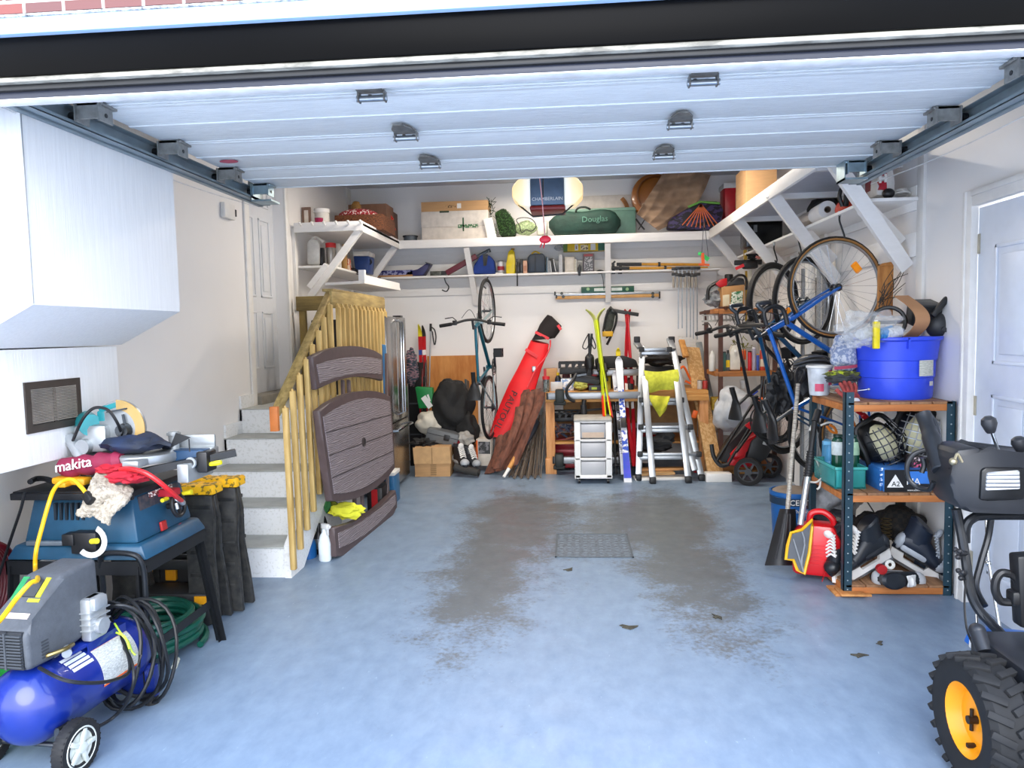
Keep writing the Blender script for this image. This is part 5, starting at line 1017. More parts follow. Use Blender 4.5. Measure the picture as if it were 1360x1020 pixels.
# toys hanging from the shelf corner
t=Thing('toy_glider','green and orange toy hanging on strings from the upper shelf end','toy',P(935,345,Y=7.75),w=True)
b=t.mb(); b.cyl(P(935,290,Y=7.8),P(932,337,Y=7.8),.003); b.cyl(P(935,290,Y=7.8),P(941,343,Y=7.8),.003); t.part(b,'string',M('#4c4c55',.6))
b=t.mb(); b.bar(P(933,336,Y=7.8),P(934,353,Y=7.8),.03,.02,(0,1,0)); b.bar(P(928,351,Y=7.8),P(942,352,Y=7.8),.02,.02); t.part(b,'body',M('#f0672a',.45)); b=t.mb(); b.ell(P(930,337,Y=7.8),(.025,.01,.02)); b.bar(P(934,340,Y=7.8),P(941,345,Y=7.8),.04,.01,(0,1,0)); t.part(b,'wings',M('#3fcf6b',.45))
# left corner shelf contents
t=BX('framed_picture','small brown picture frame leaning on the left wall shelf','frame',400,412,275,6.75,.02,M('#7d6152',.5),zb=2.465,ex=(('mount',.3,.75,.12,.85,M('#d9d0c4',.6)),))
BT('canister','white cylindrical canister on the left wall shelf','canister',424,19,276,6.8,M('#e9e6e0',.5),zb=2.465,shape='jar',cap=WHITE,handle=None)
BT('candle_cup','small magenta cup in front of the white canister','cup',421.5,11,289,6.62,M('#a3154f',.4),zb=2.465,shape='cup')
t=Thing('polka_dot_cushion','red polka dot padded cover on top of the wicker basket','cushion',P(470,292,Y=7.0),w=True)
t2=BX('wicker_basket','brown box-shaped wicker basket on the left wall shelf','basket',444,508,285,6.95,.5,M('#8a4f28',.7,0,.5,50,(1,1,3)),zb=2.465)
c=P(472,285,Y=7.05); b=t.mb(); b.ell(c+V((0,.1,0)),(.20,.14,.07)); t.part(b,'pad',M('#9c1f2a',.8,0,.9,55,kind='spots',h2='#f0e6e2'))
b=MB().ell(P(473,276,Y=7.15),(.05,.05,.06)); b.ell(P(473,270,Y=7.15),(.035,.035,.02)); solo(b,'straw_gourd',M('#8c6326',.7,0,.3,30),'ochre straw ball topping the polka dot cushion','ornament')
BX('cardboard_box','brown carton behind the wicker basket on left wall shelf','box',462,513,271,7.5,.3,M('#7d5b48',.8),zb=2.465)
BX('cardboard_box','narrow dark carton end at the right of the left wall shelf','box',508,519,279,7.75,.3,M('#5c463c',.8),zb=2.465)
b=MB(); b.bar(P(516,286,Y=7.7),P(525,306,Y=7.7),.02,.02,(0,1,0)); b.bar(P(515,286,Y=7.7),P(520,293,Y=7.7),.06,.03,(0,1,0)); solo(b,'caulking_gun',M('#d13a2a',.5),'small red tool hanging off the carton end','tool')
BT('tape_roll','grey roll of tape lying on the upper shelf left of the cartons','tape roll',543,18,312,8.0,M('#55606a',.5),zb=ZU,shape='jar',cap=DGREY)
# lower-left shelf contents (z ZM)
t=Thing('plastic_jug','white plastic jug with hooped handle on the small left shelf','jug',P(414,352,Y=6.75),w=True)
b=t.mb(); fprism(b,[(407,352),(407,322),(411,317),(420,317),(424,325),(424,352)],6.7,.12,.02); t.part(b,'body',M('#e6e4de',.4)); b=t.mb().tube(cr([P(414,319,Y=6.72),P(418,315,Y=6.72),P(425,318,Y=6.72),P(430,322,Y=6.72)]),.012,7); t.part(b,'handle',M('#d8d6d0',.4))
BT('spray_can','black spray can beside the white jug on the small left shelf','can',425.5,8,329,6.72,M('#242428',.35,.3),zb=ZM,shape='can',cap=M('#151517',.4))
BT('jar','clear and silver canister with red lid on the small left shelf','canister',437,12,322,6.75,M('#a9a49e',.2,.5,.2,20,(8,8,1)),zb=ZM,shape='jar',cap=RED)
BT('bottle','pale grey bottle behind the diagonal brace of the left shelf','bottle',447,8,323,6.85,M('#d4d2cc',.4),zb=ZM,shape='can')
BT('bottle','amber bottle behind the diagonal brace of the left shelf','bottle',455,8,324,7.1,M('#b98a4a',.4),zb=ZM,shape='bottle',cap=M('#c9a36a',.5))
BX('small_box','orange and white printed carton on the small left shelf','box',452,462,343,7.2,.1,M('#d9c5b0',.7,0,.5,40,kind='hard',h2='#c2482f'),zb=ZM)
t=Thing('lunch_cooler','blue lunch cooler with white lid on the small left shelf','cooler',P(480,362,Y=7.55),w=True)
b=t.mb(); fprism(b,[(472,363),(469,340),(490,340),(489,363)],7.55,.22,.012); t.part(b,'body',M('#1e3f80',.4)); b=t.mb(); fprism(b,[(469,340),(469,334),(490,334),(490,340)],7.54,.24,.006); t.part(b,'lid',M('#e4e2dc',.4)); b=t.mb(); b.tube(cr([P(490,342,Y=7.6),P(493,348,Y=7.6),P(490,352,Y=7.6)]),.01,6); t.part(b,'handle',BLK)
b=MB(); 
for k in range(4): b.tube(cr([P(460+3*k,356,Y=7.3),P(465+4*k,360,Y=7.3),P(472+3*k,363-k,Y=7.35),P(480+k,366,Y=7.3)]),.006,5)
solo(b,'cable',BLK,'black cable tangle by the blue lunch cooler','cable')
# ---------------------------------------------------------------- lower back shelf contents
Y2=8.1; zl=ZL
BX('table_runner','folded navy patterned cloth on the lower back shelf','cloth',497,548,359,Y2,.12,M('#2b2c66',.8,0,.9,26,kind='hard',h2='#8d90b8'),zb=zl,ex=(('cork_base',0,1,0,.3,M('#b98a5a',.7)),))
t=Thing('dust_pan','dark blue plastic chute-shaped pan on the lower back shelf','pan',P(555,366,Y=Y2),w=True); b=t.mb(); fprism(b,[(538,366),(541,361),(555,358),(567,349),(572,350),(562,366)],Y2,.14,.004); t.part(b,'pan',M('#1f1c5a',.4)); b=t.mb().bar(P(566,349,Y=Y2),P(573,351,Y=Y2),.1,.01); t.part(b,'rim',M('#5e5f66',.4))
BX('pencil_tin','small grey metal tin on the lower back shelf','tin',571,592,360,Y2,.08,M('#6c6f68',.4,.5,.4,40),zb=zl,ex=(('dark_end',.7,1,.05,.95,BLK),))
t=Thing('reciprocating_saw','maroon long tool lying diagonally on the lower back shelf','tool',P(615,365,Y=Y2),w=True); b=t.mb(); b.bar(P(593,363,Y=Y2),P(633,340,Y=Y2),.06,.05,(0,1,0),.01); t.part(b,'body',M('#6f2434',.5)); b=t.mb(); b.bar(P(633,341,Y=Y2),P(648,333,Y=Y2),.03,.03,(0,1,0),.004); b.tube([P(646,333,Y=Y2),P(650,331,Y=Y2),P(651,335,Y=Y2)],.012,6); t.part(b,'nozzle',DSTEEL)
t=Thing('tool_bag','blue zip tool bag with black handles on the lower back shelf','bag',P(642,364,Y=Y2),w=True); b=t.mb(); fprism(b,[(628,364),(629,352),(637,341),(641,337),(650,339),(656,346),(658,364)],Y2-.03,.17,.02); o=t.part(b,'bag',M('#1f3f8f',.8,0,.15,12)); b=t.mb(); b.bar(P(643,338,Y=Y2-.04),P(644,353,Y=Y2-.04),.03,.01,(0,1,0)); b.bar(P(647,338,Y=Y2-.04),P(645,352,Y=Y2-.04),.02,.01,(0,1,0)); t.part(b,'strap',BLK,o)
BT('paint_tin','small tin with white and red label on the lower back shelf','tin',664.5,9,346,Y2,M('#cfcfd4',.4,.3),zb=zl+.02,shape='can',cap=DSTEEL,band=M('#a02533',.5))
BX('saw_block','white wooden block under the labelled tin','block',658,668,362,Y2-.03,.06,WHITE,zb=zl)
t=Thing('oil_jug','bright yellow oil jug on the lower back shelf','jug',P(678,364,Y=Y2),w=True); b=t.mb(); fprism(b,[(672,364),(672,350),(675,334),(679,331),(683,333),(684,345),(684,364)],Y2,.1,.012); t.part(b,'body',M('#f0d414',.35)); b=t.mb(); b.cyl(P(681,332,Y=Y2+.04),P(681,330,Y=Y2+.04),.02); t.part(b,'cap',M('#b8862a',.4))
rows=[(686,690,348,'#1b1b1e','black flat tool case upright beside the yellow jug'),(690.5,694,344,'#25262b','tall black charger box next to a hanging bit'),(694.5,700,346,'#d9a98c','pink-beige narrow box on the lower back shelf')]
for x0,x1,yt,c,l in rows: BX('tool_box',l,'box',x0,x1,yt,Y2,.1,M(c,.5),zb=zl,ex=(('label',.2,.8,.2,.6,M('#4b4c52' if c!='#d9a98c' else '#c07f60',.5)),))
t=Thing('drill_case','navy grey moulded drill case with yellow handle on the lower back shelf','case',P(712,364,Y=Y2),w=True); b=t.mb(); fprism(b,[(701,362),(701,341),(704,337),(721,336),(724,340),(724,362)],Y2-.02,.1,.02); o=t.part(b,'shell',M('#2e3a49',.5)); b=t.mb(); b.bar(P(711,338,Y=Y2-.03),P(711,361,Y=Y2-.03),.006,.01,(0,1,0)); t.part(b,'seam',BLK,o); b=t.mb(); b.tube(cr([P(706,337,Y=Y2),P(711,334,Y=Y2),P(717,337,Y=Y2)]),.008,6); t.part(b,'handle',YEL)
for x0,x1,yt,c,l,tl in ((725,728,341,'#4a6475','slate blue folder leaning by the drill case',0),(728,733,346,'#8f9296','patterned grey box on the lower back shelf',-6),(733,739,343,'#18181a','black leaning book-shaped case with silver edge',-10),(742,747,338,'#c9cacc','white narrow box left of the beige boxes',0),(763,766,344,'#cfc9b6','cream slim box right of the beige box',0)):
    BX('slim_box',l,'box',x0,x1,yt,Y2,.11,M(c,.5,0,.2,40),zb=zl,tilt=tl,ex=(('edge',.75,.95,.05,.95,M('#c9cacc',.4)),))
BX('beige_box','beige plain carton in the middle of the lower back shelf','box',750,763,341,Y2,.1,M('#cfc6b8',.7),zb=zl,ex=(('front_panel',.15,.85,.1,.9,M('#dcd4c8',.7)),))
BX('parts_case','grey clear-front case of hardware with red top on the lower back shelf','case',774,789,337,Y2,.1,M('#5b5257',.5),zb=zl,ex=(('window',.12,.88,.06,.82,M('#a3a2a4',.4,0,.9,60,kind='hard',h2='#55565a')),('red_header',.1,.9,.86,.98,M('#8b2b34',.5))))
BX('trap_box','long yellow carton with no-symbol and pictures lying on top of the cases','box',748,803,323,Y2,.09,M('#e6c21a',.5),yb=333.5,ex=(('green_panel',0,.1,0,1,M('#5c7f2a',.5)),('warning_disc',.28,.36,.12,.88,M('#f0eeea',.5)),('red_ring',.305,.335,.3,.7,M('#c22030',.5)),('picture',.42,.6,.1,.8,M('#5b4a36',.5,0,.5,50,kind='hard',h2='#e8d9b0')),('clock_face',.66,.78,.1,.9,WHITE),('teal_end',.84,1,0,1,M('#2f6f5c',.5))))
b=MB().blob(P(742,329,Y=Y2+.03),(.05,.04,.03),.25,3,3,3); solo(b,'plastic_bag',M('#b9bcbc',.3,alpha=.8),'clear crumpled plastic bag at the left end of the yellow carton','bag')
b=MB(); b.ell(P(797,361,Y=Y2),(.045,.04,.022)); b.tube(cr([P(799,364,Y=Y2-.02),P(801,372,Y=Y2-.06),P(802,385,Y=Y2-.06)]),.004,5); solo(b,'cable',BLK,'black cable drooping from the lower back shelf beside the brace','cable')
b=MB(); b.cyl(P(687,366,Y=8.05),P(687,380,Y=8.05),.008); b.cyl(P(686.5,344,Y=8.05),P(687,366,Y=8.05),.004); solo(b,'screwdriver',BLK,'thin black screwdriver hanging under the lower back shelf','screwdriver')
b=MB(); fprism(b,[(767,356),(770,350),(772,354),(771,366),(768,366)],8.04,.03); solo(b,'clip',BLK,'black spring clip on the front edge of the lower back shelf','clip')
for i,(x0,x1,y0,y1,lab) in enumerate(((819,935,351.5,354.5,'upper amber and black telescopic pole lying on the lower back shelf'),(812,940,356.5,359,'lower amber and black telescopic pole lying on the lower back shelf'))):
    t=Thing('telescopic_pole',lab,'pole',P(880,357,Y=Y2),w=True); xs=x0+ (33 if i==0 else 24); ya=8.08+.05*(1-i)
    b=t.mb().cyl(P(x0,y0-.5,Y=ya),P(xs,y0-.5,Y=ya),.018); t.part(b,'black_section',M('#2b2c2e',.5)); b=t.mb().cyl(P(xs,y0-.5,Y=ya),P(x1,y1-3,Y=ya),.015); t.part(b,'amber_section',M('#d99a24',.4)); b=t.mb().cyl(P(x0+55+15*i,y0-.5,Y=ya),P(x0+58+15*i,y0-.5,Y=ya),.024); t.part(b,'lock_collar',BLK)
for x,l in ((815,'black hooked bracket at the left end of the poles'),(824,'short black prong beside the poles')):
    b=MB(); b.bar(P(x-3,362,Y=8.1),P(x+2,362,Y=8.1),.04,.03); b.bar(P(x,361,Y=8.1),P(x-1 if x<820 else x,349 if x<820 else 352,Y=8.1),.03,.02,(0,1,0)); b.bar(P(x-1,350,Y=8.1),P(x+2,347,Y=8.1),.02,.02,(0,1,0)) if x<820 else None; solo(b,'tool_bracket',BLK,l,'bracket')
# bar clamps hanging from the shelf
for i,(x,y1,w) in enumerate(((896,362+20,0),(901,437,0),(906,436,0),(912,448,0),(917,448,0),(921,450,0),(926,451,0))):
    t=Thing('bar_clamp',['short steel bar clamp','steel bar clamp with low black head','steel bar clamp with low black head','tall steel bar clamp','tall steel bar clamp','tall steel bar clamp','tall steel bar clamp'][i]+' hanging from the lower back shelf','clamp',P(x,y1,Y=8.0),group='bar clamps' if i else None,w=True)
    t.o['label']=['shortest','second from the left','third from the left','fourth from the left','fifth from the left','sixth from the left','rightmost'][i]+' of the steel bar clamps hanging from the lower back shelf'; t.o['group']='bar clamps hanging from the shelf'
    yy=8.02-.01*(i%2); b=t.mb().bar(P(x,356,Y=yy),P(x,y1,Y=yy),.012,.006,(0,1,0)); t.part(b,'bar',STEEL)
    b=t.mb(); yh=357 if i>0 else 358; 
    for q in (yh,365+(i%3)): b.bar(P(x-4,q-1,Y=yy-.01),P(x+4,q-1,Y=yy-.01),.03,.03,(0,1,0),.004)
    t.part(b,'jaw',M('#2a2a2c',.5)); b=t.mb(); b.cyl(P(x-1.5,368,Y=yy-.03),P(x-1.5,382,Y=yy-.03),.013,n=8); t.part(b,'handle',M('#9b948a',.5))
# spirit levels on the wall
t=Thing('spirit_level','dark green short spirit level resting on the long level','level',P(806,385,Y=8.25),w=True); b=t.mb(); b.box(P(772,385,Y=8.25).x,P(842,385,Y=8.25).x,8.23,8.26,zat(806,388.5,8.25),zat(806,380.5,8.25),.002); o=t.part(b,'body',M('#1b5a45',.4)); 
for x0,x1 in ((789,804),(812,826)): b=t.mb(); b.box(P(x0,385,Y=8.25).x,P(x1,385,Y=8.25).x,8.225,8.231,zat(806,386.5,8.25),zat(806,382.5,8.25)); t.part(b,'vial_window',M('#dfe8df',.3),o)
for x in (781,833): b=t.mb(); q=P(x,384,Y=8.23); b.cyl(q,q+V((0,-.008,0)),.018); t.part(b,'vial',M('#9cc48a',.3),o)
for nm,y0,y1,x0,x1,m,l in (('long',388,391.5,736,877,M('#c9ccce',.35,.6),'long silver spirit level mounted on the back wall'),('beam',392,396,738,877,M('#d9a45f',.5),'long orange-brown spirit level under the silver one')):
    t=Thing('spirit_level',l,'level',P(806,y1,Y=8.25),w=True); b=t.mb(); a,c=P(x0,y1+1.5,Y=8.25),P(x1,y1-1.5,Y=8.25); a2=P(x0,y0+1.5,Y=8.25); hh=a2.z-a.z; b.bar((a.x,8.25,(a.z+c.z)/2+hh/2),(c.x,8.25,(a.z+c.z)/2+hh/2),.025,hh,(0,0,1),.002); o=t.part(b,'body',m)
    for x in (x0+10,x1-10): b=t.mb(); q=P(x,(y0+y1)/2,Y=8.235); b.cyl(q,q+V((0,-.006,0)),.017); t.part(b,'vial',M('#3c3d36',.3),o)
    for x in (x0+1,x1-1): b=t.mb(); q=P(x,(y0+y1)/2,Y=8.24); b.box(q.x-.008,q.x+.008,8.236,8.262,q.z-.02,q.z+.02); t.part(b,'end_cap',BLK,o)
# hanging saw-like string trimmer: bag, cable and yellow patch
t=Thing('hand_pump','black and yellow hand tool hanging from the shelf brace','tool',P(810,440,Y=8.1),w=True)
b=t.mb(); fprism(b,[(805,440),(802,432),(806,412),(811,406),(818,414),(815,432),(809,448),(805,450)],8.12,.05,.01); t.part(b,'body',M('#3b4036',.6,0,.4,30)); b=t.mb(); b.box(P(800,445,Y=8.1).x,P(814,445,Y=8.1).x,8.08,8.13,zat(807,447,8.1),zat(807,440,8.1),.006); t.part(b,'yellow_block',M('#e8b31a',.45)); 
b=t.mb(); b.bar(P(812,412,Y=8.1),P(848,418,Y=8.15),.04,.03,(0,1,0),.006); t.part(b,'cross_handle',M('#3c3f40',.5)); b=t.mb(); b.tube(cr([P(810,409,Y=8.1),P(818,415,Y=8.1),P(818,428,Y=8.1),P(812,445,Y=8.1),P(806,458,Y=8.1)]),.014,7); b.tube(cr([P(810,409,Y=8.1),P(805,420,Y=8.1),P(801,440,Y=8.1)]),.012,7); t.part(b,'hose',BLK)
# ---------------------------------------------------------------- workbench
BF=7.45; bz=zat(760,521,7.45)
t=Thing('workbench','pine workbench along the back wall crowded with tools','workbench',(.6,7.8,0),w=True)
x0,x1=P(725,560,Y=BF).x,P(941,530,Y=BF).x
b=t.mb().box(x0,x1,BF,8.24,bz-.04,bz,.004); t.part(b,'bench_top',PINEX); b=t.mb().box(x0,x1,BF-.02,BF,bz-.10,bz-.04,.003); t.part(b,'front_rail',PINEX)
for x in (x0,x1-.09):
    for y in (BF,8.12): b=t.mb().box(x,x+.09,y,y+.09,0,bz-.04,.004); b.box(x-.012,x+.102,y-.012,y+.102,.0,.16,.004) if y==BF else None; t.part(b,'leg',wood('#d99f68','#bd7d45',(8,8,1)))
b=t.mb().box(x0+.05,x1-.05,BF+.05,8.2,.30,.32); t.part(b,'lower_shelf',PINEX); b=t.mb().box(x0+.1,x1-.1,8.22,8.25,.42,bz-.05); t.part(b,'back_panel',M('#c99c66',.6))
# grey vehicle rack bars (roof rack) on the bench and below it
def rack(y,z,x0,x1,label,foot=(743,)):
    t=Thing('roof_rack_bar',label,'roof rack',(0,y,z),w=True); a=P(x0,500,Y=y).x; c=P(x1,500,Y=y).x
    b=t.mb().box(a,c,y-.03,y+.03,z-.035,z+.035,.012); t.part(b,'bar',M('#a9adb2',.35,.6,.1,5,(.5,4,4)))
    for f in foot:
        q=P(f,500,Y=y).x; b=t.mb(); b.box(q-.045,q+.045,y-.06,y+.05,z-.07,z+.07,.015); b.box(q-.06,q+.06,y-.05,y+.05,z-.09,z-.05,.01); t.part(b,'clamp_foot',M('#1b2422',.5,0,.3,20))
    b=t.mb().box(a-.015,a,y-.03,y+.03,z-.035,z+.035,.004); t.part(b,'end_cap',BLK); return t
rack(7.40,zat(760,527,7.4)+.01,727,850,'grey roof rack bar resting along the bench front edge',(743,))
rack(7.75,zat(800,495,7.75),787,856,'upper grey roof rack bar behind the skis',(800,))
rack(7.42,zat(745,611,7.42),734,860,'lower grey roof rack bar in front of the red toolbox',(741,))
def crate(x0,x1,yt,yb,Y,label):
    t=Thing('basket',label,'basket',P((x0+x1)/2,yb,Y=Y),w=True); zt,zb=zat((x0+x1)/2,yt,Y),zat((x0+x1)/2,yb,Y); a,c=P(x0,yt,Y=Y).x,P(x1,yt,Y=Y).x; h=zt-zb
    b=t.mb(); b.box(a,c,Y,Y+.3,zb,zb+h*.5,.01); b.box(a,c,Y,Y+.02,zt-.02,zt,.003); b.box(a,c,Y+.28,Y+.3,zt-.02,zt,.003)
    for i in range(6): x=a+(c-a)*i/5; b.bar((x,Y+.01,zb+h*.5),(x+(.03 if 0<i<5 else 0),Y+.01,zt),.025,.02,(0,1,0)); b.bar((x,Y+.29,zb+h*.5),(x,Y+.29,zt),.025,.02,(0,1,0))
    t.part(b,'basket',M('#1d2024',.5))
crate(743,787,481,497,7.65,'black open plastic rack tray on the bench top'); crate(734,776,548,560,7.6,'black open plastic rack tray under the bench')
BT('jar','glass jar of screws with bright red lid on the bench corner','jar',725,9,500,7.5,M('#9aa3a0',.15,.3,.5,50),zb=bz,shape='jar',cap=M('#d32a33',.4))
BT('glue_bottle','black bottle with yellow cap among the bench clutter','bottle',741,9,495,7.7,M('#20242c',.4),zb=bz,shape='bottle',cap=YEL,band=M('#2c5fb0',.4))
BX('cardboard_box','small tan carton behind the jar on the bench','box',722,740,490,7.95,.2,CARD,zb=bz,ex=(('red_mark',0,.2,.5,1,RED),))
BX('blue_case','pale blue and white printed case on the bench','case',745,762,503,7.65,.18,M('#7e9cc9',.5,0,.8,26,kind='hard',h2='#e4e8ee'),zb=bz)
BX('white_carton','white carton beside the red-lidded jar on the bench','box',731,747,508,7.6,.12,M('#d3d7da',.5),zb=bz)
BX('blue_case','small blue box right of the printed case on the bench','case',762,775,505,7.8,.15,M('#3566b5',.5,0,.5,30,h2='#dfe5ee'),zb=bz)
b=MB().blob(P(771,511,Y=7.6),(.07,.05,.05),.25,3,13,3); solo(b,'string_bundle',M('#b9bb5c',.8),'yellow-green string bundle on the bench','string')
t=Thing('impact_driver','black power driver with red battery on the bench','tool',P(780,508,Y=7.6),w=True); b=t.mb(); b.bar(P(770,500,Y=7.6),P(796,505,Y=7.6),.06,.05,(0,1,0),.012); b.bar(P(790,504,Y=7.6),P(793,515,Y=7.6),.05,.04,(0,1,0),.01); t.part(b,'body',BLK); b=t.mb(); b.box(P(776,500,Y=7.66).x,P(793,500,Y=7.66).x,7.66,7.8,bz+.02,zat(780,498,7.66),.01); t.part(b,'battery',M('#9c1f2c',.5))
for i,(x,y,w,h,c) in enumerate(((752,499,10,7,'#7c1f2a'),(765,499,12,6,'#2b1c20'),(800,509,12,9,'#4b4f52'),(818,506,10,10,'#2e3a36'),(836,508,12,8,'#8a3a3a'),(862,510,16,9,'#3a3d42'),(884,512,14,8,'#5c4a3a'))):
    b=MB(); q=P(x,y,Y=7.9); b.box(q.x-w*.0042,q.x+w*.0042,7.85,7.98,bz,q.z+h*.004,.012); b.cyl((q.x,7.9,q.z+h*.003),(q.x,7.9,q.z+h*.003+.03),.02); solo(b,'tool_tin',M(c,.5,0,.3,30),['maroon tin','dark maroon tin','grey tin behind the skis','dark green tin behind the skis','dusty red tin behind the skis','charcoal tin behind the ladder','brown tin behind the ladder'][i]+' on the bench clutter','tin')
t=Thing('clamp','black curved pipe clamp hanging over the bench edge','clamp',P(755,533,Y=7.36),w=True); b=t.mb(); b.tube(cr([P(765,497,Y=7.42),P(760,506,Y=7.36),P(753,516,Y=7.34),P(753,525,Y=7.34),P(758,531,Y=7.34),P(763,533,Y=7.36)]),.016,8); t.part(b,'arm',M('#23272b',.45)); b=t.mb(); b.bar(P(762,503,Y=7.42),P(796,508,Y=7.45),.05,.03,(0,1,0),.008); t.part(b,'jaw_bar',M('#2b2f33',.5)); b=t.mb(); b.bar(P(766,499,Y=7.4),P(779,497,Y=7.4),.02,.02); t.part(b,'lever',DSTEEL)
BX('tool_case','black plastic tool case behind the string bundle on the bench','case',766,800,487,7.85,.25,M('#232528',.55),zb=bz,ex=(('latch',.2,.28,.5,.7,STEEL),('latch',.7,.78,.5,.7,STEEL)))
BX('tool_case','dark red and black tool box behind the lime skis','case',798,832,492,7.88,.25,M('#3a2226',.55),zb=bz,ex=(('red_strip',.1,.9,.6,.8,M('#8e1f2c',.5)),))
BX('speaker_box','black rectangular box behind the ladder on the bench','box',848,896,487,7.85,.3,M('#202124',.6),zb=bz,ex=(('grille',.1,.9,.15,.85,M('#3a3c40',.7)),))
BX('battery_charger','dark grey charger under the black case on the bench front','charger',782,800,512,7.55,.15,M('#3b4046',.5),zb=bz,ex=(('display',.2,.6,.3,.7,M('#a9c43a',.5)),))
# ski poles with straps standing on the bench
t=Thing('ski_pole','pair of black ski poles with looped straps standing on the bench','ski poles',P(783,500,Y=7.6),w=True); b=t.mb(); b.cyl(P(784,500,Y=7.6),P(782,443,Y=7.6),.012); b.cyl(P(781,500,Y=7.6),P(786,443,Y=7.6),.012); t.part(b,'shafts',M('#2a2d31',.5)); b=t.mb(); b.tube(cr([P(782,443,Y=7.58),P(777,452,Y=7.58),P(774,461,Y=7.58),P(779,463,Y=7.58),P(784,455,Y=7.58),P(789,463,Y=7.58),P(791,459,Y=7.58),P(786,446,Y=7.58)]),.006,5); t.part(b,'straps',BLK); b=t.mb(); b.blob(P(783,482,Y=7.62),(.05,.04,.10),.1,2,3,3); t.part(b,'grips',BLK)
b=MB(); fprism(b,[(790,478),(800,474),(830,473),(845,478),(848,488),(792,490)],7.7,.2,.02); solo(b,'black_bag',M('#1a1b1d',.7,0,.3,12),'flat black equipment bag lying above the rack bar','bag')
b=MB().blob(P(880,478,Y=7.9),(.21,.12,.06),.2,2.2,61,4); b.blob(P(872,470,Y=7.95),(.1,.08,.05),.2,3,63,3); solo(b,'black_bag',M('#19191b',.75,0,.3,10),'crumpled black bag heaped behind the ladder','bag')
# under the bench
TB=M('#8e1524',.35,.2,.1,6)
def toolchest(x0,x1,yt,yb,Y,d,rows,label):
    t=Thing('tool_chest',label,'tool chest',P((x0+x1)/2,yb,Y=Y),w=True); a,c=P(x0,yt,Y=Y).x,P(x1,yt,Y=Y).x; zt=zat(x0,yt,Y); zb=max(.0,zat(x0,yb,Y)); b=t.mb().box(a,c,Y+.01,Y+d,zb,zt,.006); t.part(b,'body',TB)
    for i in range(rows): z0=zb+(zt-zb)*i/rows; z1=zb+(zt-zb)*(i+1)/rows; b=t.mb().box(a+.01,c-.01,Y-.004,Y+.01,z0+.006,z1-.006,.002); dr=t.part(b,'drawer',TB); b=t.mb().box(a+.04+(c-a)*.35,c-.03,Y-.018,Y-.004,z1-.03,z1-.02,.002); t.part(b,'drawer_pull',STEEL,dr)
toolchest(734,800,597,622,7.62,.35,3,'lower red steel tool chest with drawers under the left of the bench')
toolchest(736,800,583,597,7.66,.3,1,'upper red tool box sitting on the drawer chest')
toolchest(845,892,573,596,7.7,.3,3,'red steel tool chest seen through the ladder')
b=MB()
random.seed(9)
for i in range(26):
    a=P(random.uniform(735,770),random.uniform(562,582),Y=7.55+random.uniform(0,.15)); b.tube(cr([a,a+V((random.uniform(-.08,.08),-.02,random.uniform(-.05,.05))),a+V((random.uniform(-.12,.12),0,random.uniform(-.06,.02)))],4),.008,5)
solo(b,'wire_tangle',M('#3f4c66',.5,0,.8,9,kind='hard',h2='#8a5a4a'),'tangle of blue and brown wires on the red tool box','wires',kind=None)
BX('white_carton','white carton on the lower bench shelf behind the rack tray','box',735,748,533,7.9,.2,WHITE,yb=549); BX('cardboard_box','tan carton beneath the bench top','box',748,778,533,8.0,.15,CARD,yb=549)
b=MB(); b.cyl(P(776,562,Y=7.4),P(775,538,Y=7.4),.035,.03); b.cyl(P(775,538,Y=7.4),P(776,531,Y=7.4),.022); b.bar(P(779,545,Y=7.4),P(800,543,Y=7.45),.02,.02); solo(b,'spotting_scope',M('#25272b',.5),'black cylinder torch hanging below the bench edge','torch')
b=MB().blob(P(868,590,Y=7.4),(.16,.1,.07),.25,2,71,4); b.blob(P(884,580,Y=7.45),(.09,.08,.07),.2,2,72,3); solo(b,'dark_cloth',M('#2b2d31',.8),'dark grey cloth heap under the bench behind the ladder','cloth')
b=MB().blob(P(860,594,Y=7.5),(.25,.12,.05),.15,2,75,3); solo(b,'black_mat',BLK,'black folded mat on the lower bench shelf','mat')
for i,(xa,ya,xb,yb2,w,c,l) in enumerate(((846,622,908,624,.10,'#cf9a63','upper pine offcut lying on the floor under the ladder'),(850,628,895,626,.09,'#d6aa74','thin pine offcut under the upper one beneath the ladder'),(842,634,912,633,.16,'#d9dbdc','white board lying on floor beneath the ladder'))):
    a,c_=P(xa,ya,Y=7.35-.1*i),P(xb,yb2,Y=7.4-.1*i); z=(.06,.035,.012)[i]; b=MB().bar((a.x,a.y,z),(c_.x,c_.y,z),w,.022,bev=.002); solo(b,'offcut_board',wood(c,c) if i<2 else WHITE,l,'board')
# white three-drawer cart
t=Thing('drawer_cart','white plastic three-drawer cart on castors before the workbench','drawer cart',(P(788,642,Z=0).x,6.98,0),w=True)
a,c=P(763,600,Y=6.95).x,P(813,600,Y=6.95).x; zt=zat(788,556,6.95); y0=6.95
WP=M('#f4f4f2',.35,0,.02); b=t.mb()
for x in (a,c-.06): b.box(x,x+.06,y0,y0+.05,.05,zt-.02,.01); b.box(x,x+.04,y0+.3,y0+.36,.05,zt-.02,.01)
dz=(zt-.07)/3
for k in range(4): z=.05+dz*k*.97; b.box(a,c,y0,y0+.36,z,z+.018 if k else z+.035,.004)
b.box(a,a+.008,y0+.04,y0+.33,.06,zt-.03); b.box(c-.008,c,y0+.04,y0+.33,.06,zt-.03)
t.part(b,'frame',WP); b=t.mb(); b.box(a-.004,c+.004,y0-.006,y0+.37,zt-.03,zt,.014); t.part(b,'top',M('#b5b2ab',.45))
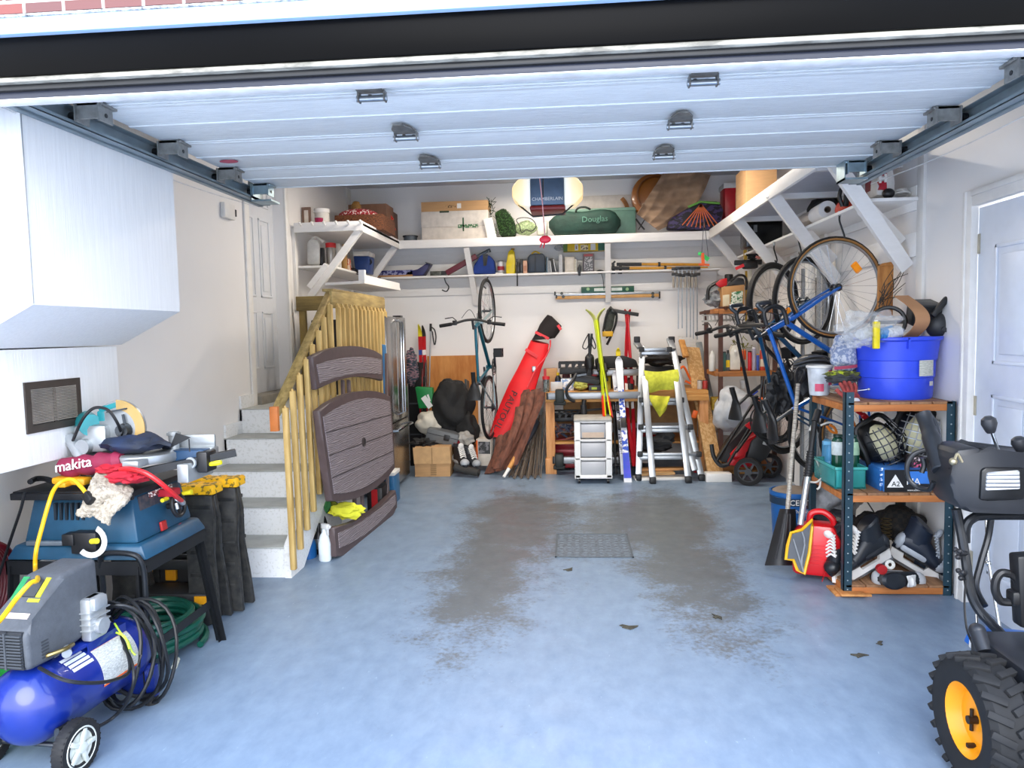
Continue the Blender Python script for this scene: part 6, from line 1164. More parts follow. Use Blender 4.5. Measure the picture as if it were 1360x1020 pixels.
for k in range(3):
    z=.05+dz*k*.97+.03; b=t.mb().box(a+.062,c-.062,y0+.004,y0+.33,z,z+dz*.97-.045,.006); dr=t.part(b,'drawer',M('#b9bcc2',.25,0,.06,4))
    b=t.mb().box(a+.07,c-.07,y0-.0,y0+.004,z+dz*.78,z+dz*.82); t.part(b,'drawer_lip',M('#cfd2d6',.3),dr)
    if k==2: b=t.mb().box(a+.075,c-.075,y0+.001,y0+.0045,z+.004,z+.055); t.part(b,'contents',M('#d9c3ae',.6),dr)
for x in (a+.04,c-.04):
    for y in (y0+.04,y0+.32): b=t.mb(); b.cyl((x-.012,y,.025),(x+.012,y,.025),.025); b.cyl((x,y,.03),(x,y,.06),.008); t.part(b,'castor',BLK)
# skis in front of the bench
yg=M('#c9dc1e',.3,0,.1,6); og=M('#ff3d14',.35)
for i,(x0,y0_,x1,y1_,l) in enumerate(((803,552,790,426,'left lime-green cross-country ski with orange tail, standing behind the drawer cart'),(812,552,794,426,'right lime-green cross-country ski with orange tail, standing behind the drawer cart'))):
    ski(P(x0,y0_+1.5,Y=7.12),P(x1,y1_,Y=8.0),.045,.012,yg,M('#b9c06a',.4),l,curl=.15,stripe=[(.0,.20,og)],face=(-.9 if i==0 else .9,-.6,0))
for i,(x0,x1,y1_,l) in enumerate(((838,834.5,465,'left dark red cross-country ski crossing its twin'),(838,836.5,465,'right dark red cross-country ski crossing its twin'))):
    ski(P(843-i,619,Y=7.25),P(x1-2,y1_-45,Y=8.12),.042,.012,M('#b01524',.3,0,.1,6),None,l,curl=.07,stripe=[(.36,.52,WHITE)],face=(-.5 if i==0 else .5,-1,0),bow=-.012 if i==0 else .055)
t=ski(P(834,642,Y=7.02),P(822,481,Y=7.6),.075,.014,M('#e8ecf4',.3),None,'white and blue wide ski with pointed tip beside the drawer cart',curl=.05,stripe=[(.04,.24,M('#5a55d8',.35,0,.5,14,h2='#2c57c9')),(.24,.42,M('#2b53c0',.35,0,.4,30,kind='hard',h2='#eef0f5')),(.5,.76,M('#2b53c0',.35,0,.4,26,kind='hard',h2='#e8ecf4'))])
t=ski(P(829,630,Y=7.1),P(817,500,Y=7.6),.06,.014,M('#d9dde6',.3),None,'white ski with dark lettering half hidden behind the blue and white ski',curl=.05,stripe=[(.2,.9,M('#2a3358',.4,0,.4,40,(1,1,3),kind='hard',h2='#d9dde6'))])
for i,(x,y1,c,l) in enumerate(((821,465,'#f0d818','tallest yellow ski tip behind the white ski'),(808,491,'#e0c020','short yellow ski tip right of the lime pair'),(816,494,'#f0a81c','short orange-yellow ski tip beside the tall yellow one'))):
    ski(P(x+3,600,Y=7.55),P(x,y1+4,Y=7.85),.05,.012,M('#1c1d22',.4),M(c,.35),l,curl=.05,stripe=[(.62,1,M(c,.35)),(.5,.62,M('#d92a2a',.4))])
for i,(x,l) in enumerate(((817,'left'),(823,'right'))):
    t=Thing('ski_pole','%s black ski pole standing between drawer cart and white ski'%l,'ski pole',P(x,628,Y=7.25),w=True); b=t.mb().cyl(P(x+1,630,Y=7.2),P(x-2,540,Y=7.45),.011); t.part(b,'shaft',BLK); b=t.mb(); q=P(x+1,618,Y=7.2); b.torus(q,(0,.2,1),.04,.008,16,6); b.bar(q-V((.04,0,0)),q+V((.04,0,0)),.01,.01); t.part(b,'basket',BLK); b=t.mb().cyl(P(x-2,545,Y=7.4),P(x-3,530,Y=7.46),.018); t.part(b,'grip',BLK)
# ---------------------------------------------------------------- aluminium ladder
t=Thing('step_ladder','aluminium articulated step ladder opened in an A-frame by the back wall','ladder',(P(890,638,Z=0).x,7.2,0),w=True)
def rail(x0,y0_,Ya,x1,y1_,Yb,nm='side_rail'): b=t.mb().bar(P(x0,y0_,Y=Ya),P(x1,y1_,Y=Yb),.03,.06,(1,0,0),.003); t.part(b,nm,ALU)
rail(848,636,7.12,853,460,7.55); rail(932,636,7.10,893,460,7.55)
rail(867,638,6.98,856,500,7.35,'inner_rail'); rail(914,636,7.0,898,500,7.35,'inner_rail'); rail(923,625,7.05,906,560,7.25,'inner_rail')
rail(845,455,7.6,850,462,7.5,'hook_end'); rail(889,450,7.6,894,464,7.5,'hook_end')
for (xa,xb,y,Yr) in ((852,889,464,7.52),(852,905,531,7.35),(851,917,567,7.25),(850,928,603,7.15)):
    b=t.mb(); b.bar(P(xa,y,Y=Yr-.02),P(xb,y-.5,Y=Yr-.02),.075,.03,(0,0,1),.004); b.bar(P(xa,y+5,Y=Yr-.0),P(xb,y+4.5,Y=Yr-.0),.03,.035,(0,0,1),.003); t.part(b,'step',ALU)
    for x in (xa,xb): b=t.mb(); q=P(x,y,Y=Yr-.05); b.box(q.x-.025,q.x+.025,q.y-.03,q.y+.02,q.z-.025,q.z+.025,.006); t.part(b,'joint_block',M('#26282a',.5))
for x,y,Yr in ((848,637,7.1),(867,639,6.96),(914,636,6.98),(932,636,7.08),(846,452,7.6),(892,452,7.6)): b=t.mb(); q=P(x,y,Y=Yr); b.box(q.x-.03,q.x+.03,q.y-.03,q.y+.04,max(0,q.z-.035) if y>600 else q.z-.03,max(0,q.z-.035)+.06 if y>600 else q.z+.04,.008); t.part(b,'foot' if y>600 else 'top_cap',BLK)
YC=M('#d9dc4a',.9,0,.15,30)
b=MB().grid(lambda u,v:P(855+45*u+ (2*math.sin(v*4)),492+2*math.sin(u*4)+ (27-3*u)*v+ (1.5*math.sin(u*9)*v),Y=7.36-.03*math.sin(PI*v)-.012*math.sin(u*8)),16,10,.012); solo(b,'towel',YC,'yellow microfibre towel spread over the upper ladder rungs','towel')
b=MB().grid(lambda u,v:P(860+30*u+ (8*(1-u)-6*u)*v,525+2*u+ 28*v*(1-abs(u-.55)*.9),Y=7.27-.03*math.sin(PI*v)+.015*math.sin(u*9+v*4)),14,10,.012); solo(b,'towel',M('#d3d23c',.9,0,.2,20),'smaller crumpled yellow cloth hanging below the upper towel on the ladder','towel')
# OSB strip, wire grid, grey stud
b=MB(); q0,q1=P(950,629,Y=7.15),P(919,462,Y=8.0); q0.z=max(q0.z,.02); b.bar(q0,q1,.16,.03,(.25,-1,0.3),.002)
solo(b,'osb_plank',M('#d3ab78',.8,0,.5,40,(1,1,.6),kind='hard',h2='#c0935c'),'long speckled chipboard plank leaning against the back shelves','plank')
b=MB(); b.bar(P(911,474,Y=7.8),P(905,452,Y=7.95),.06,.03,(.2,-1,0),.002); solo(b,'pine_offcut',PINE,'short pine batten leaning on top of the chipboard plank','batten')
t=Thing('wire_rack','white wire grid rack standing on the bench behind the chipboard','rack',P(912,456,Y=8.1),w=True); b=t.mb()
for i in range(6): b.cyl(P(902+4.6*i,446,Y=8.1),P(902+4.6*i,470,Y=8.1),.005,n=6)
for i in range(5): b.cyl(P(901,447+4*i,Y=8.1),P(926,446+4*i,Y=8.1),.005,n=6)
t.part(b,'grid',WHITE)
b=MB(); b.bar(P(928,455,Y=8.1),P(950,560,Y=7.75),.04,.06,(1,0,0),.003); solo(b,'metal_stud',M('#9aa1a3',.5,.4),'grey steel stud leaning between chipboard and the rack','stud')
b=MB(); b.tube(cr([P(902,492,Y=7.75),P(908,487,Y=7.75),P(915,500,Y=7.75),P(919,509,Y=7.75),P(910,506,Y=7.75)]),.012,7); solo(b,'orange_rope',M('#f0671c',.5),'loop of orange cord beside the yellow towel','cord')
b=MB(); b.cyl(P(925,626,Y=7.2),P(921,600,Y=7.35),.03,.022); solo(b,'extinguisher',RED,'small red cylinder on the floor at the ladder foot','cylinder')
b=MB(); b.bar(P(921,555,Y=7.5),P(924,545,Y=7.5),.05,.03,(0,1,0),.006); solo(b,'orange_clamp',ORG,'small orange clamp on the chipboard plank','clamp')
BX('white_block','white foam block on the floor at the foot of the chipboard plank','block',938,972,629,7.0,.12,WHITE,zb=0)
for i,(x,c,l) in enumerate(((930,'#c5bdb4','white tin on bench right end'),(937,'#b23a34','red tin on bench right end'))): BT('paint_tin',l,'tin',x,7,505,7.6,M(c,.5),zb=bz,shape='can',cap=DSTEEL)
# drain grate in the floor
t=Thing('floor_grate','square metal drain cover set in the middle of the floor','drain cover',(.12,4.95,0),w=True); b=t.mb(); g=[P(740,710,Z=0),P(833,709,Z=0),P(839,741,Z=0),P(737,741,Z=0)]; xa,xb,ya,yb3=g[3].x,g[1].x-.0,g[3].y,g[0].y
b.box(xa,xb,ya,yb3,.0,.004); t.part(b,'plate',M('#6d7986',.6,0,.3,50)); b=t.mb()
for (q) in ((xa,xb,ya,ya+.012),(xa,xb,yb3-.012,yb3),(xa,xa+.012,ya,yb3),(xb-.012,xb,ya,yb3)): b.box(*q,.003,.008)
t.part(b,'rim',M('#59626a',.6)); b=t.mb()
for i in range(9):
    for j in range(9): x=xa+.04+(xb-xa-.08)*i/8; y=ya+.04+(yb3-ya-.08)*j/8; b.box(x-.012,x+.012,y-.003,y+.003,.003,.006)
t.part(b,'tread_pattern',M('#79858f',.6))
for i,(x,y,s,l) in enumerate(((835,833,.07,'brown dry leaf scrap on floor below the drain cover'),(755,757,.05,'small dark leaf scrap just below the drain cover'),(952,820,.045,'small dark leaf scrap right of centre on the floor'),(1140,871,.05,'dark leaf scrap on the floor near the shelving rack'),(1168,855,.04,'tiny dark leaf scrap nearest the shelving rack'))):
    q=P(x,y,Z=0); b=MB(); n=9; b.prism([(s*(.6+.4*math.sin(k*2.3+i))*math.cos(2*PI*k/n),s*.55*(.6+.4*math.cos(k*1.7+i))*math.sin(2*PI*k/n)) for k in range(n)],.004,TR(q.x,q.y,.001,i)); solo(b,'leaf_scrap',M('#4f4c40',.9,0,.3,60),l,'leaf')
# ================================================================ right wall shelves contents
ZP=2.203
BX('tote_box','glossy black tote jammed under the overhead shelf at the far right corner','tote',991,1040,291,7.0,.25,M('#0c0c0e',.25,0,.1,8),yb=328,bev=.02,ex=(('tape_mark',.2,.3,.55,.8,STEEL),))
b=MB().blob(P(1085,283,Y=6.0)+V((.06,0,0)),(.13,.22,.12),.18,2,81,4); solo(b,'black_bag',M('#28292c',.7,0,.3,10,bump=.008),'black rumpled bag on the right wall shelf behind the paper towels','bag')
b=MB(); a=P(1096,282,Y=5.35); d=V((.0,1,0)); b.blob(P(1072,292,Y=5.9),(.06,.3,.05),.15,2,84,3); solo(b,'plastic_wrap',M('#c5bdb6',.35,0,.1,8),'loose plastic wrap trailing behind the paper towel roll','plastic')
t=Thing('paper_towel_roll','white paper towel roll lying end-on on the right wall shelf','paper towel',a,w=True); c=P(1099,284,Y=5.3); c.z=max(c.z,ZP+.06); b=t.mb(); b.lathe([(.022,0),(.06,0),(.062,.01),(.062,.26),(.022,.26)],basis(c,(0,0,1),(.05,1,0)),26); t.part(b,'roll',WHITE); b=t.mb(); b.lathe([(.018,-.002),(.023,-.002),(.023,.26),(.018,.26)],basis(c,(0,0,1),(.05,1,0)),20); t.part(b,'cardboard_core',M('#7c6a5c',.8))
t=Thing('chainsaw','orange chainsaw with black handle on the right wall shelf','chainsaw',P(1135,275,Y=4.95),w=True)
b=t.mb(); fprism(b,[(1118,279),(1120,268),(1126,262),(1141,258),(1147,266),(1146,277),(1130,280)],4.95,.16,.02); t.part(b,'body',M('#e5411c',.4)); b=t.mb(); b.tube(cr([P(1119,274,Y=4.93),P(1115,262,Y=4.93),P(1118,250,Y=4.93),P(1128,246,Y=4.93),P(1142,250,Y=4.95)]),.013,8); b.bar(P(1126,247,Y=4.93),P(1123,274,Y=4.93),.03,.03,(0,1,0),.006); t.part(b,'handle',BLK); b=t.mb(); b.ell(P(1151,268,Y=4.95),(.045,.04,.045)); t.part(b,'starter',M('#5a2420',.5)); b=t.mb(); b.bar(P(1143,276,Y=4.9),P(1160,276,Y=4.85),.04,.03,(0,0,1),.006); t.part(b,'chain_bar',M('#d63a20',.4))
t=Thing('sprayer_tank','white plastic tank with red handles and mark on the near end of the right shelf','tank',P(1176,262,Y=4.6),w=True)
b=t.mb(); fprism(b,[(1163,261),(1164,232),(1168,221),(1180,217),(1188,222),(1191,240),(1190,261)],4.58,.16,.03); o=t.part(b,'tank',M('#dcd9d4',.35)); b=t.mb(); 
for y0_,y1_ in ((219,233),(241,252)): fprism(b,[(1166,y0_),(1178,y0_-1),(1177,(y0_+y1_)/2),(1179,y1_),(1167,y1_),(1169,(y0_+y1_)/2)],4.57,.02,.004)
t.part(b,'red_handle',M('#b3122b',.4),o); b=t.mb(); b.bar(P(1169,232,Y=4.56),P(1169,243,Y=4.56),.012,.01,(0,1,0)); b.bar(P(1176,231,Y=4.56),P(1176,242,Y=4.56),.012,.01,(0,1,0)); b.bar(P(1169,237,Y=4.56),P(1176,237,Y=4.56),.012,.01); t.part(b,'letter_mark',WHITE,o); b=t.mb().ell(P(1180,257,Y=4.56),(.035,.03,.03)); t.part(b,'black_cap',BLK,o); b=t.mb(); fprism(b,[(1157,258),(1157,238),(1160,230),(1163,238),(1163,260)],4.65,.1,.01); t.part(b,'side_grip',M('#7d1a24',.4))
b=MB(); c=P(1196,258,Y=4.6)
for k in range(4): b.torus(c+V((.01*k,.02*k,.012*k-.01)),(0.3*math.sin(k),.3,1),.055-.006*k,.005,20,5)
solo(b,'white_cable',M('#e5e3df',.4),'coil of white cable beside the red-marked tank','cable')
# hooks
for i,(x,y,xe,ye,Yh,l) in enumerate(((1115,293,1122,316,5.0,'nearest black bicycle hook screwed under the right shelf'),(1060,317,1064,334,5.75,'middle black bicycle hook screwed under the right shelf'),(1028,331,1032,345,6.4,'farthest black bicycle hook screwed under the right shelf'))):
    t=Thing('bike_hook',l,'hook',P(x,y,Y=Yh),w=True); a=P(x,y,Y=Yh); e=P(xe,ye,Y=Yh); b=t.mb(); b.tube(cr([a+V((0,0,.03)),a,a.lerp(e,.4)+V((.0,-.0,0)),e,e+V((0,.03,-.02)),e+V((0,.06,.0))]),.006,7); t.part(b,'hook',BLK); b=t.mb().cyl(a+V((0,0,.03)),a+V((0,0,.06)),.01); t.part(b,'thread',STEEL)
TAN=M('#a9783f',.5)
bicycle('road_bicycle','bright blue road bicycle with tan-wall tyres hanging nearest on the right wall',hung(P(1110,382,Y=5.0),R_(191),R_(-13)),M('#1765c0',.3,.1,.1,10,coat=.5),(RUB,TAN),False,rt=.014,reflect=-1.05)
bicycle('city_bicycle','dark teal bicycle with black tyres hanging second from the front on the right wall',hung(P(1067,399,Y=5.75),R_(214),R_(-10)),M('#0f4f7a',.3,.3,.1,10),RUB,True,rt=.018,reflect=1.9)
bicycle('mountain_bicycle','black knobbly-tyred bicycle hanging farthest back on the right wall',hung(P(1027,401,Y=6.4),R_(218),R_(-10)),M('#2a2b30',.35,.3),RUB,True,rt=.026)
# ---------------------------------------------------------------- metal rod rack with wooden shelves in the corner
t=Thing('corner_rack','brown metal post rack with three pine shelves in the far right corner','rack',(1.6,7.7,0),w=True)
BR=M('#5a3a30',.5,.2); RX0=P(957,520,Y=7.35).x; 
zA,zB=zat(965,410,7.35),zat(980,493,7.35)
RX1=1.98
for x,y in ((RX0,7.35),(P(938,500,Y=7.8).x,7.8),(RX1,7.35),(RX1,7.8)): b=t.mb().box(x-.02,x+.02,y-.02,y+.02,0,zA+.02 if y<7.5 else zA); t.part(b,'post',BR)
for z in (zA,zB,.10): b=t.mb(); b.box(P(938,500,Y=7.8).x,RX1,7.34,7.82,z-.045,z,.003); b.box(RX0-.02,RX1,7.325,7.34,z-.05,z+.0,.002); t.part(b,'shelf',M('#b57436',.6,0,.2,4,(.6,6,6),kind='wood',h2='#8b5324'))
b=t.mb(); b.bar(P(930,416,Y=7.8),P(965,409,Y=7.3),.02,.03); t.part(b,'cross_bar',BR)
t=Thing('printed_carton','tan carton with green and white print on the top corner rack shelf','box',P(978,408,Y=7.4),w=True)
b=t.mb(); fprism(b,[(959,408),(959,381),(989,378),(989,406)],7.4,.2,.004); o=t.part(b,'body',M('#b98a58',.8)); b=t.mb(); fprism(b,[(970,406),(972,388),(987,386),(986,405)],7.395,.01,.001); t.part(b,'green_print',M('#2f6b43',.6,0,.6,50,kind='hard',h2='#c9cfc0'),o); b=t.mb(); fprism(b,[(960,407),(960,392),(969,391),(969,406)],7.395,.01,.001); t.part(b,'cream_panel',M('#ddd0b0',.7),o)
t=Thing('hedge_trimmer','red and black garden tool lying at left on the top corner shelf','tool',P(950,400,Y=7.45),w=True); b=t.mb(); fprism(b,[(950,377),(957,371),(966,369),(966,379),(957,382)],7.42,.1,.01); t.part(b,'body',RED); b=t.mb(); b.tube(cr([P(956,374,Y=7.45),P(947,378,Y=7.45),P(941,384,Y=7.45),P(940,398,Y=7.45)]),.018,8); t.part(b,'handle',BLK); b=t.mb(); b.bar(P(943,386,Y=7.47),P(958,378,Y=7.47),.03,.02,(0,1,0)); t.part(b,'guard',M('#9aa09c',.5))
b=MB().blob(P(950,397,Y=7.55),(.10,.07,.07),.25,2.5,91,3); solo(b,'plastic_bag',M('#a7adb2',.3,0,.4,20),'grey transparent bag of bits at the left of the top corner shelf','bag')
BT('thermos','silver and black flask behind the printed carton','flask',969,10,364,7.6,M('#6f6a66',.3,.6),zb=zA,shape='jar',cap=BLK)
t=Thing('circular_tool','grey arched tool handle above the printed carton','tool',P(980,378,Y=7.55),w=True); b=t.mb(); fprism(b,[(966,380),(970,373),(980,368),(988,370),(990,380)],7.55,.1,.01); t.part(b,'body',M('#4a4d50',.5)); b=t.mb(); b.tube(cr([P(970,374,Y=7.5),P(980,366,Y=7.5),P(989,367,Y=7.5),P(992,376,Y=7.5),P(991,385,Y=7.5)]),.012,7); t.part(b,'handle',BLK)
t=Thing('metal_tray','pale wire tray hanging under the top corner shelf','tray',P(960,420,Y=7.5),w=True); b=t.mb()
for i in range(10): b.bar(P(934+5*i,418,Y=7.5),P(935+5*i,427,Y=7.5),.012,.008,(0,1,0))
b.bar(P(932,427,Y=7.5),P(981,424,Y=7.5),.02,.02); b.bar(P(932,419,Y=7.5),P(981,417,Y=7.5),.012,.012); t.part(b,'grid',M('#b9b6ae',.4,.4))
items=((947,9,463,'bottle','#d9d6cf',None,'white label carton-like bottle left of the rack post'),(962,6,467,'can','#4a7672','#39403f','teal grey bottle right of the rack post'),(967.5,7,465,'bottle','#5b6468','#2a2a2c','slate bottle with yellow band'),)
for x,w_,yt,sh,c,cp,l in items: BT('bottle',l+' on the middle corner shelf','bottle',x,w_,yt,7.4,M(c,.4),zb=zB,shape=sh,cap=M(cp,.4) if cp else None,band=YEL if 'yellow' in l else None)
t=Thing('milk_carton','white gable-topped carton with cap on the middle corner shelf','carton',P(976,493,Y=7.4),w=True); b=t.mb(); fprism(b,[(970,491),(970,466),(974,459),(979,459),(983,466),(983,491)],7.38,.1,.003); o=t.part(b,'body',M('#e4dfd2',.6)); b=t.mb(); b.cyl(P(976.5,466,Y=7.38),P(976.5,466,Y=7.35),.012); t.part(b,'spout_cap',WHITE,o)
for x,w_,yt,c,cp,l in ((988,8,464,'#e0561c','#e8a06a','tall orange spray can with pale label'),(996.5,5.5,466,'#c91f2c','#1a1a1c','red spray can with black top'),(1002,5,461,'#a9a6b8','#e8e6ea','slim lilac and silver can'),(1007,4,470,'#3a55b0','#e0a030','small blue can'),(1014,8,463,'#cf4a36','#e8e2da','red-orange tall bottle')): BT('spray_can',l+' on the middle corner shelf','can',x,w_,yt,7.4,M(c,.35),zb=zB,shape='can',cap=M(cp,.4),band=M('#d9c8b0',.5) if 'orange' in l and 'tall' in l else None)
b=MB(); random.seed(12)
for i in range(24): a=P(random.uniform(975,1000),random.uniform(452,462),Y=7.6); b.bar(a,a+V((random.uniform(-.05,.05),0,random.uniform(-.04,.05))),.02,.004)
solo(b,'dried_plant',M('#9a9a42',.8),'yellow-green dry leaves above the cans on the corner rack','plant')
BT('pill_jar','small white jar standing on the bag pile below the middle corner shelf','jar',988,8,505,7.45,WHITE,yb=516,shape='jar',cap=WHITE)
b=MB().blob(P(976,545,Y=7.35),(.19,.16,.22),.13,1.8,93,5,sq=.9); solo(b,'plastic_bag',M('#c9cdd2',.3,0,.15,6,bump=.006),'large white plastic sack stuffed on the corner rack above the mower','bag')
BX('shoe_box','pale box beneath the white plastic sack','box',958,988,560,7.38,.25,M('#c9c8c4',.6),yb=578)
b=MB(); a=P(1003,519,Y=7.2); b.bar(P(998,524,Y=7.25),P(1006,518,Y=7.25),.035,.006,(0,1,0)); solo(b,'blue_tag',M('#2f48b0',.5),'small blue tag on the white plastic sack','tag')
BX('yellow_box','yellow printed carton behind the rack post','box',946,957,528,7.5,.12,M('#c9a52a',.6,0,.4,40),yb=545)
# boards: yellow level & trimmer hanging
t=Thing('pole_saw','yellow pole trimmer hanging with black head and red tag by the corner','trimmer',P(990,400,Y=7.6),w=True); b=t.mb(); b.bar(P(989,318,Y=7.6),P(990,345,Y=7.6),.03,.02,(0,1,0)); b.bar(P(991,360,Y=7.62),P(991,428,Y=7.62),.02,.02,(0,1,0)); t.part(b,'yellow_pole',M('#c9a236',.5)); b=t.mb(); b.bar(P(996,359,Y=7.58),P(997,432,Y=7.58),.035,.03,(0,1,0),.004); t.part(b,'white_pole',M('#e2dcc8',.5)); b=t.mb(); b.box(P(986,350,Y=7.5).x,P(1006,350,Y=7.5).x,7.45,7.55,zat(996,357,7.5),zat(996,347,7.5),.02); b.bar(P(975,349,Y=7.5),P(1012,348,Y=7.5),.05,.03,(0,1,0),.01); b.blob(P(1000,338,Y=7.5),(.06,.05,.05),.3,3,95,3); t.part(b,'head',M('#1d1e20',.5,0,.3,30)); b=t.mb(); b.bar(P(977,357,Y=7.45),P(988,352,Y=7.45),.03,.01,(0,1,0)); t.part(b,'red_tag',M('#e8323c',.5))
b=MB(); b.bar(P(1004,341,Y=7.4),P(1009,343,Y=7.4),.03,.02); solo(b,'pink_tag',M('#d98a80',.6),'pinkish tag beside the black trimmer head','tag')
# grey conduit and white tubes on the right wall behind the bikes
for i,(x,m,l,w_) in enumerate(((1068,'#8f9296','left grey conduit',.03),(1076,'#f2efe9','white plastic pipe between conduits',.045),(1089,'#9c9fa2','middle grey conduit',.03),(1096,'#85888c','right grey conduit',.03))):
    q=P(x,400,X=XR-.05); b=MB(); b.cyl((XR-.05,q.y,.0),(XR-.05,q.y,1.95),w_*.9); solo(b,'wall_pipe',M(m,.4,.3 if i!=1 else 0),l+' running up the right wall behind the bicycles','pipe')
# ---------------------------------------------------------------- lawn mower
MR=M('#d0121f',.35,0,.1,8,coat=.4)
t=Thing('lawn_mower','red and black push lawn mower stored upright with folded handles in the far right corner','lawn mower',P(992,642,Z=0),w=True)
YM=7.0
w0=P(994,625,Y=6.85); 
def wheel(t,c,ax,r,w_,sp=6,tm=RUB,hm=DGREY,nm='wheel'):
    T=basis(c,V(ax).orthogonal(),ax); b=t.mb(); b.lathe([(r*.72,-w_/2),(r*.97,-w_/2),(r,-w_*.3),(r,w_*.3),(r*.97,w_/2),(r*.72,w_/2)],T,36); o=t.part(b,nm,tm); b=t.mb(); b.lathe([(0,-w_*.3),(r*.25,-w_*.3),(r*.25,w_*.55),(0,w_*.55)],T,18); b.lathe([(r*.66,-w_*.4),(r*.74,-w_*.4),(r*.74,w_*.4),(r*.66,w_*.4)],T,30)
    for k in range(sp): a=2*PI*k/sp; b.bar(T@V((r*.2*math.cos(a),r*.2*math.sin(a),w_*.2)),T@V((r*.7*math.cos(a+.25),r*.7*math.sin(a+.25),w_*.2)),r*.14,w_*.3,T.to_3x3()@V((0,0,1)))
    t.part(b,'hub',hm,o)
wheel(t,(w0.x,6.85,.13),(-.35,-1,0),.13,.05)
wheel(t,(w0.x+.28,7.2,.12),(-.35,-1,0),.12,.05)
b=t.mb(); fprism(b,[(966,618),(975,602),(1000,572),(1016,563),(1030,566),(1032,580),(1018,600),(1008,618),(990,622)],6.98,.34,.03); t.part(b,'deck',MR)
b=t.mb(); fprism(b,[(990,612),(998,586),(1016,572),(1029,574),(1030,590),(1018,610),(1004,618)],6.92,.1,.025); o=t.part(b,'grass_guard',M('#222428',.5)); b=t.mb(); b.bar(P(1016,591,Y=6.915),P(1021,576,Y=6.915),.05,.006,(0,1,0)); t.part(b,'silver_label',M('#b9bcc0',.4,.5),o); b=t.mb(); b.bar(P(1020,578,Y=6.91),P(1021,574,Y=6.91),.03,.004,(0,1,0)); t.part(b,'red_label',RED,o)
b=t.mb(); fprism(b,[(955,612),(968,590),(990,562),(1002,556),(1004,566),(982,600),(972,618)],7.05,.2,.02); t.part(b,'engine_cover',BLK)
b=t.mb(); fprism(b,[(970,604),(984,590),(1005,575),(1003,592),(985,606),(976,612)],6.95,.06,.012); t.part(b,'front_cowl',MR)
b=t.mb()
for k in range(4): b.bar(P(990+2*k,566-1.5*k+3*k,Y=6.94),P(998+2*k,560-1.5*k+3*k,Y=6.94),.02,.02,(0,1,0))
t.part(b,'vent_fins',MR)
for (xa,ya,xb,yb2) in ((952,612,1006,526),(966,618,1012,540),(978,600,1018,545)): b=t.mb().cyl(P(xa,ya,Y=6.85),P(xb,yb2,Y=7.0),.013); t.part(b,'folded_handle',M('#1c1e22',.35,.3))
b=t.mb(); b.tube(cr([P(945,590,Y=6.9),P(948,606,Y=6.88),P(957,618,Y=6.86),P(968,616,Y=6.86)]),.02,8); t.part(b,'grip',BLK)
b=MB(); b.torus(P(1012,519,Y=6.9)+V((0,0,-.2)),(0,-1,0),.04,.012,20,6); b.ell(P(1011,534,Y=6.95),(.05,.03,.045)); solo(b,'orange_reel',M('#f06a22',.4),'orange round reel resting above the mower handles','reel')
BX('wood_block','pine wood block under the mower wheel','block',960,1024,623,7.4,.1,PINEX,zb=0)
# helmets & tubes hanging around the handlebars
b=MB(); 
for k in range(8): b.torus(P(1024,560,Y=6.3)+V((.01*k,.01*k,.02*math.sin(k*2))),(math.sin(k)*.4,-1,.3*math.cos(k)),.17+.01*math.sin(k*3),.007,28,5)
for k in range(6): b.tube(cr([P(1013+3*k,500,Y=6.2),P(1010+4*k,530,Y=6.2),P(1016+3*k,560,Y=6.2),P(1022+2*k,590,Y=6.2)]),.006,5)
solo(b,'cable_locks',M('#23262a',.4,0,.3,8),'mass of black cable locks hanging under the bicycles','cable lock')
b=MB(); b.torus(P(1026,537,Y=6.1),(0,-1,0),.075,.006,24,6); b.torus(P(1024,541,Y=6.08),(.2,-1,0),.06,.005,24,6); solo(b,'cable_lock',M('#c9cdd0',.35),'coiled clear cable lock in front of the black locks','cable lock')
t=Thing('bicycle_helmet','black bicycle helmet hanging among the handlebars','helmet',P(1080,490,Y=4.9),w=True); c=P(1078,488,Y=4.95); b=t.mb()
b.ell(c,(.12,.10,.09)); t.part(b,'shell',M('#18191c',.4)); b=t.mb()
for k in range(4): b.tube(cr([c+V((-.12,-.02,-.02+.02*k)),c+V((-.05,-.105,.0+.025*k)),c+V((.05,-.105,.0+.025*k)),c+V((.12,-.02,-.02+.02*k))]),.006,5)
t.part(b,'vents',M('#55595f',.4))
b=MB(); b.blob(P(1072,505,Y=4.9),(.07,.07,.1),.3,3,97,3); solo(b,'black_bag',M('#191b1f',.5,0,.3,14,bump=.01),'small black bag hanging just behind the white and red tub','bag'); b=MB(); b.blob(P(1040,520,Y=5.4),(.1,.08,.16),.3,3,99,4); solo(b,'black_bag',M('#191b1f',.5,0,.3,14,bump=.01),'black bag tangled at the bottom of the hanging bicycles','bag')
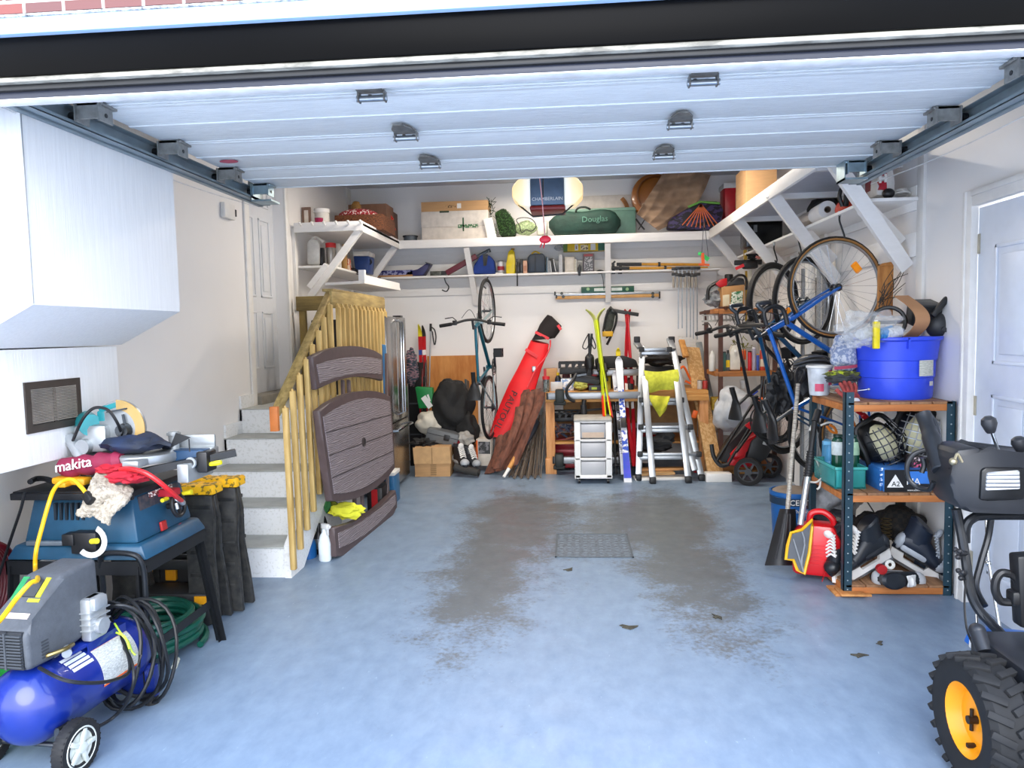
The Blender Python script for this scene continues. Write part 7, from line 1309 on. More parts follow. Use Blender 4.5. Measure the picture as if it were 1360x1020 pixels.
# ---------------------------------------------------------------- steel and wood shelving rack at right
RK=M('#2f4d5c',.45,.3,.15,6); RB0=P(1125,790,Z=0); X0,X1=RB0.x-.02,2.02; Y0_,Y1_=RB0.y,RB0.y+.6
zT=zat(1190,534,Y0_); zM=zat(1190,655,Y0_); zBt=.055
t=Thing('shelving_rack','blue-grey steel rack with three slatted pine shelves by the right wall','shelving rack',((X0+X1)/2,(Y0_+Y1_)/2,0),w=True)
for x,y,zz in ((X0,Y0_,zat(1125,521,Y0_)),(X1,Y0_,zT+.0),(X0-.0,Y1_,zT+.0),(X1,Y1_,zT)):
    s1=1 if x==X0 else -1; s2=1 if y==Y0_ else -1
    b=t.mb(); b.box(min(x,x+s1*.045),max(x,x+s1*.045),min(y,y+s2*.004),max(y,y+s2*.004),0,zz); b.box(min(x,x+s1*.004),max(x,x+s1*.004),min(y,y+s2*.04),max(y,y+s2*.04),0,zz); po=t.part(b,'post',RK)
    if y==Y0_:
        b=t.mb()
        for i in range(int(zz/.05)): b.cyl((x+s1*.022,y-.0015,.03+i*.05),(x+s1*.022,y,.03+i*.05),.004,n=6)
        t.part(b,'hole_pattern',M('#aab4b8',.4),po)
for nm,z in (('top',zT),('middle',zM),('bottom',zBt)):
    b=t.mb(); b.box(X0+.01,X1-.0,Y0_+.002,Y0_+.024,z-.05,z-.014,.002); b.box(X0+.01,X1,Y1_-.024,Y1_-.002,z-.05,z-.014,.002); b.box(X0+.005,X0+.025,Y0_+.02,Y1_-.02,z-.05,z-.014,.002); fr=t.part(b,'shelf_frame',M('#c67e42',.6,0,.1,4,(.6,8,8),kind='wood',h2='#a86230'))
    for i in range(5): w_=(X1-X0-.02)/5; b=t.mb().box(X0+.01+w_*i+.004,X0+.01+w_*(i+1)-.004,Y0_,Y1_,z-.014,z,.002); t.part(b,'slat',M('#a67a56',.65,0,.15,4,(8,.6,8),kind='wood',h2='#7d5a3e'),fr)
for (xa,za,xb,zb2) in ((X0+.12,.1,X1-.2,zM-.04),(X1-.15,.1,X1-.3,zM-.05)): b=t.mb().cyl((xa if xa<1.7 else X1-.04,Y1_,za),(xb,Y1_,zb2),.004); t.part(b,'brace_wire',DSTEEL)
b=t.mb(); b.box(X0-.05,X0+.14,Y0_-.03,Y0_+.12,-.0,.012,.002); b.box(X0-.03,X0+.1,Y0_-.06,Y0_+.05,.012,.022,.002); t.part(b,'floor_shim',PLY)
# ---- big blue tub
TUB=M('#3351ea',.35,0,.08,5); c=P(1190,527,Z=zT); R1=(P(1245,455,Y=4.3).x-P(1135,455,Y=4.3).x)/2; TC=V((P(1190,480,Y=4.3).x,4.31,zT))
hT=zat(1190,447,4.31-.0)-zT
t=Thing('plastic_tub','large round royal blue plastic tub on top of the shelving rack','tub',TC)
b=t.mb(); r0=R1*.84; b.lathe([(0,0),(r0*.97,0),(r0,.012),(r0+.1*(R1-r0),hT*.34),(r0+.12*(R1-r0)+.006,hT*.35),(r0+.35*(R1-r0),hT*.62),(r0+.37*(R1-r0)+.006,hT*.63),(R1*.98,hT*.93),(R1*1.04,hT*.95),(R1*1.05,hT),(R1*.98,hT),(R1*.94,hT*.9),(r0*.93,.03),(0,.03)],None,48); o=t.part(b,'tub',TUB)
b=t.mb(); a=R_(-118)
for s in (-1,1):
    q=[(R1*1.0*math.cos(R_(-118)+k*.1),R1*1.0*math.sin(R_(-118)+k*.1)) for k in range(-3,4)]
b.grid(lambda u,v:V(((R1*(1.03+.16*v*math.sin(PI*u)**.4))*math.cos(R_(-145)+R_(50)*u),(R1*(1.03+.16*v*math.sin(PI*u)**.4))*math.sin(R_(-145)+R_(50)*u),hT*.97-.0*v)),12,4,.01)
for k in (0,1): b.bar(V((R1*1.02*math.cos(R_(-143+46*k)),R1*1.02*math.sin(R_(-143+46*k)),hT*.97)),V((R1*1.0*math.cos(R_(-143+46*k)),R1*1.0*math.sin(R_(-143+46*k)),hT*.82)),.012,.03,(0,1,0))
t.part(b,'lug_handle',TUB,o)
b=t.mb(); b.grid(lambda u,v:V(((r0+.45*(R1-r0)+.008)*math.cos(R_(-80)+R_(26)*u),(r0+.45*(R1-r0)+.008)*math.sin(R_(-80)+R_(26)*u),hT*(.38+.25*v))),8,3,.002); lb=t.part(b,'paper_label',M('#d9d8cf',.6,0,.2,50,(1,1,4),h2='#a9b0a0'),o)
b=t.mb(); b.grid(lambda u,v:V(((r0+.2*(R1-r0)+.009)*math.cos(R_(-58)+R_(8)*u),(r0+.2*(R1-r0)+.009)*math.sin(R_(-58)+R_(8)*u),hT*(.22+.07*v))),4,2,.002); t.part(b,'torn_label',M('#d9d8cf',.6),o)
zr=TC.z+hT
CLR=M('#eef2f5',.06,0,.1,14,alpha=.22)
b=MB(); b.blob(P(1156,436,Y=4.18),(.15,.10,.085),.28,2.8,101,5); b.blob(P(1140,445,Y=4.12),(.07,.06,.06),.3,3,102,4); o=solo(b,'clear_bag',CLR,'crinkled clear plastic bag overflowing the blue tub','bag')
t=Thing('glue_tube','bright yellow tube standing in the blue tub','tube',P(1163,446,Y=4.12),w=True); b=t.mb(); b.box(P(1159,440,Y=4.1).x,P(1167.5,440,Y=4.1).x,4.08,4.11,zr-.06,zat(1163,427,4.1),.006); t.part(b,'tube',M('#f2dc12',.4)); b=t.mb(); b.cyl((P(1163,440,Y=4.1).x,4.095,zat(1163,427,4.1)),(P(1163,440,Y=4.1).x,4.095,zat(1163,425,4.1)),.01); t.part(b,'cap',WHITE)
for x,w_,c,l in ((1177,.035,'#4d9fe0','light blue roll in the tub beside the yellow tube'),(1186,.035,'#e6e8ea','white roll in the tub right of the blue one'),(1150,.03,'#e0e2e6','white capped bottle under the clear bag')):
    b=MB(); q=P(x,442,Y=4.13); b.cyl((q.x-.03,4.13,q.z-.01),(q.x+.04,4.16,q.z+.006),w_); b.torus((q.x-.03,4.13,q.z-.01),(1,.1,0),w_*.6,.006,14,5); solo(b,'tape_roll',M(c,.4),l,'tape')
b=MB(); C_=P(1206,420,Y=4.25); rr0=.17
b.grid(lambda u,v:C_+V((-.045+ .13*math.sin(PI*u)*.35+.06*v+.02*v*0,-.05-.16*math.cos(PI*u)+.05*v*0,0))+V((0,0,.105-.26*u)) if False else V((C_.x-.05+.055*math.sin(PI*u*.9)+.075*v, C_.y-.08+.0*v+.14*(1-math.sin(PI*u*.95)), C_.z+.115-.25*u)),16,4,.006)
solo(b,'cardboard_strip',M('#b98a63',.8,0,.05,6),'curved strip of brown cardboard standing in the blue tub','cardboard')
t=Thing('steering_wheel','black plastic ring rising behind the clear bag in the tub','ring',P(1178,430,Y=4.3),w=True); b=t.mb().torus(P(1180,428,Y=4.34),(-.35,-1,.15),.085,.012,30,8); t.part(b,'ring',M('#1d1e21',.4)); b=t.mb(); q=P(1180,428,Y=4.34); b.bar(q+V((-.08,0,0)),q+V((.08,-.03,0)),.02,.012,(0,1,0)); t.part(b,'spoke',BLK)
t=Thing('black_planter','black moulded plastic tub turned on its side in the blue tub','planter',P(1238,430,Y=4.35),w=True); b=t.mb(); q=P(1237,424,Y=4.33); T=basis(q+V((-.04,0,-.03)),(1,0,0),(-.5,-.25,1)); b.prism(rr(.17,.15,.04,4),.12,T,.015); b.prism(rr(.19,.17,.045,4),.02,T@TR(0,0,.11),.006); t.part(b,'tub',M('#2a2d31',.45)); b=t.mb(); b.bar(P(1238,420,Y=4.2),P(1259,395,Y=4.2),.035,.03,(0,1,0),.012); t.part(b,'handle',M('#1c1e21',.5)); b=t.mb(); b.ell(P(1245,432,Y=4.25),(.06,.06,.07)); b.bar(P(1250,436,Y=4.2),P(1259,440,Y=4.2),.03,.02); t.part(b,'base',M('#33363a',.5))
# timber offcut with wires against the wall
b=MB(); b.bar(P(1175,420,Y=4.75),P(1176,353,Y=4.75),.085,.03,(0,1,0),.002); b.prism([(-.043,0),(.043,0),(.02,.02),(-.02,.015)],.03,basis(P(1176,353,Y=4.74),(1,0,0),(0,-1,0))); solo(b,'timber_offcut',M('#c68a4a',.7,0,.15,5,(6,6,1),kind='wood',h2='#a3682f'),'upright tan timber offcut behind the cardboard strip','timber')
b=MB(); random.seed(21)
for i in range(14):
    a=P(1165+random.uniform(0,12),400+random.uniform(0,15),Y=4.65); e=P(1170+random.uniform(-5,38),345+random.uniform(0,50),Y=4.6); m=a.lerp(e,.5)+V((random.uniform(-.04,.04),0,random.uniform(-.03,.05))); b.tube(cr([a,m,e],4),.0022,4)
solo(b,'wire_bundle',M('#3a322c',.5),'spray of thin dark wires sticking up behind the tub','wires')
# ---- left side of the top shelf
t=Thing('paint_bucket','small white and red printed tub at the left end of the rack top','bucket',TR(P(1092,500,Y=4.45).x,4.5,zT)); h_=zat(1092,486,4.45)-zT; b=t.mb(); b.lathe([(0,0),(.052,0),(.056,.01),(.068,h_*.9),(.072,h_*.92),(.072,h_),(.064,h_),(.06,h_*.85),(0,h_*.8)],None,28); o=t.part(b,'body',M('#d9dee4',.4,0,.15,20)); b=t.mb(); b.grid(lambda u,v:V((.068*math.cos(R_(-60)+R_(45)*u),.068*math.sin(R_(-60)+R_(45)*u),h_*(.35+.5*v))),6,2,.002); b.grid(lambda u,v:V((.0625*math.cos(R_(-130)+R_(45)*u),.0625*math.sin(R_(-130)+R_(45)*u),h_*(.15+.25*v))),6,2,.002); t.part(b,'red_print',M('#d8486a',.5),o); b=t.mb().lathe([(.072,h_*.93),(.076,h_*.94),(.076,h_*1.0),(.07,h_*1.01)],None,28); t.part(b,'rim',WHITE)
b=MB(); b.blob(P(1122,470,Y=4.35),(.075,.07,.11),.14,2,111,4); o=solo(b,'knit_cloth',M('#b9bfcc',.9,0,.6,60,(1,1,1),kind='hard',h2='#7f8cab'),'pale blue checked cloth bundle between the small tub and the blue tub','cloth')
b=MB(); b.grid(lambda u,v:P(1108+30*u,487+4*v-3*u,Y=4.25)+V((0,-.02*math.sin(PI*u),0)),10,2,.006); solo(b,'red_stripe_band',M('#a03a52',.8),'dark red stripe band across the blue checked cloth','band')
b=MB(); b.blob(P(1118,503,Y=4.28),(.085,.05,.025),.25,2.6,114,4); solo(b,'work_glove',M('#4a4c4e',.85,0,.3,20),'grey work glove lying on the rack top','glove')
b=MB(); b.blob(P(1118,497,Y=4.3),(.09,.04,.018),.25,3,115,4); solo(b,'work_glove',M('#b8c832',.8,0,.5,26,kind='hard',h2='#5b6030'),'lime green palm glove on top of the grey glove','glove')
def glove(T,mt,label):
    t=Thing('work_glove',label,'glove',T); b=t.mb(); b.blob((0,0,.02),(.045,.04,.018),.1,2,5,3); 
    for k,(dx,L,r) in enumerate(((-.03,.055,.010),(-.01,.065,.011),(.012,.062,.011),(.032,.05,.010))): b.tube(cr([(dx,.025,.02),(dx*1.2,.05,.03),(dx*1.3,.03+L,.022)]),[r]*12+[r*.7],8)
    b.tube(cr([(-.04,0,.02),(-.06,.02,.025),(-.07,.045,.02)]),.011,8); t.part(b,'glove',mt); b=t.mb(); b.tube([(0,-.03,.02),(0,-.06,.02)],[.035,.04],12); t.part(b,'cuff',WHITE); return t
q=P(1130,513,Y=4.16); glove(TR(q.x,4.18,zT+.01,R_(10),R_(55)),M('#b04a45',.85,0,.3,30),'rusty red knit glove propped against the blue tub')
for i,(x0,x1,y,dy,c,l) in enumerate(((1100,1122,516,.10,'#e8e4d8','white sheet of paper, lowest at the front of the rack top'),(1104,1128,514,.14,'#c9bda6','tan envelope in the paper pile on the rack top'),(1108,1134,513,.12,'#f0efec','upper white sheet in the paper pile'))):
    b=MB(); q0,q1=P(x0,y,Z=zT+.004+.004*i),P(x1,y+7,Z=zT+.004+.004*i); b.bar((q0.x,q0.y+.05,zT+.004+.005*i),(q1.x,q1.y+.05,zT+.004+.005*i),dy,.004,(0,0,1)); solo(b,'paper_sheet',M(c,.8),l,'paper')
b=MB(); b.cyl(P(1139,519,Y=4.06),P(1154,517,Y=4.03),.0025,n=6); b.ell(P(1154,517,Y=4.03),.007); solo(b,'wire_pin',STEEL,'thin wire with a ball end in front of the blue tub','wire')
# ---- middle shelf
t=Thing('teal_bin','translucent teal plastic bin at the left of the middle shelf','bin',P(1120,645,Y=4.2),w=True); a,c=P(1104,640,Y=4.2).x,P(1152,640,Y=4.12).x; zt_=zat(1135,620,4.15); b=t.mb(); 
fprist=[(a,zM),(a-.0,zt_),(c,zt_),(c-.01,zM)]
b.box(a,c,4.14,4.148,zM,zt_,.002); b.box(a,c,4.48,4.488,zM,zt_,.002); b.box(a,a+.008,4.14,4.48,zM,zt_,.002); b.box(c-.008,c,4.14,4.48,zM,zt_,.002); b.box(a,c,4.14,4.48,zM,zM+.008); t.part(b,'walls',M('#39a7a4',.25,0,.15,8,alpha=.82)); b=t.mb(); b.box(a-.008,c+.008,4.13,4.14,zt_-.015,zt_,.003); b.box(a-.008,a,4.13,4.49,zt_-.015,zt_,.003); b.box(c,c+.008,4.13,4.49,zt_-.015,zt_,.003); t.part(b,'rim',M('#4fb8b2',.3))
zj=zt_+.002
for x,w_,l in ((1115,15,'left dark green bottle with white label standing in the teal bin'),(1136,15,'right dark green bottle with pale green label in the teal bin')):
    q=P(x,600,Y=4.25); t=Thing('green_bottle',l,'bottle',TR(q.x,4.28,zM+.01)); r=.031; h=zat(x,578,4.25)-zM-.01; b=t.mb(); b.lathe([(0,0),(r,0),(r*1.04,.01),(r*1.04,h*.86),(r*.8,h*.93),(r*.5,h*.95),(0,h*.95)],None,22); o=t.part(b,'body',M('#0f4a36',.2)); b=t.mb(); b.lathe([(r*1.05,h*.58),(r*1.07,h*.585),(r*1.07,h*.85),(r*1.05,h*.855)],None,22); t.part(b,'label',M('#dfe6e2' if x<1120 else '#a9cfae',.5,0,.15,40),o); b=t.mb().lathe([(0,h*.95),(r*.8,h*.95),(r*.8,h),(0,h)],None,18); t.part(b,'cap',M('#123329',.4))
t=Thing('watering_jug','light blue plastic jug behind the green bottles','jug',P(1102,640,Y=4.4),w=True); b=t.mb(); fprism(b,[(1098,646),(1100,590),(1104,585),(1113,588),(1114,646)],4.42,.12,.015); t.part(b,'body',M('#5fb4ea',.35)); b=t.mb(); b.bar(P(1093,588,Y=4.4),P(1110,588,Y=4.4),.03,.02); t.part(b,'rim',M('#7fc6f0',.35)); b=t.mb(); fprism(b,[(1091,628),(1097,618),(1104,612),(1106,625),(1094,630)],4.38,.04,.008); t.part(b,'foot',M('#5fb4ea',.35))
t=Thing('skate_box','black and blue skate box with white triangle logo on the middle shelf','box',P(1200,650,Y=4.06),w=True)
xa,xb=P(1174,640,Y=4.06).x,P(1236,640,Y=4.06).x; zt_=zat(1190,624,4.06)
b=t.mb().box(xa,xb,4.06,4.40,zM,zt_,.003); o=t.part(b,'body',M('#3f86d0',.45,0,.25,8,h2='#1d4f9a')); b=t.mb().box(xa+.002,xb+.002,4.056,4.06,zM,zt_); t.part(b,'black_front',M('#141519',.45),o); b=t.mb().box(xa+.125,xb,4.053,4.057,zt_-.075,zt_-.008); t.part(b,'blue_panel',M('#3a7fd8',.45),o)
q=P(1189,640,Y=4.052); b=t.mb(); b.prism([(-.043,-.03),(.043,-.03),(.0,.04)],.002,basis(q,(1,0,0),(0,-1,0))); lg=t.part(b,'logo_triangle',WHITE,o); b=t.mb().text('A2',.038,basis(q+V((.002,-.003,-.012)),(1,0,0),(0,-1,0))); t.part(b,'logo_letters',BLK,lg)
b=t.mb(); b.text('www.a2skates.com',.014,basis(P(1219,651,Y=4.052),(1,0,0),(0,-1,0))); b.text('NA',.05,basis(P(1213,640,Y=4.052),(1,0,0),(0,-1,0))); t.part(b,'lettering',WHITE,o)
t=Thing('blue_carton','blue printed carton beside the teal bin on the middle shelf','box',P(1160,650,Y=4.2),w=True); xa2=P(1153,640,Y=4.25).x; b=t.mb().box(xa2,xa-.006,4.08,4.4,zM,zt_-.004,.003); o=t.part(b,'body',M('#2f74c0',.5,0,.2,10)); b=t.mb(); 
for k in range(4): b.box(xa2+.02,xa-.015,4.076,4.08,zM+.03+.028*k,zM+.045+.028*k)
t.part(b,'white_print',M('#dfe8f2',.5,0,.8,90,kind='hard',h2='#2f74c0'),o)
def goalie(c,T2,label,shell):
    t=Thing('goalie_mask',label,'mask',c,w=True); R3=T2; Tm=Matrix.Translation(c)@R3
    b=t.mb(); b.ell((0,.05,0),(.115,.13,.135),Tm,20,12); t.part(b,'shell',shell); b=t.mb(); b.ell((0,.0,0),(.085,.10,.115),Tm,18,10); t.part(b,'cream_padding',M('#d9d5b0',.7,0,.1,10)); b=t.mb()
    for k in range(7): a=-.9+.3*k; b.tube(cr([Tm@V((.10*math.sin(a),-.0-.105*math.cos(a),-.115)),Tm@V((.125*math.sin(a),-.03-.12*math.cos(a),0)),Tm@V((.10*math.sin(a),-.01-.10*math.cos(a),.115))],5),.0035,6)
    for k in range(6): z=-.10+.04*k; w_=math.sqrt(max(.1,1-(z/.15)**2)); b.tube([Tm@V((.125*w_*math.sin(a),-.03-.122*w_*math.cos(a),z)) for a in [-1.25+.25*i for i in range(11)]],.0035,6)
    t.part(b,'wire_cage',shell if False else M('#3a3c40' if 'left' in label else '#c9ccd0',.3,.8)); b=t.mb(); b.tube(cr([Tm@V((-.115,-.0,-.12)),Tm@V((-.12,-.02,0)),Tm@V((-.09,-.0,.13)),Tm@V((0,-.02,.15)),Tm@V((.09,-.0,.13)),Tm@V((.12,-.02,0)),Tm@V((.10,0,-.13)),Tm@V((0,-.02,-.15))],5,True),.014,7,True); t.part(b,'padded_rim',BLK)
goalie(P(1168,588,Y=4.30),Matrix.Rotation(R_(-28),4,'Y')@Matrix.Rotation(R_(15),4,'Z'),'left black goalie mask with dark wire cage and cream lining on the middle shelf',M('#17181b',.4))
goalie(P(1214,577,Y=4.30),Matrix.Rotation(R_(15),4,'Y')@Matrix.Rotation(R_(-5),4,'Z'),'right goalie mask with bright wire cage on the middle shelf',M('#1d2230',.4))
b=MB(); b.grid(lambda u,v:P(1138+115*u,588-40*math.sin(min(1,u*1.25)*PI/2)+ (14-10*u)*v,Y=4.45-.05*v)+V((0,.02*math.sin(8*u),.008*math.sin(13*u+3*v))),22,6,.03); solo(b,'black_bag',M('#1b1c20',.8,0,.3,10,bump=.006),'black fabric bag draped over the back of the goalie masks','bag')
b=MB(); b.blob(P(1225,612,Y=4.3),(.10,.08,.07),.2,2,121,4); solo(b,'black_gear',M('#202226',.6,0,.3,20),'dark gear heaped between the masks and the skate box','gear')
BX('small_carton','pink and black small carton on the skate box','box',1211,1226,606,4.12,.08,M('#2a2024',.5),yb=622,ex=(('pink_print',.1,.9,.1,.5,M('#d9618a',.5,0,.6,80,kind='hard',h2='#2a2024')),('white_print',.1,.8,.6,.9,M('#c9b8b8',.5,0,.9,90,kind='hard',h2='#2a2024'))))
t=Thing('red_pliers','red handled tool hanging below the top shelf','tool',P(1150,550,Y=4.55),w=True); b=t.mb(); b.tube(cr([P(1138,546,Y=4.5),P(1146,551,Y=4.5),P(1153,557,Y=4.5)]),[.012]*6+[.018]*7,8); t.part(b,'handle',M('#c4141f',.35)); b=t.mb(); b.bar(P(1143,556,Y=4.5),P(1145,564,Y=4.5),.01,.01,(0,1,0)); t.part(b,'tip',BLK)
b=MB(); b.tube(cr([P(1130,552,Y=4.5),P(1134,562,Y=4.5),P(1138,571,Y=4.5),P(1132,570,Y=4.5),P(1130,560,Y=4.5)]),.007,6); b.tube(cr([P(1098,566,Y=4.6),P(1104,573,Y=4.6),P(1111,575,Y=4.6),P(1108,568,Y=4.6),P(1102,564,Y=4.6)]),.008,6); solo(b,'orange_rope',M('#f08a2a',.5),'orange cord loops hanging inside the rack','cord')
for pts,l in (([P(1084,610,Y=4.45),P(1090,625,Y=4.4),P(1089,645,Y=4.4),P(1085,650,Y=4.4)],'white cable dropping down the left side of the rack'),([P(1076,640,Y=4.4),P(1085,640,Y=4.4),P(1095,632,Y=4.35),P(1104,625,Y=4.3)],'short white cable crossing to the teal bin'),([P(1090,565,Y=4.5),P(1102,561,Y=4.5),P(1115,565,Y=4.5),P(1122,570,Y=4.5)],'white cable arching above the blue jug'),([P(1075,572,Y=4.6),P(1082,555,Y=4.6),P(1090,543,Y=4.6)],'white cable under the left edge of the rack top')):
    b=MB(); b.tube(cr(pts),.006,6); solo(b,'white_cable',M('#e3e1da',.4),l,'cable')
# ---- bottom shelf: skates, bags
def skate(x,y,Y,toe,up,m1,m2,label,sc=1.15,lace=WHITE,blade=WHITE):
    return boot('hockey_skate',label,basis(P(x,y,Y=Y),toe,up)@Matrix.Scale(sc,4),m1,m2,lace,blade)
SK=M('#1b2027',.4,0,.15,10); SG=M('#b4bac2',.35); SG2=M('#23262b',.35)
skate(1157,741,4.12,(-.85,-.25,-.40),(-.36,-.12,.93),SK,SG2,'black hockey skate with white blade holder leaning at the left of the bottom shelf',.98)
skate(1121,742,4.26,(-.6,-.6,-.42),(-.36,-.1,.93),SK,SG2,'black hockey skate half hidden behind the front left rack post',.95)
skate(1212,741,4.22,(.80,-.35,-.48),(.35,-.25,.88),M('#182233',.4),SG,'navy and silver hockey skate tipped toe-down at centre of the bottom shelf',.98,SG)
skate(1184,768,4.13,(1,-.05,-.02),(-.15,-1,.25),SK,M('#cfd0d2',.4),'white and grey skate lying on its side at the front of the bottom shelf',.92)
skate(1240,757,4.34,(.6,-.6,-.3),(.4,.2,.85),SK,SK,'dark skate lying at the right end of the bottom shelf',.9,DGREY,M('#2a3a55',.4))
t=Thing('hockey_puck_tin','round red badge resting on the sideways skate','tin',P(1172,759,Y=4.0),w=True); q=P(1172,757,Y=3.99); b=t.mb().cyl(q,q+V((0,.03,0)),.026,n=20); t.part(b,'disc',M('#b01f24',.5)); q=P(1182,750,Y=4.02); b=t.mb(); b.torus(q,(.0,-1,.2),.018,.009,20,8); t.part(b,'tape_roll',M('#e6e4dc',.6))
b=MB(); b.blob(P(1195,695,Y=4.42),(.14,.09,.10),.15,2,131,4); b.blob(P(1160,702,Y=4.45),(.11,.08,.09),.18,2,132,4); solo(b,'mesh_gear_bag',M('#1e1e20',.9,0,.6,40,kind='check',h2='#2f2b26'),'black netted gear bag at the back of the bottom shelf','bag')
b=MB(); 
for k in range(6): b.cyl(P(1172+0*k,690,Y=4.3)+V((0,0,-.0)),P(1172,690,Y=4.3),.003) if False else b.torus(P(1177,690+5*k,Y=4.3),(0,0,1),.028,.003,14,5)
solo(b,'metal_spring',M('#8a7a58',.4,.8),'upright brass-coloured coil spring among the gear','spring')
b=MB(); b.blob(P(1222,722,Y=4.45),(.09,.06,.05),.2,2.3,135,4); b.tube(cr([P(1215,725,Y=4.35),P(1230,730,Y=4.35),P(1245,724,Y=4.35)]),.02,8); solo(b,'gear_strap',M('#1d1f24',.7),'dark padded strap at the right of the bottom shelf','gear')
# white plastic sheet, blue bags left of the rack
b=MB(); b.blob(P(1108,660,Y=4.75),(.16,.12,.15),.18,2,141,5); solo(b,'plastic_sack',M('#c7ccd0',.3,0,.4,12,bump=.01),'crumpled silver-white plastic sack on the left of the rack','bag')
b=MB(); b.blob(P(1092,685,Y=4.8),(.16,.12,.13),.2,2,143,5); solo(b,'plastic_sack',M('#8fa3c0',.35,0,.5,9,bump=.01,h2='#56637c'),'blue-grey plastic sack below the white one left of the rack','bag')
b=MB(); b.blob(P(1112,692,Y=4.6),(.12,.1,.06),.15,2,145,4); solo(b,'black_sack',M('#3b4047',.5,0,.4,9,bump=.01),'dark grey folded sack above the red fuel can','bag')
b=MB(); b.blob(P(1078,645,Y=4.75),(.05,.06,.17),.2,2,147,4); solo(b,'brown_cloth',M('#5a4038',.8,0,.3,14),'brown patterned cloth tucked behind the shovels','cloth')
# red fuel can
RC=M('#d8141e',.3,0,.08,6,coat=.3)
q=P(1104,752,Z=0); t=Thing('fuel_can','red plastic fuel can on the floor at the left side of the rack','fuel can',TR(1.40,4.30,0,R_(-20)))
b=t.mb(); b.prism([(-.12,0),(.12,0),(.13,.03),(.13,.22),(.09,.30),(-.06,.30),(-.13,.24),(-.13,.03)],.15,basis((0,.075,.03),(1,0,0),(0,-1,0)),.025); o=t.part(b,'body',RC)
b=t.mb(); b.tube(cr([(-.04,0,.32),(-.03,0,.38),(.03,0,.395),(.08,0,.36),(.09,0,.32)]),.018,9); t.part(b,'handle',RC,o); b=t.mb(); b.cyl((.10,0,.30),(.14,0,.335),.028); t.part(b,'cap',M('#1c1c1e',.4)); b=t.mb(); b.cyl((.14,0,.335),(.15,0,.345),.018); t.part(b,'yellow_vent',YEL)
b=t.mb(); 
for k in range(6): b.box(-.08,.06,-.079,-.075,.10+.022*k,.105+.022*k)
t.part(b,'embossed_lines',RC,o)
b=MB(); b.tube([P(1096,757,Y=4.2),P(1094,765,Y=4.18),P(1092,772,Y=4.1)],.003,5); solo(b,'red_string',RED,'red string trailing from the fuel can','string')
BX('wood_block','pine block on the floor beside the red fuel can','block',1075,1090,738,4.55,.12,PINEX,zb=0)
# ---- blue pail
q=P(1055,745,Z=0); t=Thing('sealant_bucket','blue plaster bucket lettered CERTA standing behind the snow shovels','bucket',TR(P(1058,700,Y=4.75).x,4.85,0))
zt_=zat(1058,655,4.75); b=t.mb(); b.lathe([(0,0),(.11,0),(.115,.01),(.135,zt_*.93),(.142,zt_*.94),(.142,zt_),(.13,zt_),(.125,zt_*.9),(0,zt_*.88)],None,32); o=t.part(b,'body',M('#1c62a8',.4,0,.1,8)); b=t.mb(); b.lathe([(.1365,zt_*.8),(.1385,zt_*.805),(.140,zt_*.915),(.138,zt_*.92)],None,32); t.part(b,'dark_band',M('#17324a',.5),o)
b=t.mb(); b.text('CERTA',.05,basis((.02,-.142,zt_*.86),(1,0,0),(0,-1,0)),.002); b.text('Thorolis',.03,basis((.02,-.140,zt_*.72),(1,0,0),(0,-1,0)),.002); t.part(b,'lettering',WHITE,o); b=t.mb(); b.ell((0,0,zt_*.98),(.125,.125,.03)); t.part(b,'contents',M('#8f7f70',.9))
# ---- snow shovels
t=Thing('snow_shovel','black bladed snow shovel with worn pale handle leaning on the rack','snow shovel',P(1040,755,Z=0),w=True)
b=t.mb(); b.cyl(P(1046,678,Y=4.45),P(1053,590,Y=4.6),.014); b.cyl(P(1053,590,Y=4.6),P(1060,510,Y=4.75),.013); t.part(b,'handle',M('#c9c2b4',.5,.2,.3,30,(1,1,6),h2='#6b6460')); 
b=t.mb(); b.tube(cr([P(1060,512,Y=4.75),P(1057,500,Y=4.78),P(1060,490,Y=4.8),P(1068,492,Y=4.8),P(1066,503,Y=4.78),P(1060,512,Y=4.75)]),.012,8); t.part(b,'d_grip',BLK)
def blade1(u,v):
    x=1046+(-22+44*u)*(.45+.55*v)-8*v; y=676+75*v; return P(x,y,Y=4.42-.10*v-.08*math.sin(PI*u)*(1-.3*v)+.06)
b=t.mb(); b.grid(blade1,12,10,.006); bl=t.part(b,'blade',M('#1f2023',.5)); b=t.mb()
for k in (-.25,0,.25): b.tube([blade1(.5+k*(.6+.4*i/5),.08+.8*i/5)+V((0,-.008,0)) for i in range(6)],.006,6)
t.part(b,'rib',M('#2b2c30',.5),bl)
t=Thing('snow_shovel','grey bladed snow shovel with yellow edge and steel handle leaning on the rack','snow shovel',P(1058,763,Z=0),w=True)
b=t.mb(); b.cyl(P(1063,697,Y=4.25),P(1073,630,Y=4.32),.017); t.part(b,'handle',M('#c4c8cb',.3,.7)); b=t.mb(); b.cyl(P(1073,632,Y=4.32),P(1077,600,Y=4.36),.021); 
for k in range(10): b.torus(P(1073,632,Y=4.32).lerp(P(1077,600,Y=4.36),k/9),(.1,.1,1),.021,.004,16,5)
b.cyl(P(1077,600,Y=4.36),P(1082,560,Y=4.42),.016); b.cyl(P(1082,560,Y=4.42),P(1087,545,Y=4.45),.02); t.part(b,'black_grip',M('#1b1c1f',.5))
pts=[(1050,708),(1064,704),(1078,691),(1078,700),(1074,735),(1067,763),(1058,757),(1053,744),(1043,743),(1045,725)]
q=[P(x,y,Y=4.27-.12*(y-690)/75) for x,y in pts]; 
nS=(q[4]-q[0]).cross(q[8]-q[0]).normalized(); nS=nS if nS.y<0 else -nS
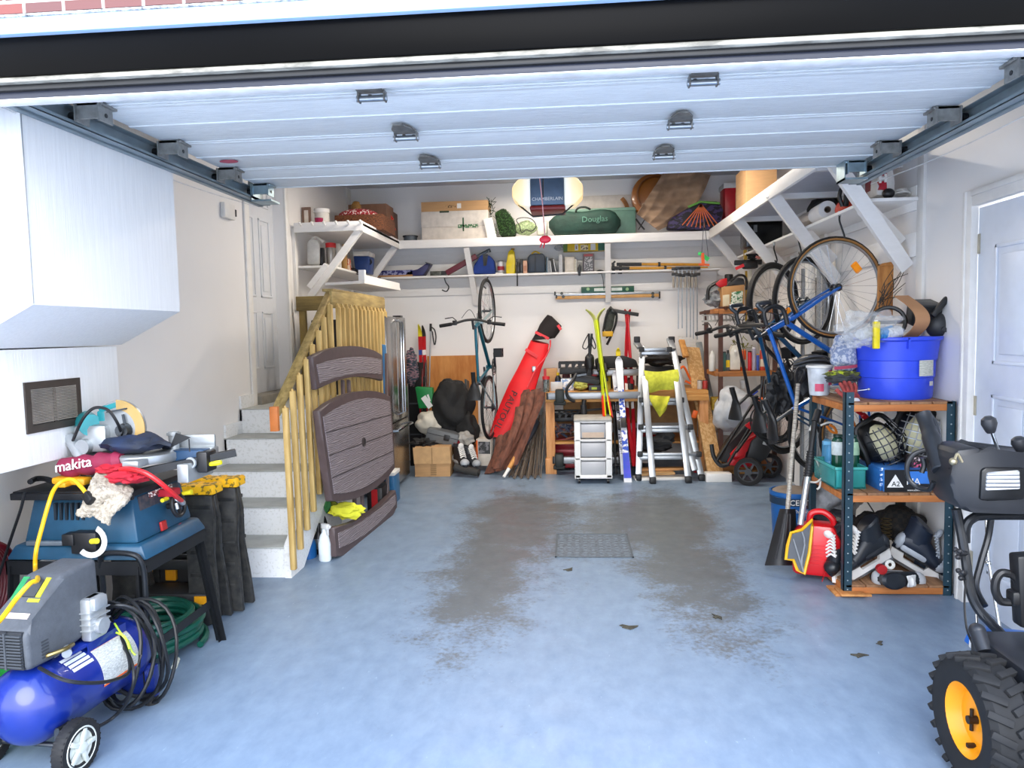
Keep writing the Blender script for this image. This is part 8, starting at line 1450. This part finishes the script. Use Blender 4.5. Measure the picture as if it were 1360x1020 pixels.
b=t.mb(); va=[b.v(p-nS*.004) for p in q]; vb=[b.v(p+nS*.010) for p in q]; b.f(va); b.f(vb[::-1]); [b.f([va[i],va[(i+1)%10],vb[(i+1)%10],vb[i]]) for i in range(10)]; bl=t.part(b,'blade',M('#4f555e',.45,0,.15,9))
b=t.mb().tube([p+nS*.012 for p in q],.009,7,True); t.part(b,'yellow_edge',M('#f0b81a',.45),bl); b=t.mb(); b.tube([q[1].lerp(q[5],.05+.9*i/6)+nS*(.016)+V((.012*math.sin(i),0,0)) for i in range(7)],.005,6); b.tube([q[0].lerp(q[5],.15+.7*i/6)+nS*.016 for i in range(7)],.004,6); t.part(b,'rib',M('#8a9098',.4),bl)
rod('garden_pole','long dark pole standing behind the snow shovels by the rack','pole',P(1052,640,Y=4.9),P(1058,480,Y=5.0),.012,BLK)
# ---------------------------------------------------------------- snow blower
SB=M('#23262c',.42,0,.12,9); t=Thing('snow_blower','black snow blower with yellow wheel hub and headlight console facing out at the right edge','snow blower',(1.55,2.5,0),w=True)
wc=P(1302,952,Y=2.36); WR=wc.z; wc=V((wc.x+.0,2.36,wc.z)); R0=.205
def lugwheel(c,s):
    c=V(c); T=basis(c,(0,1,0),(s,0,0)); w_=.13; b=t.mb(); b.lathe([(R0*.56,-w_*.42),(R0*.7,-w_/2),(R0*.88,-w_*.48),(R0*.95,-w_*.35),(R0*.96,w_*.35),(R0*.88,w_*.48),(R0*.7,w_/2),(R0*.56,w_*.42)],T,44)
    for k in range(22):
        a=2*PI*k/22
        for sg in (-1,1):
            a1=a+(.14 if sg>0 else 0); b.bar(T@V((R0*.97*math.cos(a1),R0*.97*math.sin(a1),sg*.004)),T@V((R0*.93*math.cos(a1+.16),R0*.93*math.sin(a1+.16),sg*w_*.52)),.022,.02,T.to_3x3()@V((math.cos(a1),math.sin(a1),0)),.003)
    o=t.part(b,'wheel',M('#17181a',.75,0,.2,20)); b=t.mb(); b.lathe([(0,w_*.05),(R0*.16,w_*.12),(R0*.22,w_*.14),(R0*.42,w_*.10),(R0*.5,w_*.30),(R0*.575,w_*.42),(R0*.60,w_*.40),(R0*.55,w_*.2),(R0*.5,-w_*.2),(0,-w_*.3)],T,40); h=t.part(b,'yellow_rim',M('#ffa313',.35,0,.04,6),o); b=t.mb(); b.cyl(T@V((0,0,0)),T@V((0,0,w_*.30)),.013); b.cyl(T@V((-.0,.035,w_*.2)),T@V((0,-.035,w_*.2)),.006); b.box(-.006,.006,-.006,.006,w_*.1,w_*.3,0,T@TR(.0,.085,0)); t.part(b,'axle_pin',M('#3a3028',.4,.6),o)
lugwheel((wc.x,wc.y,R0),-1); lugwheel((wc.x+.48,wc.y,R0),1)
xw=wc.x; b=t.mb().cyl((xw,wc.y,R0),(xw+.48,wc.y,R0),.016); t.part(b,'axle',DSTEEL)
BLU=M('#1567c4',.35,0,.08,6)
b=t.mb(); b.box(xw+.09,xw+.40,2.2,2.62,.16,.40,.03); t.part(b,'gear_housing',SB)
b=t.mb(); q=[P(1290,838,Y=2.75),P(1296,832,Y=2.75),P(1370,840,Y=2.75),P(1370,872,Y=2.7),P(1305,866,Y=2.7),P(1292,862,Y=2.7)]; b.prism([(p.x,p.z) for p in q],-.05,Matrix(((1,0,0,0),(0,0,-1,2.72),(0,1,0,0),(0,0,0,1))),.008); t.part(b,'blue_cover',BLU)
b=t.mb(); fprism(b,[(1291,846),(1300,860),(1298,864),(1290,862)],2.70,.02,.003); t.part(b,'white_decal',WHITE)
# auger housing and chute lie out of view to the right and toward the camera
b=t.mb(); b.box(xw+.12,xw+.44,2.0,2.22,.12,.42,.03); t.part(b,'engine_block',SB)
YC_=2.75
cp=[(1262,645),(1263,630),(1265,618),(1268,604),(1273,597),(1300,594),(1310,600),(1322,604),(1400,606),(1440,612),(1440,688),(1380,684),(1292,681),(1277,678),(1267,662)]
q=[P(x,y,Y=YC_) for x,y in cp]; xmax=1.97
b=t.mb(); b.prism([(min(p.x,xmax),p.z) for p in q],-.19,Matrix(((1,0,0,0),(0,0,-1,YC_),(0,1,0,0),(0,0,0,1))),.02); con=t.part(b,'console',SB)
b=t.mb(); fprism(b,[(1302,664),(1304,625),(1310,621),(1362,622),(1364,660),(1358,664),(1312,666)],YC_-.012,.03,.008); t.part(b,'lamp_bezel',M('#15171a',.4),con)
hl=NT('headlight_lens'); hl.b.inputs['Base Color'].default_value=(.85,.88,.92,1); hl.b.inputs['Metallic'].default_value=.35; hl.b.inputs['Roughness'].default_value=.2; wv=hl.n('ShaderNodeTexWave'); tc=hl.n('ShaderNodeTexCoord'); hl.l(tc.outputs['Object'],wv.inputs[0]); wv.bands_direction='Z'; wv.inputs['Scale'].default_value=22; hl.bump(wv.outputs['Fac'],.01,1)
b=t.mb(); fprism(b,[(1310,652),(1312,628),(1355,625),(1356,650)],YC_-.02,.02,.006); t.part(b,'headlight',hl.m,con)
b=t.mb(); b.ell(P(1258,607,Y=YC_+.12),(.03,.05,.03)); t.part(b,'cup_recess',BLK,con); b=t.mb(); b.tube(cr([P(1268,610,Y=YC_-.03),P(1271,603,Y=YC_-.03),P(1274,606,Y=YC_-.03),P(1278,614,Y=YC_-.03)]),.005,6); b.ell(P(1266,613,Y=YC_-.02),.014); t.part(b,'cable_clip',M('#b0a68a',.35,.8))
for x0,y0_,x1,y1_,l in ((1314,563,1327,602,''),(1354,590,1362,607,'')):
    b=t.mb().cyl(P(x0,y0_,Y=YC_+.08),P(x1,y1_,Y=YC_+.08),.006); lv=t.part(b,'lever_rod',CHROME); a=P(x0-2,y0_-10,Y=YC_+.08); e=P(x0+2,y0_+12 if x0<1350 else y0_+10,Y=YC_+.08); b=t.mb(); b.tube([a,a.lerp(e,.15),a.lerp(e,.45),a.lerp(e,.9),e],[.012,.024,.027,.017,.013],14); t.part(b,'lever_knob',M('#2c2e33',.45),lv)
b=t.mb(); b.tube(cr([P(1225,548,Y=3.05),P(1231,562,Y=3.02),P(1238,585,Y=2.95),P(1247,612,Y=2.88),P(1250,625,Y=2.85)]),[.014]+[.03]*10+[.034]*13+[.03],12); b.tube(cr([P(1232,552,Y=3.05),P(1240,565,Y=3.0),P(1246,590,Y=2.95),P(1256,612,Y=2.88)]),.018,10); t.part(b,'handle_grip',M('#20242a',.4))
b=t.mb(); b.tube(cr([P(1228,598,Y=2.92),P(1213,604,Y=2.92),P(1205,618,Y=2.92),P(1207,636,Y=2.92),P(1219,647,Y=2.9),P(1234,650,Y=2.86),P(1240,640,Y=2.84)]),.0095,10); b.tube(cr([P(1225,608,Y=2.92),P(1227,618,Y=2.92),P(1224,628,Y=2.92)]),.010,8); t.part(b,'clutch_lever',M('#16181c',.4))
b=t.mb(); b.tube(cr([P(1270,676,Y=2.85),P(1276,705,Y=2.84),P(1282,740,Y=2.8),P(1289,785,Y=2.76),P(1300,810,Y=2.72),P(1318,830,Y=2.68),P(1334,848,Y=2.62),P(1338,868,Y=2.58)]),.017,10); t.part(b,'handle_tube',M('#22252a',.35,.3)); b=t.mb(); b.tube(cr([P(1282,720,Y=2.84),P(1283,700,Y=2.84),P(1291,689,Y=2.84),P(1310,685,Y=2.84),P(1400,685,Y=2.84)]),.017,10); b.tube(cr([P(1316,690,Y=2.87),P(1312,715,Y=2.87),P(1302,750,Y=2.84),P(1296,780,Y=2.8),P(1308,805,Y=2.74)]),.012,8); t.part(b,'cross_tube',M('#22252a',.35,.3))
for x,y in ((1272,734),(1276,762)): b=t.mb(); b.cyl(P(x+12,y+1,Y=2.8),P(x,y,Y=2.76),.01); 
for x,y in ((1272,734),(1276,762)):
    b=t.mb(); b.cyl(P(x+12,y+1,Y=2.8),P(x,y,Y=2.76),.009); q=P(x,y,Y=2.76); 
    for k in range(3): a=2*PI*k/3+.4; b.ell(q+V((0,.018*math.cos(a),  .016*math.sin(a))),.010,None,10,6)
    t.part(b,'clamp_knob',M('#1b1c20',.5))
b=t.mb(); b.tube(cr([P(1283,770,Y=2.74),P(1281,800,Y=2.7),P(1284,835,Y=2.66),P(1293,858,Y=2.6)]),.004,6); b.tube(cr([P(1305,815,Y=2.7),P(1318,832,Y=2.66),P(1340,845,Y=2.6),P(1375,868,Y=2.5)]),.004,6); t.part(b,'control_cable',BLK)
b=t.mb(); b.cyl(P(1296,800,Y=2.82),P(1298,835,Y=2.8),.006); b.cyl(P(1310,690,Y=2.95),P(1313,745,Y=2.92),.006); b.cyl(P(1313,745,Y=2.92),P(1328,835,Y=2.8),.006); b.ell(P(1313,748,Y=2.92),.012); b.cyl(P(1325,838,Y=2.66),P(1375,862,Y=2.58),.004); t.part(b,'control_rod',CHROME)
b=t.mb(); b.tube(cr([P(1340,762,Y=2.6),P(1330,761,Y=2.6),P(1323,770,Y=2.6),P(1322,785,Y=2.6),P(1329,798,Y=2.6),P(1342,800,Y=2.6)]),.014,9); b.tube(cr([P(1340,762,Y=2.6),P(1348,768,Y=2.6),P(1353,780,Y=2.6)]),.012,9); b.bar(P(1340,793,Y=2.6),P(1375,792,Y=2.6),.05,.05,(0,1,0),.01); b.bar(P(1357,735,Y=2.6),P(1362,830,Y=2.6),.06,.06,(0,1,0),.01); t.part(b,'starter_handle',BLK)
b=t.mb(); b.cyl(P(1298,838,Y=2.55),P(1308,866,Y=2.5),.026); b.ell(P(1298,838,Y=2.55),.027); t.part(b,'black_strut',SB)
# ================================================================ light
w=bpy.data.worlds.new('sky'); sc.world=w; w.use_nodes=True; nt=w.node_tree; bg=nt.nodes['Background']
tc=nt.nodes.new('ShaderNodeTexCoord'); sp=nt.nodes.new('ShaderNodeSeparateXYZ'); nt.links.new(tc.outputs['Generated'],sp.inputs[0])
rp=nt.nodes.new('ShaderNodeValToRGB'); nt.links.new(sp.outputs[2],rp.inputs[0]); e=rp.color_ramp.elements
e[0].position=0; e[0].color=(.95,.95,.95,1); e[1].position=.7; e[1].color=(.52,.68,1.0,1); q=e.new(.25); q.color=(.84,.90,1,1)
nt.links.new(rp.outputs[0],bg.inputs[0]); bg.inputs[1].default_value=4.0
def area(name,loc,rot,sx,sy,power,col,spread=None):
    l=bpy.data.lights.new(name,'AREA'); l.shape='RECTANGLE'; l.size=sx; l.size_y=sy; l.energy=power; l.color=col
    o=bpy.data.objects.new(name,l); o.location=loc; o.rotation_euler=rot; COL.objects.link(o); return o
# low, hazy sun from behind the photographer, softened by cloud
s=bpy.data.lights.new('sun','SUN'); s.energy=3.4; s.angle=R_(45); s.color=(1,.96,.9); so=bpy.data.objects.new('sun',s); so.rotation_euler=(R_(58),0,R_(3)); COL.objects.link(so)
# unseen ceiling battens added to brighten the back half, hidden above the raised door
for i,(x,y,pw) in enumerate(((-.9,6.2,32),(.8,6.2,32),(-.2,7.6,15))):
    t=Thing('added_fill_light','long white batten light added unseen above the raised garage door as fill light','light',(x,y,ZC-.09),group='added unseen batten lights')
    b=t.mb().box(-.6,.6,-.06,.06,.03,.09,.005); t.part(b,'housing',WHITE)
    for s_ in (-.03,.03): b=t.mb().cyl((-.58,s_,.012),(.58,s_,.012),.013); t.part(b,'added_fill_tube',M('#fffaf0',.3,emit=3))
    area('added_fill_glow',(x,y,ZC-.12),(0,0,0),1.1,.1,pw,(1,.89,.76))
sc.view_settings.view_transform='Standard'; sc.view_settings.look='None'; sc.view_settings.exposure=0.22; sc.view_settings.gamma=1; sc.view_settings.use_curve_mapping=False
bpy.context.view_layer.update()
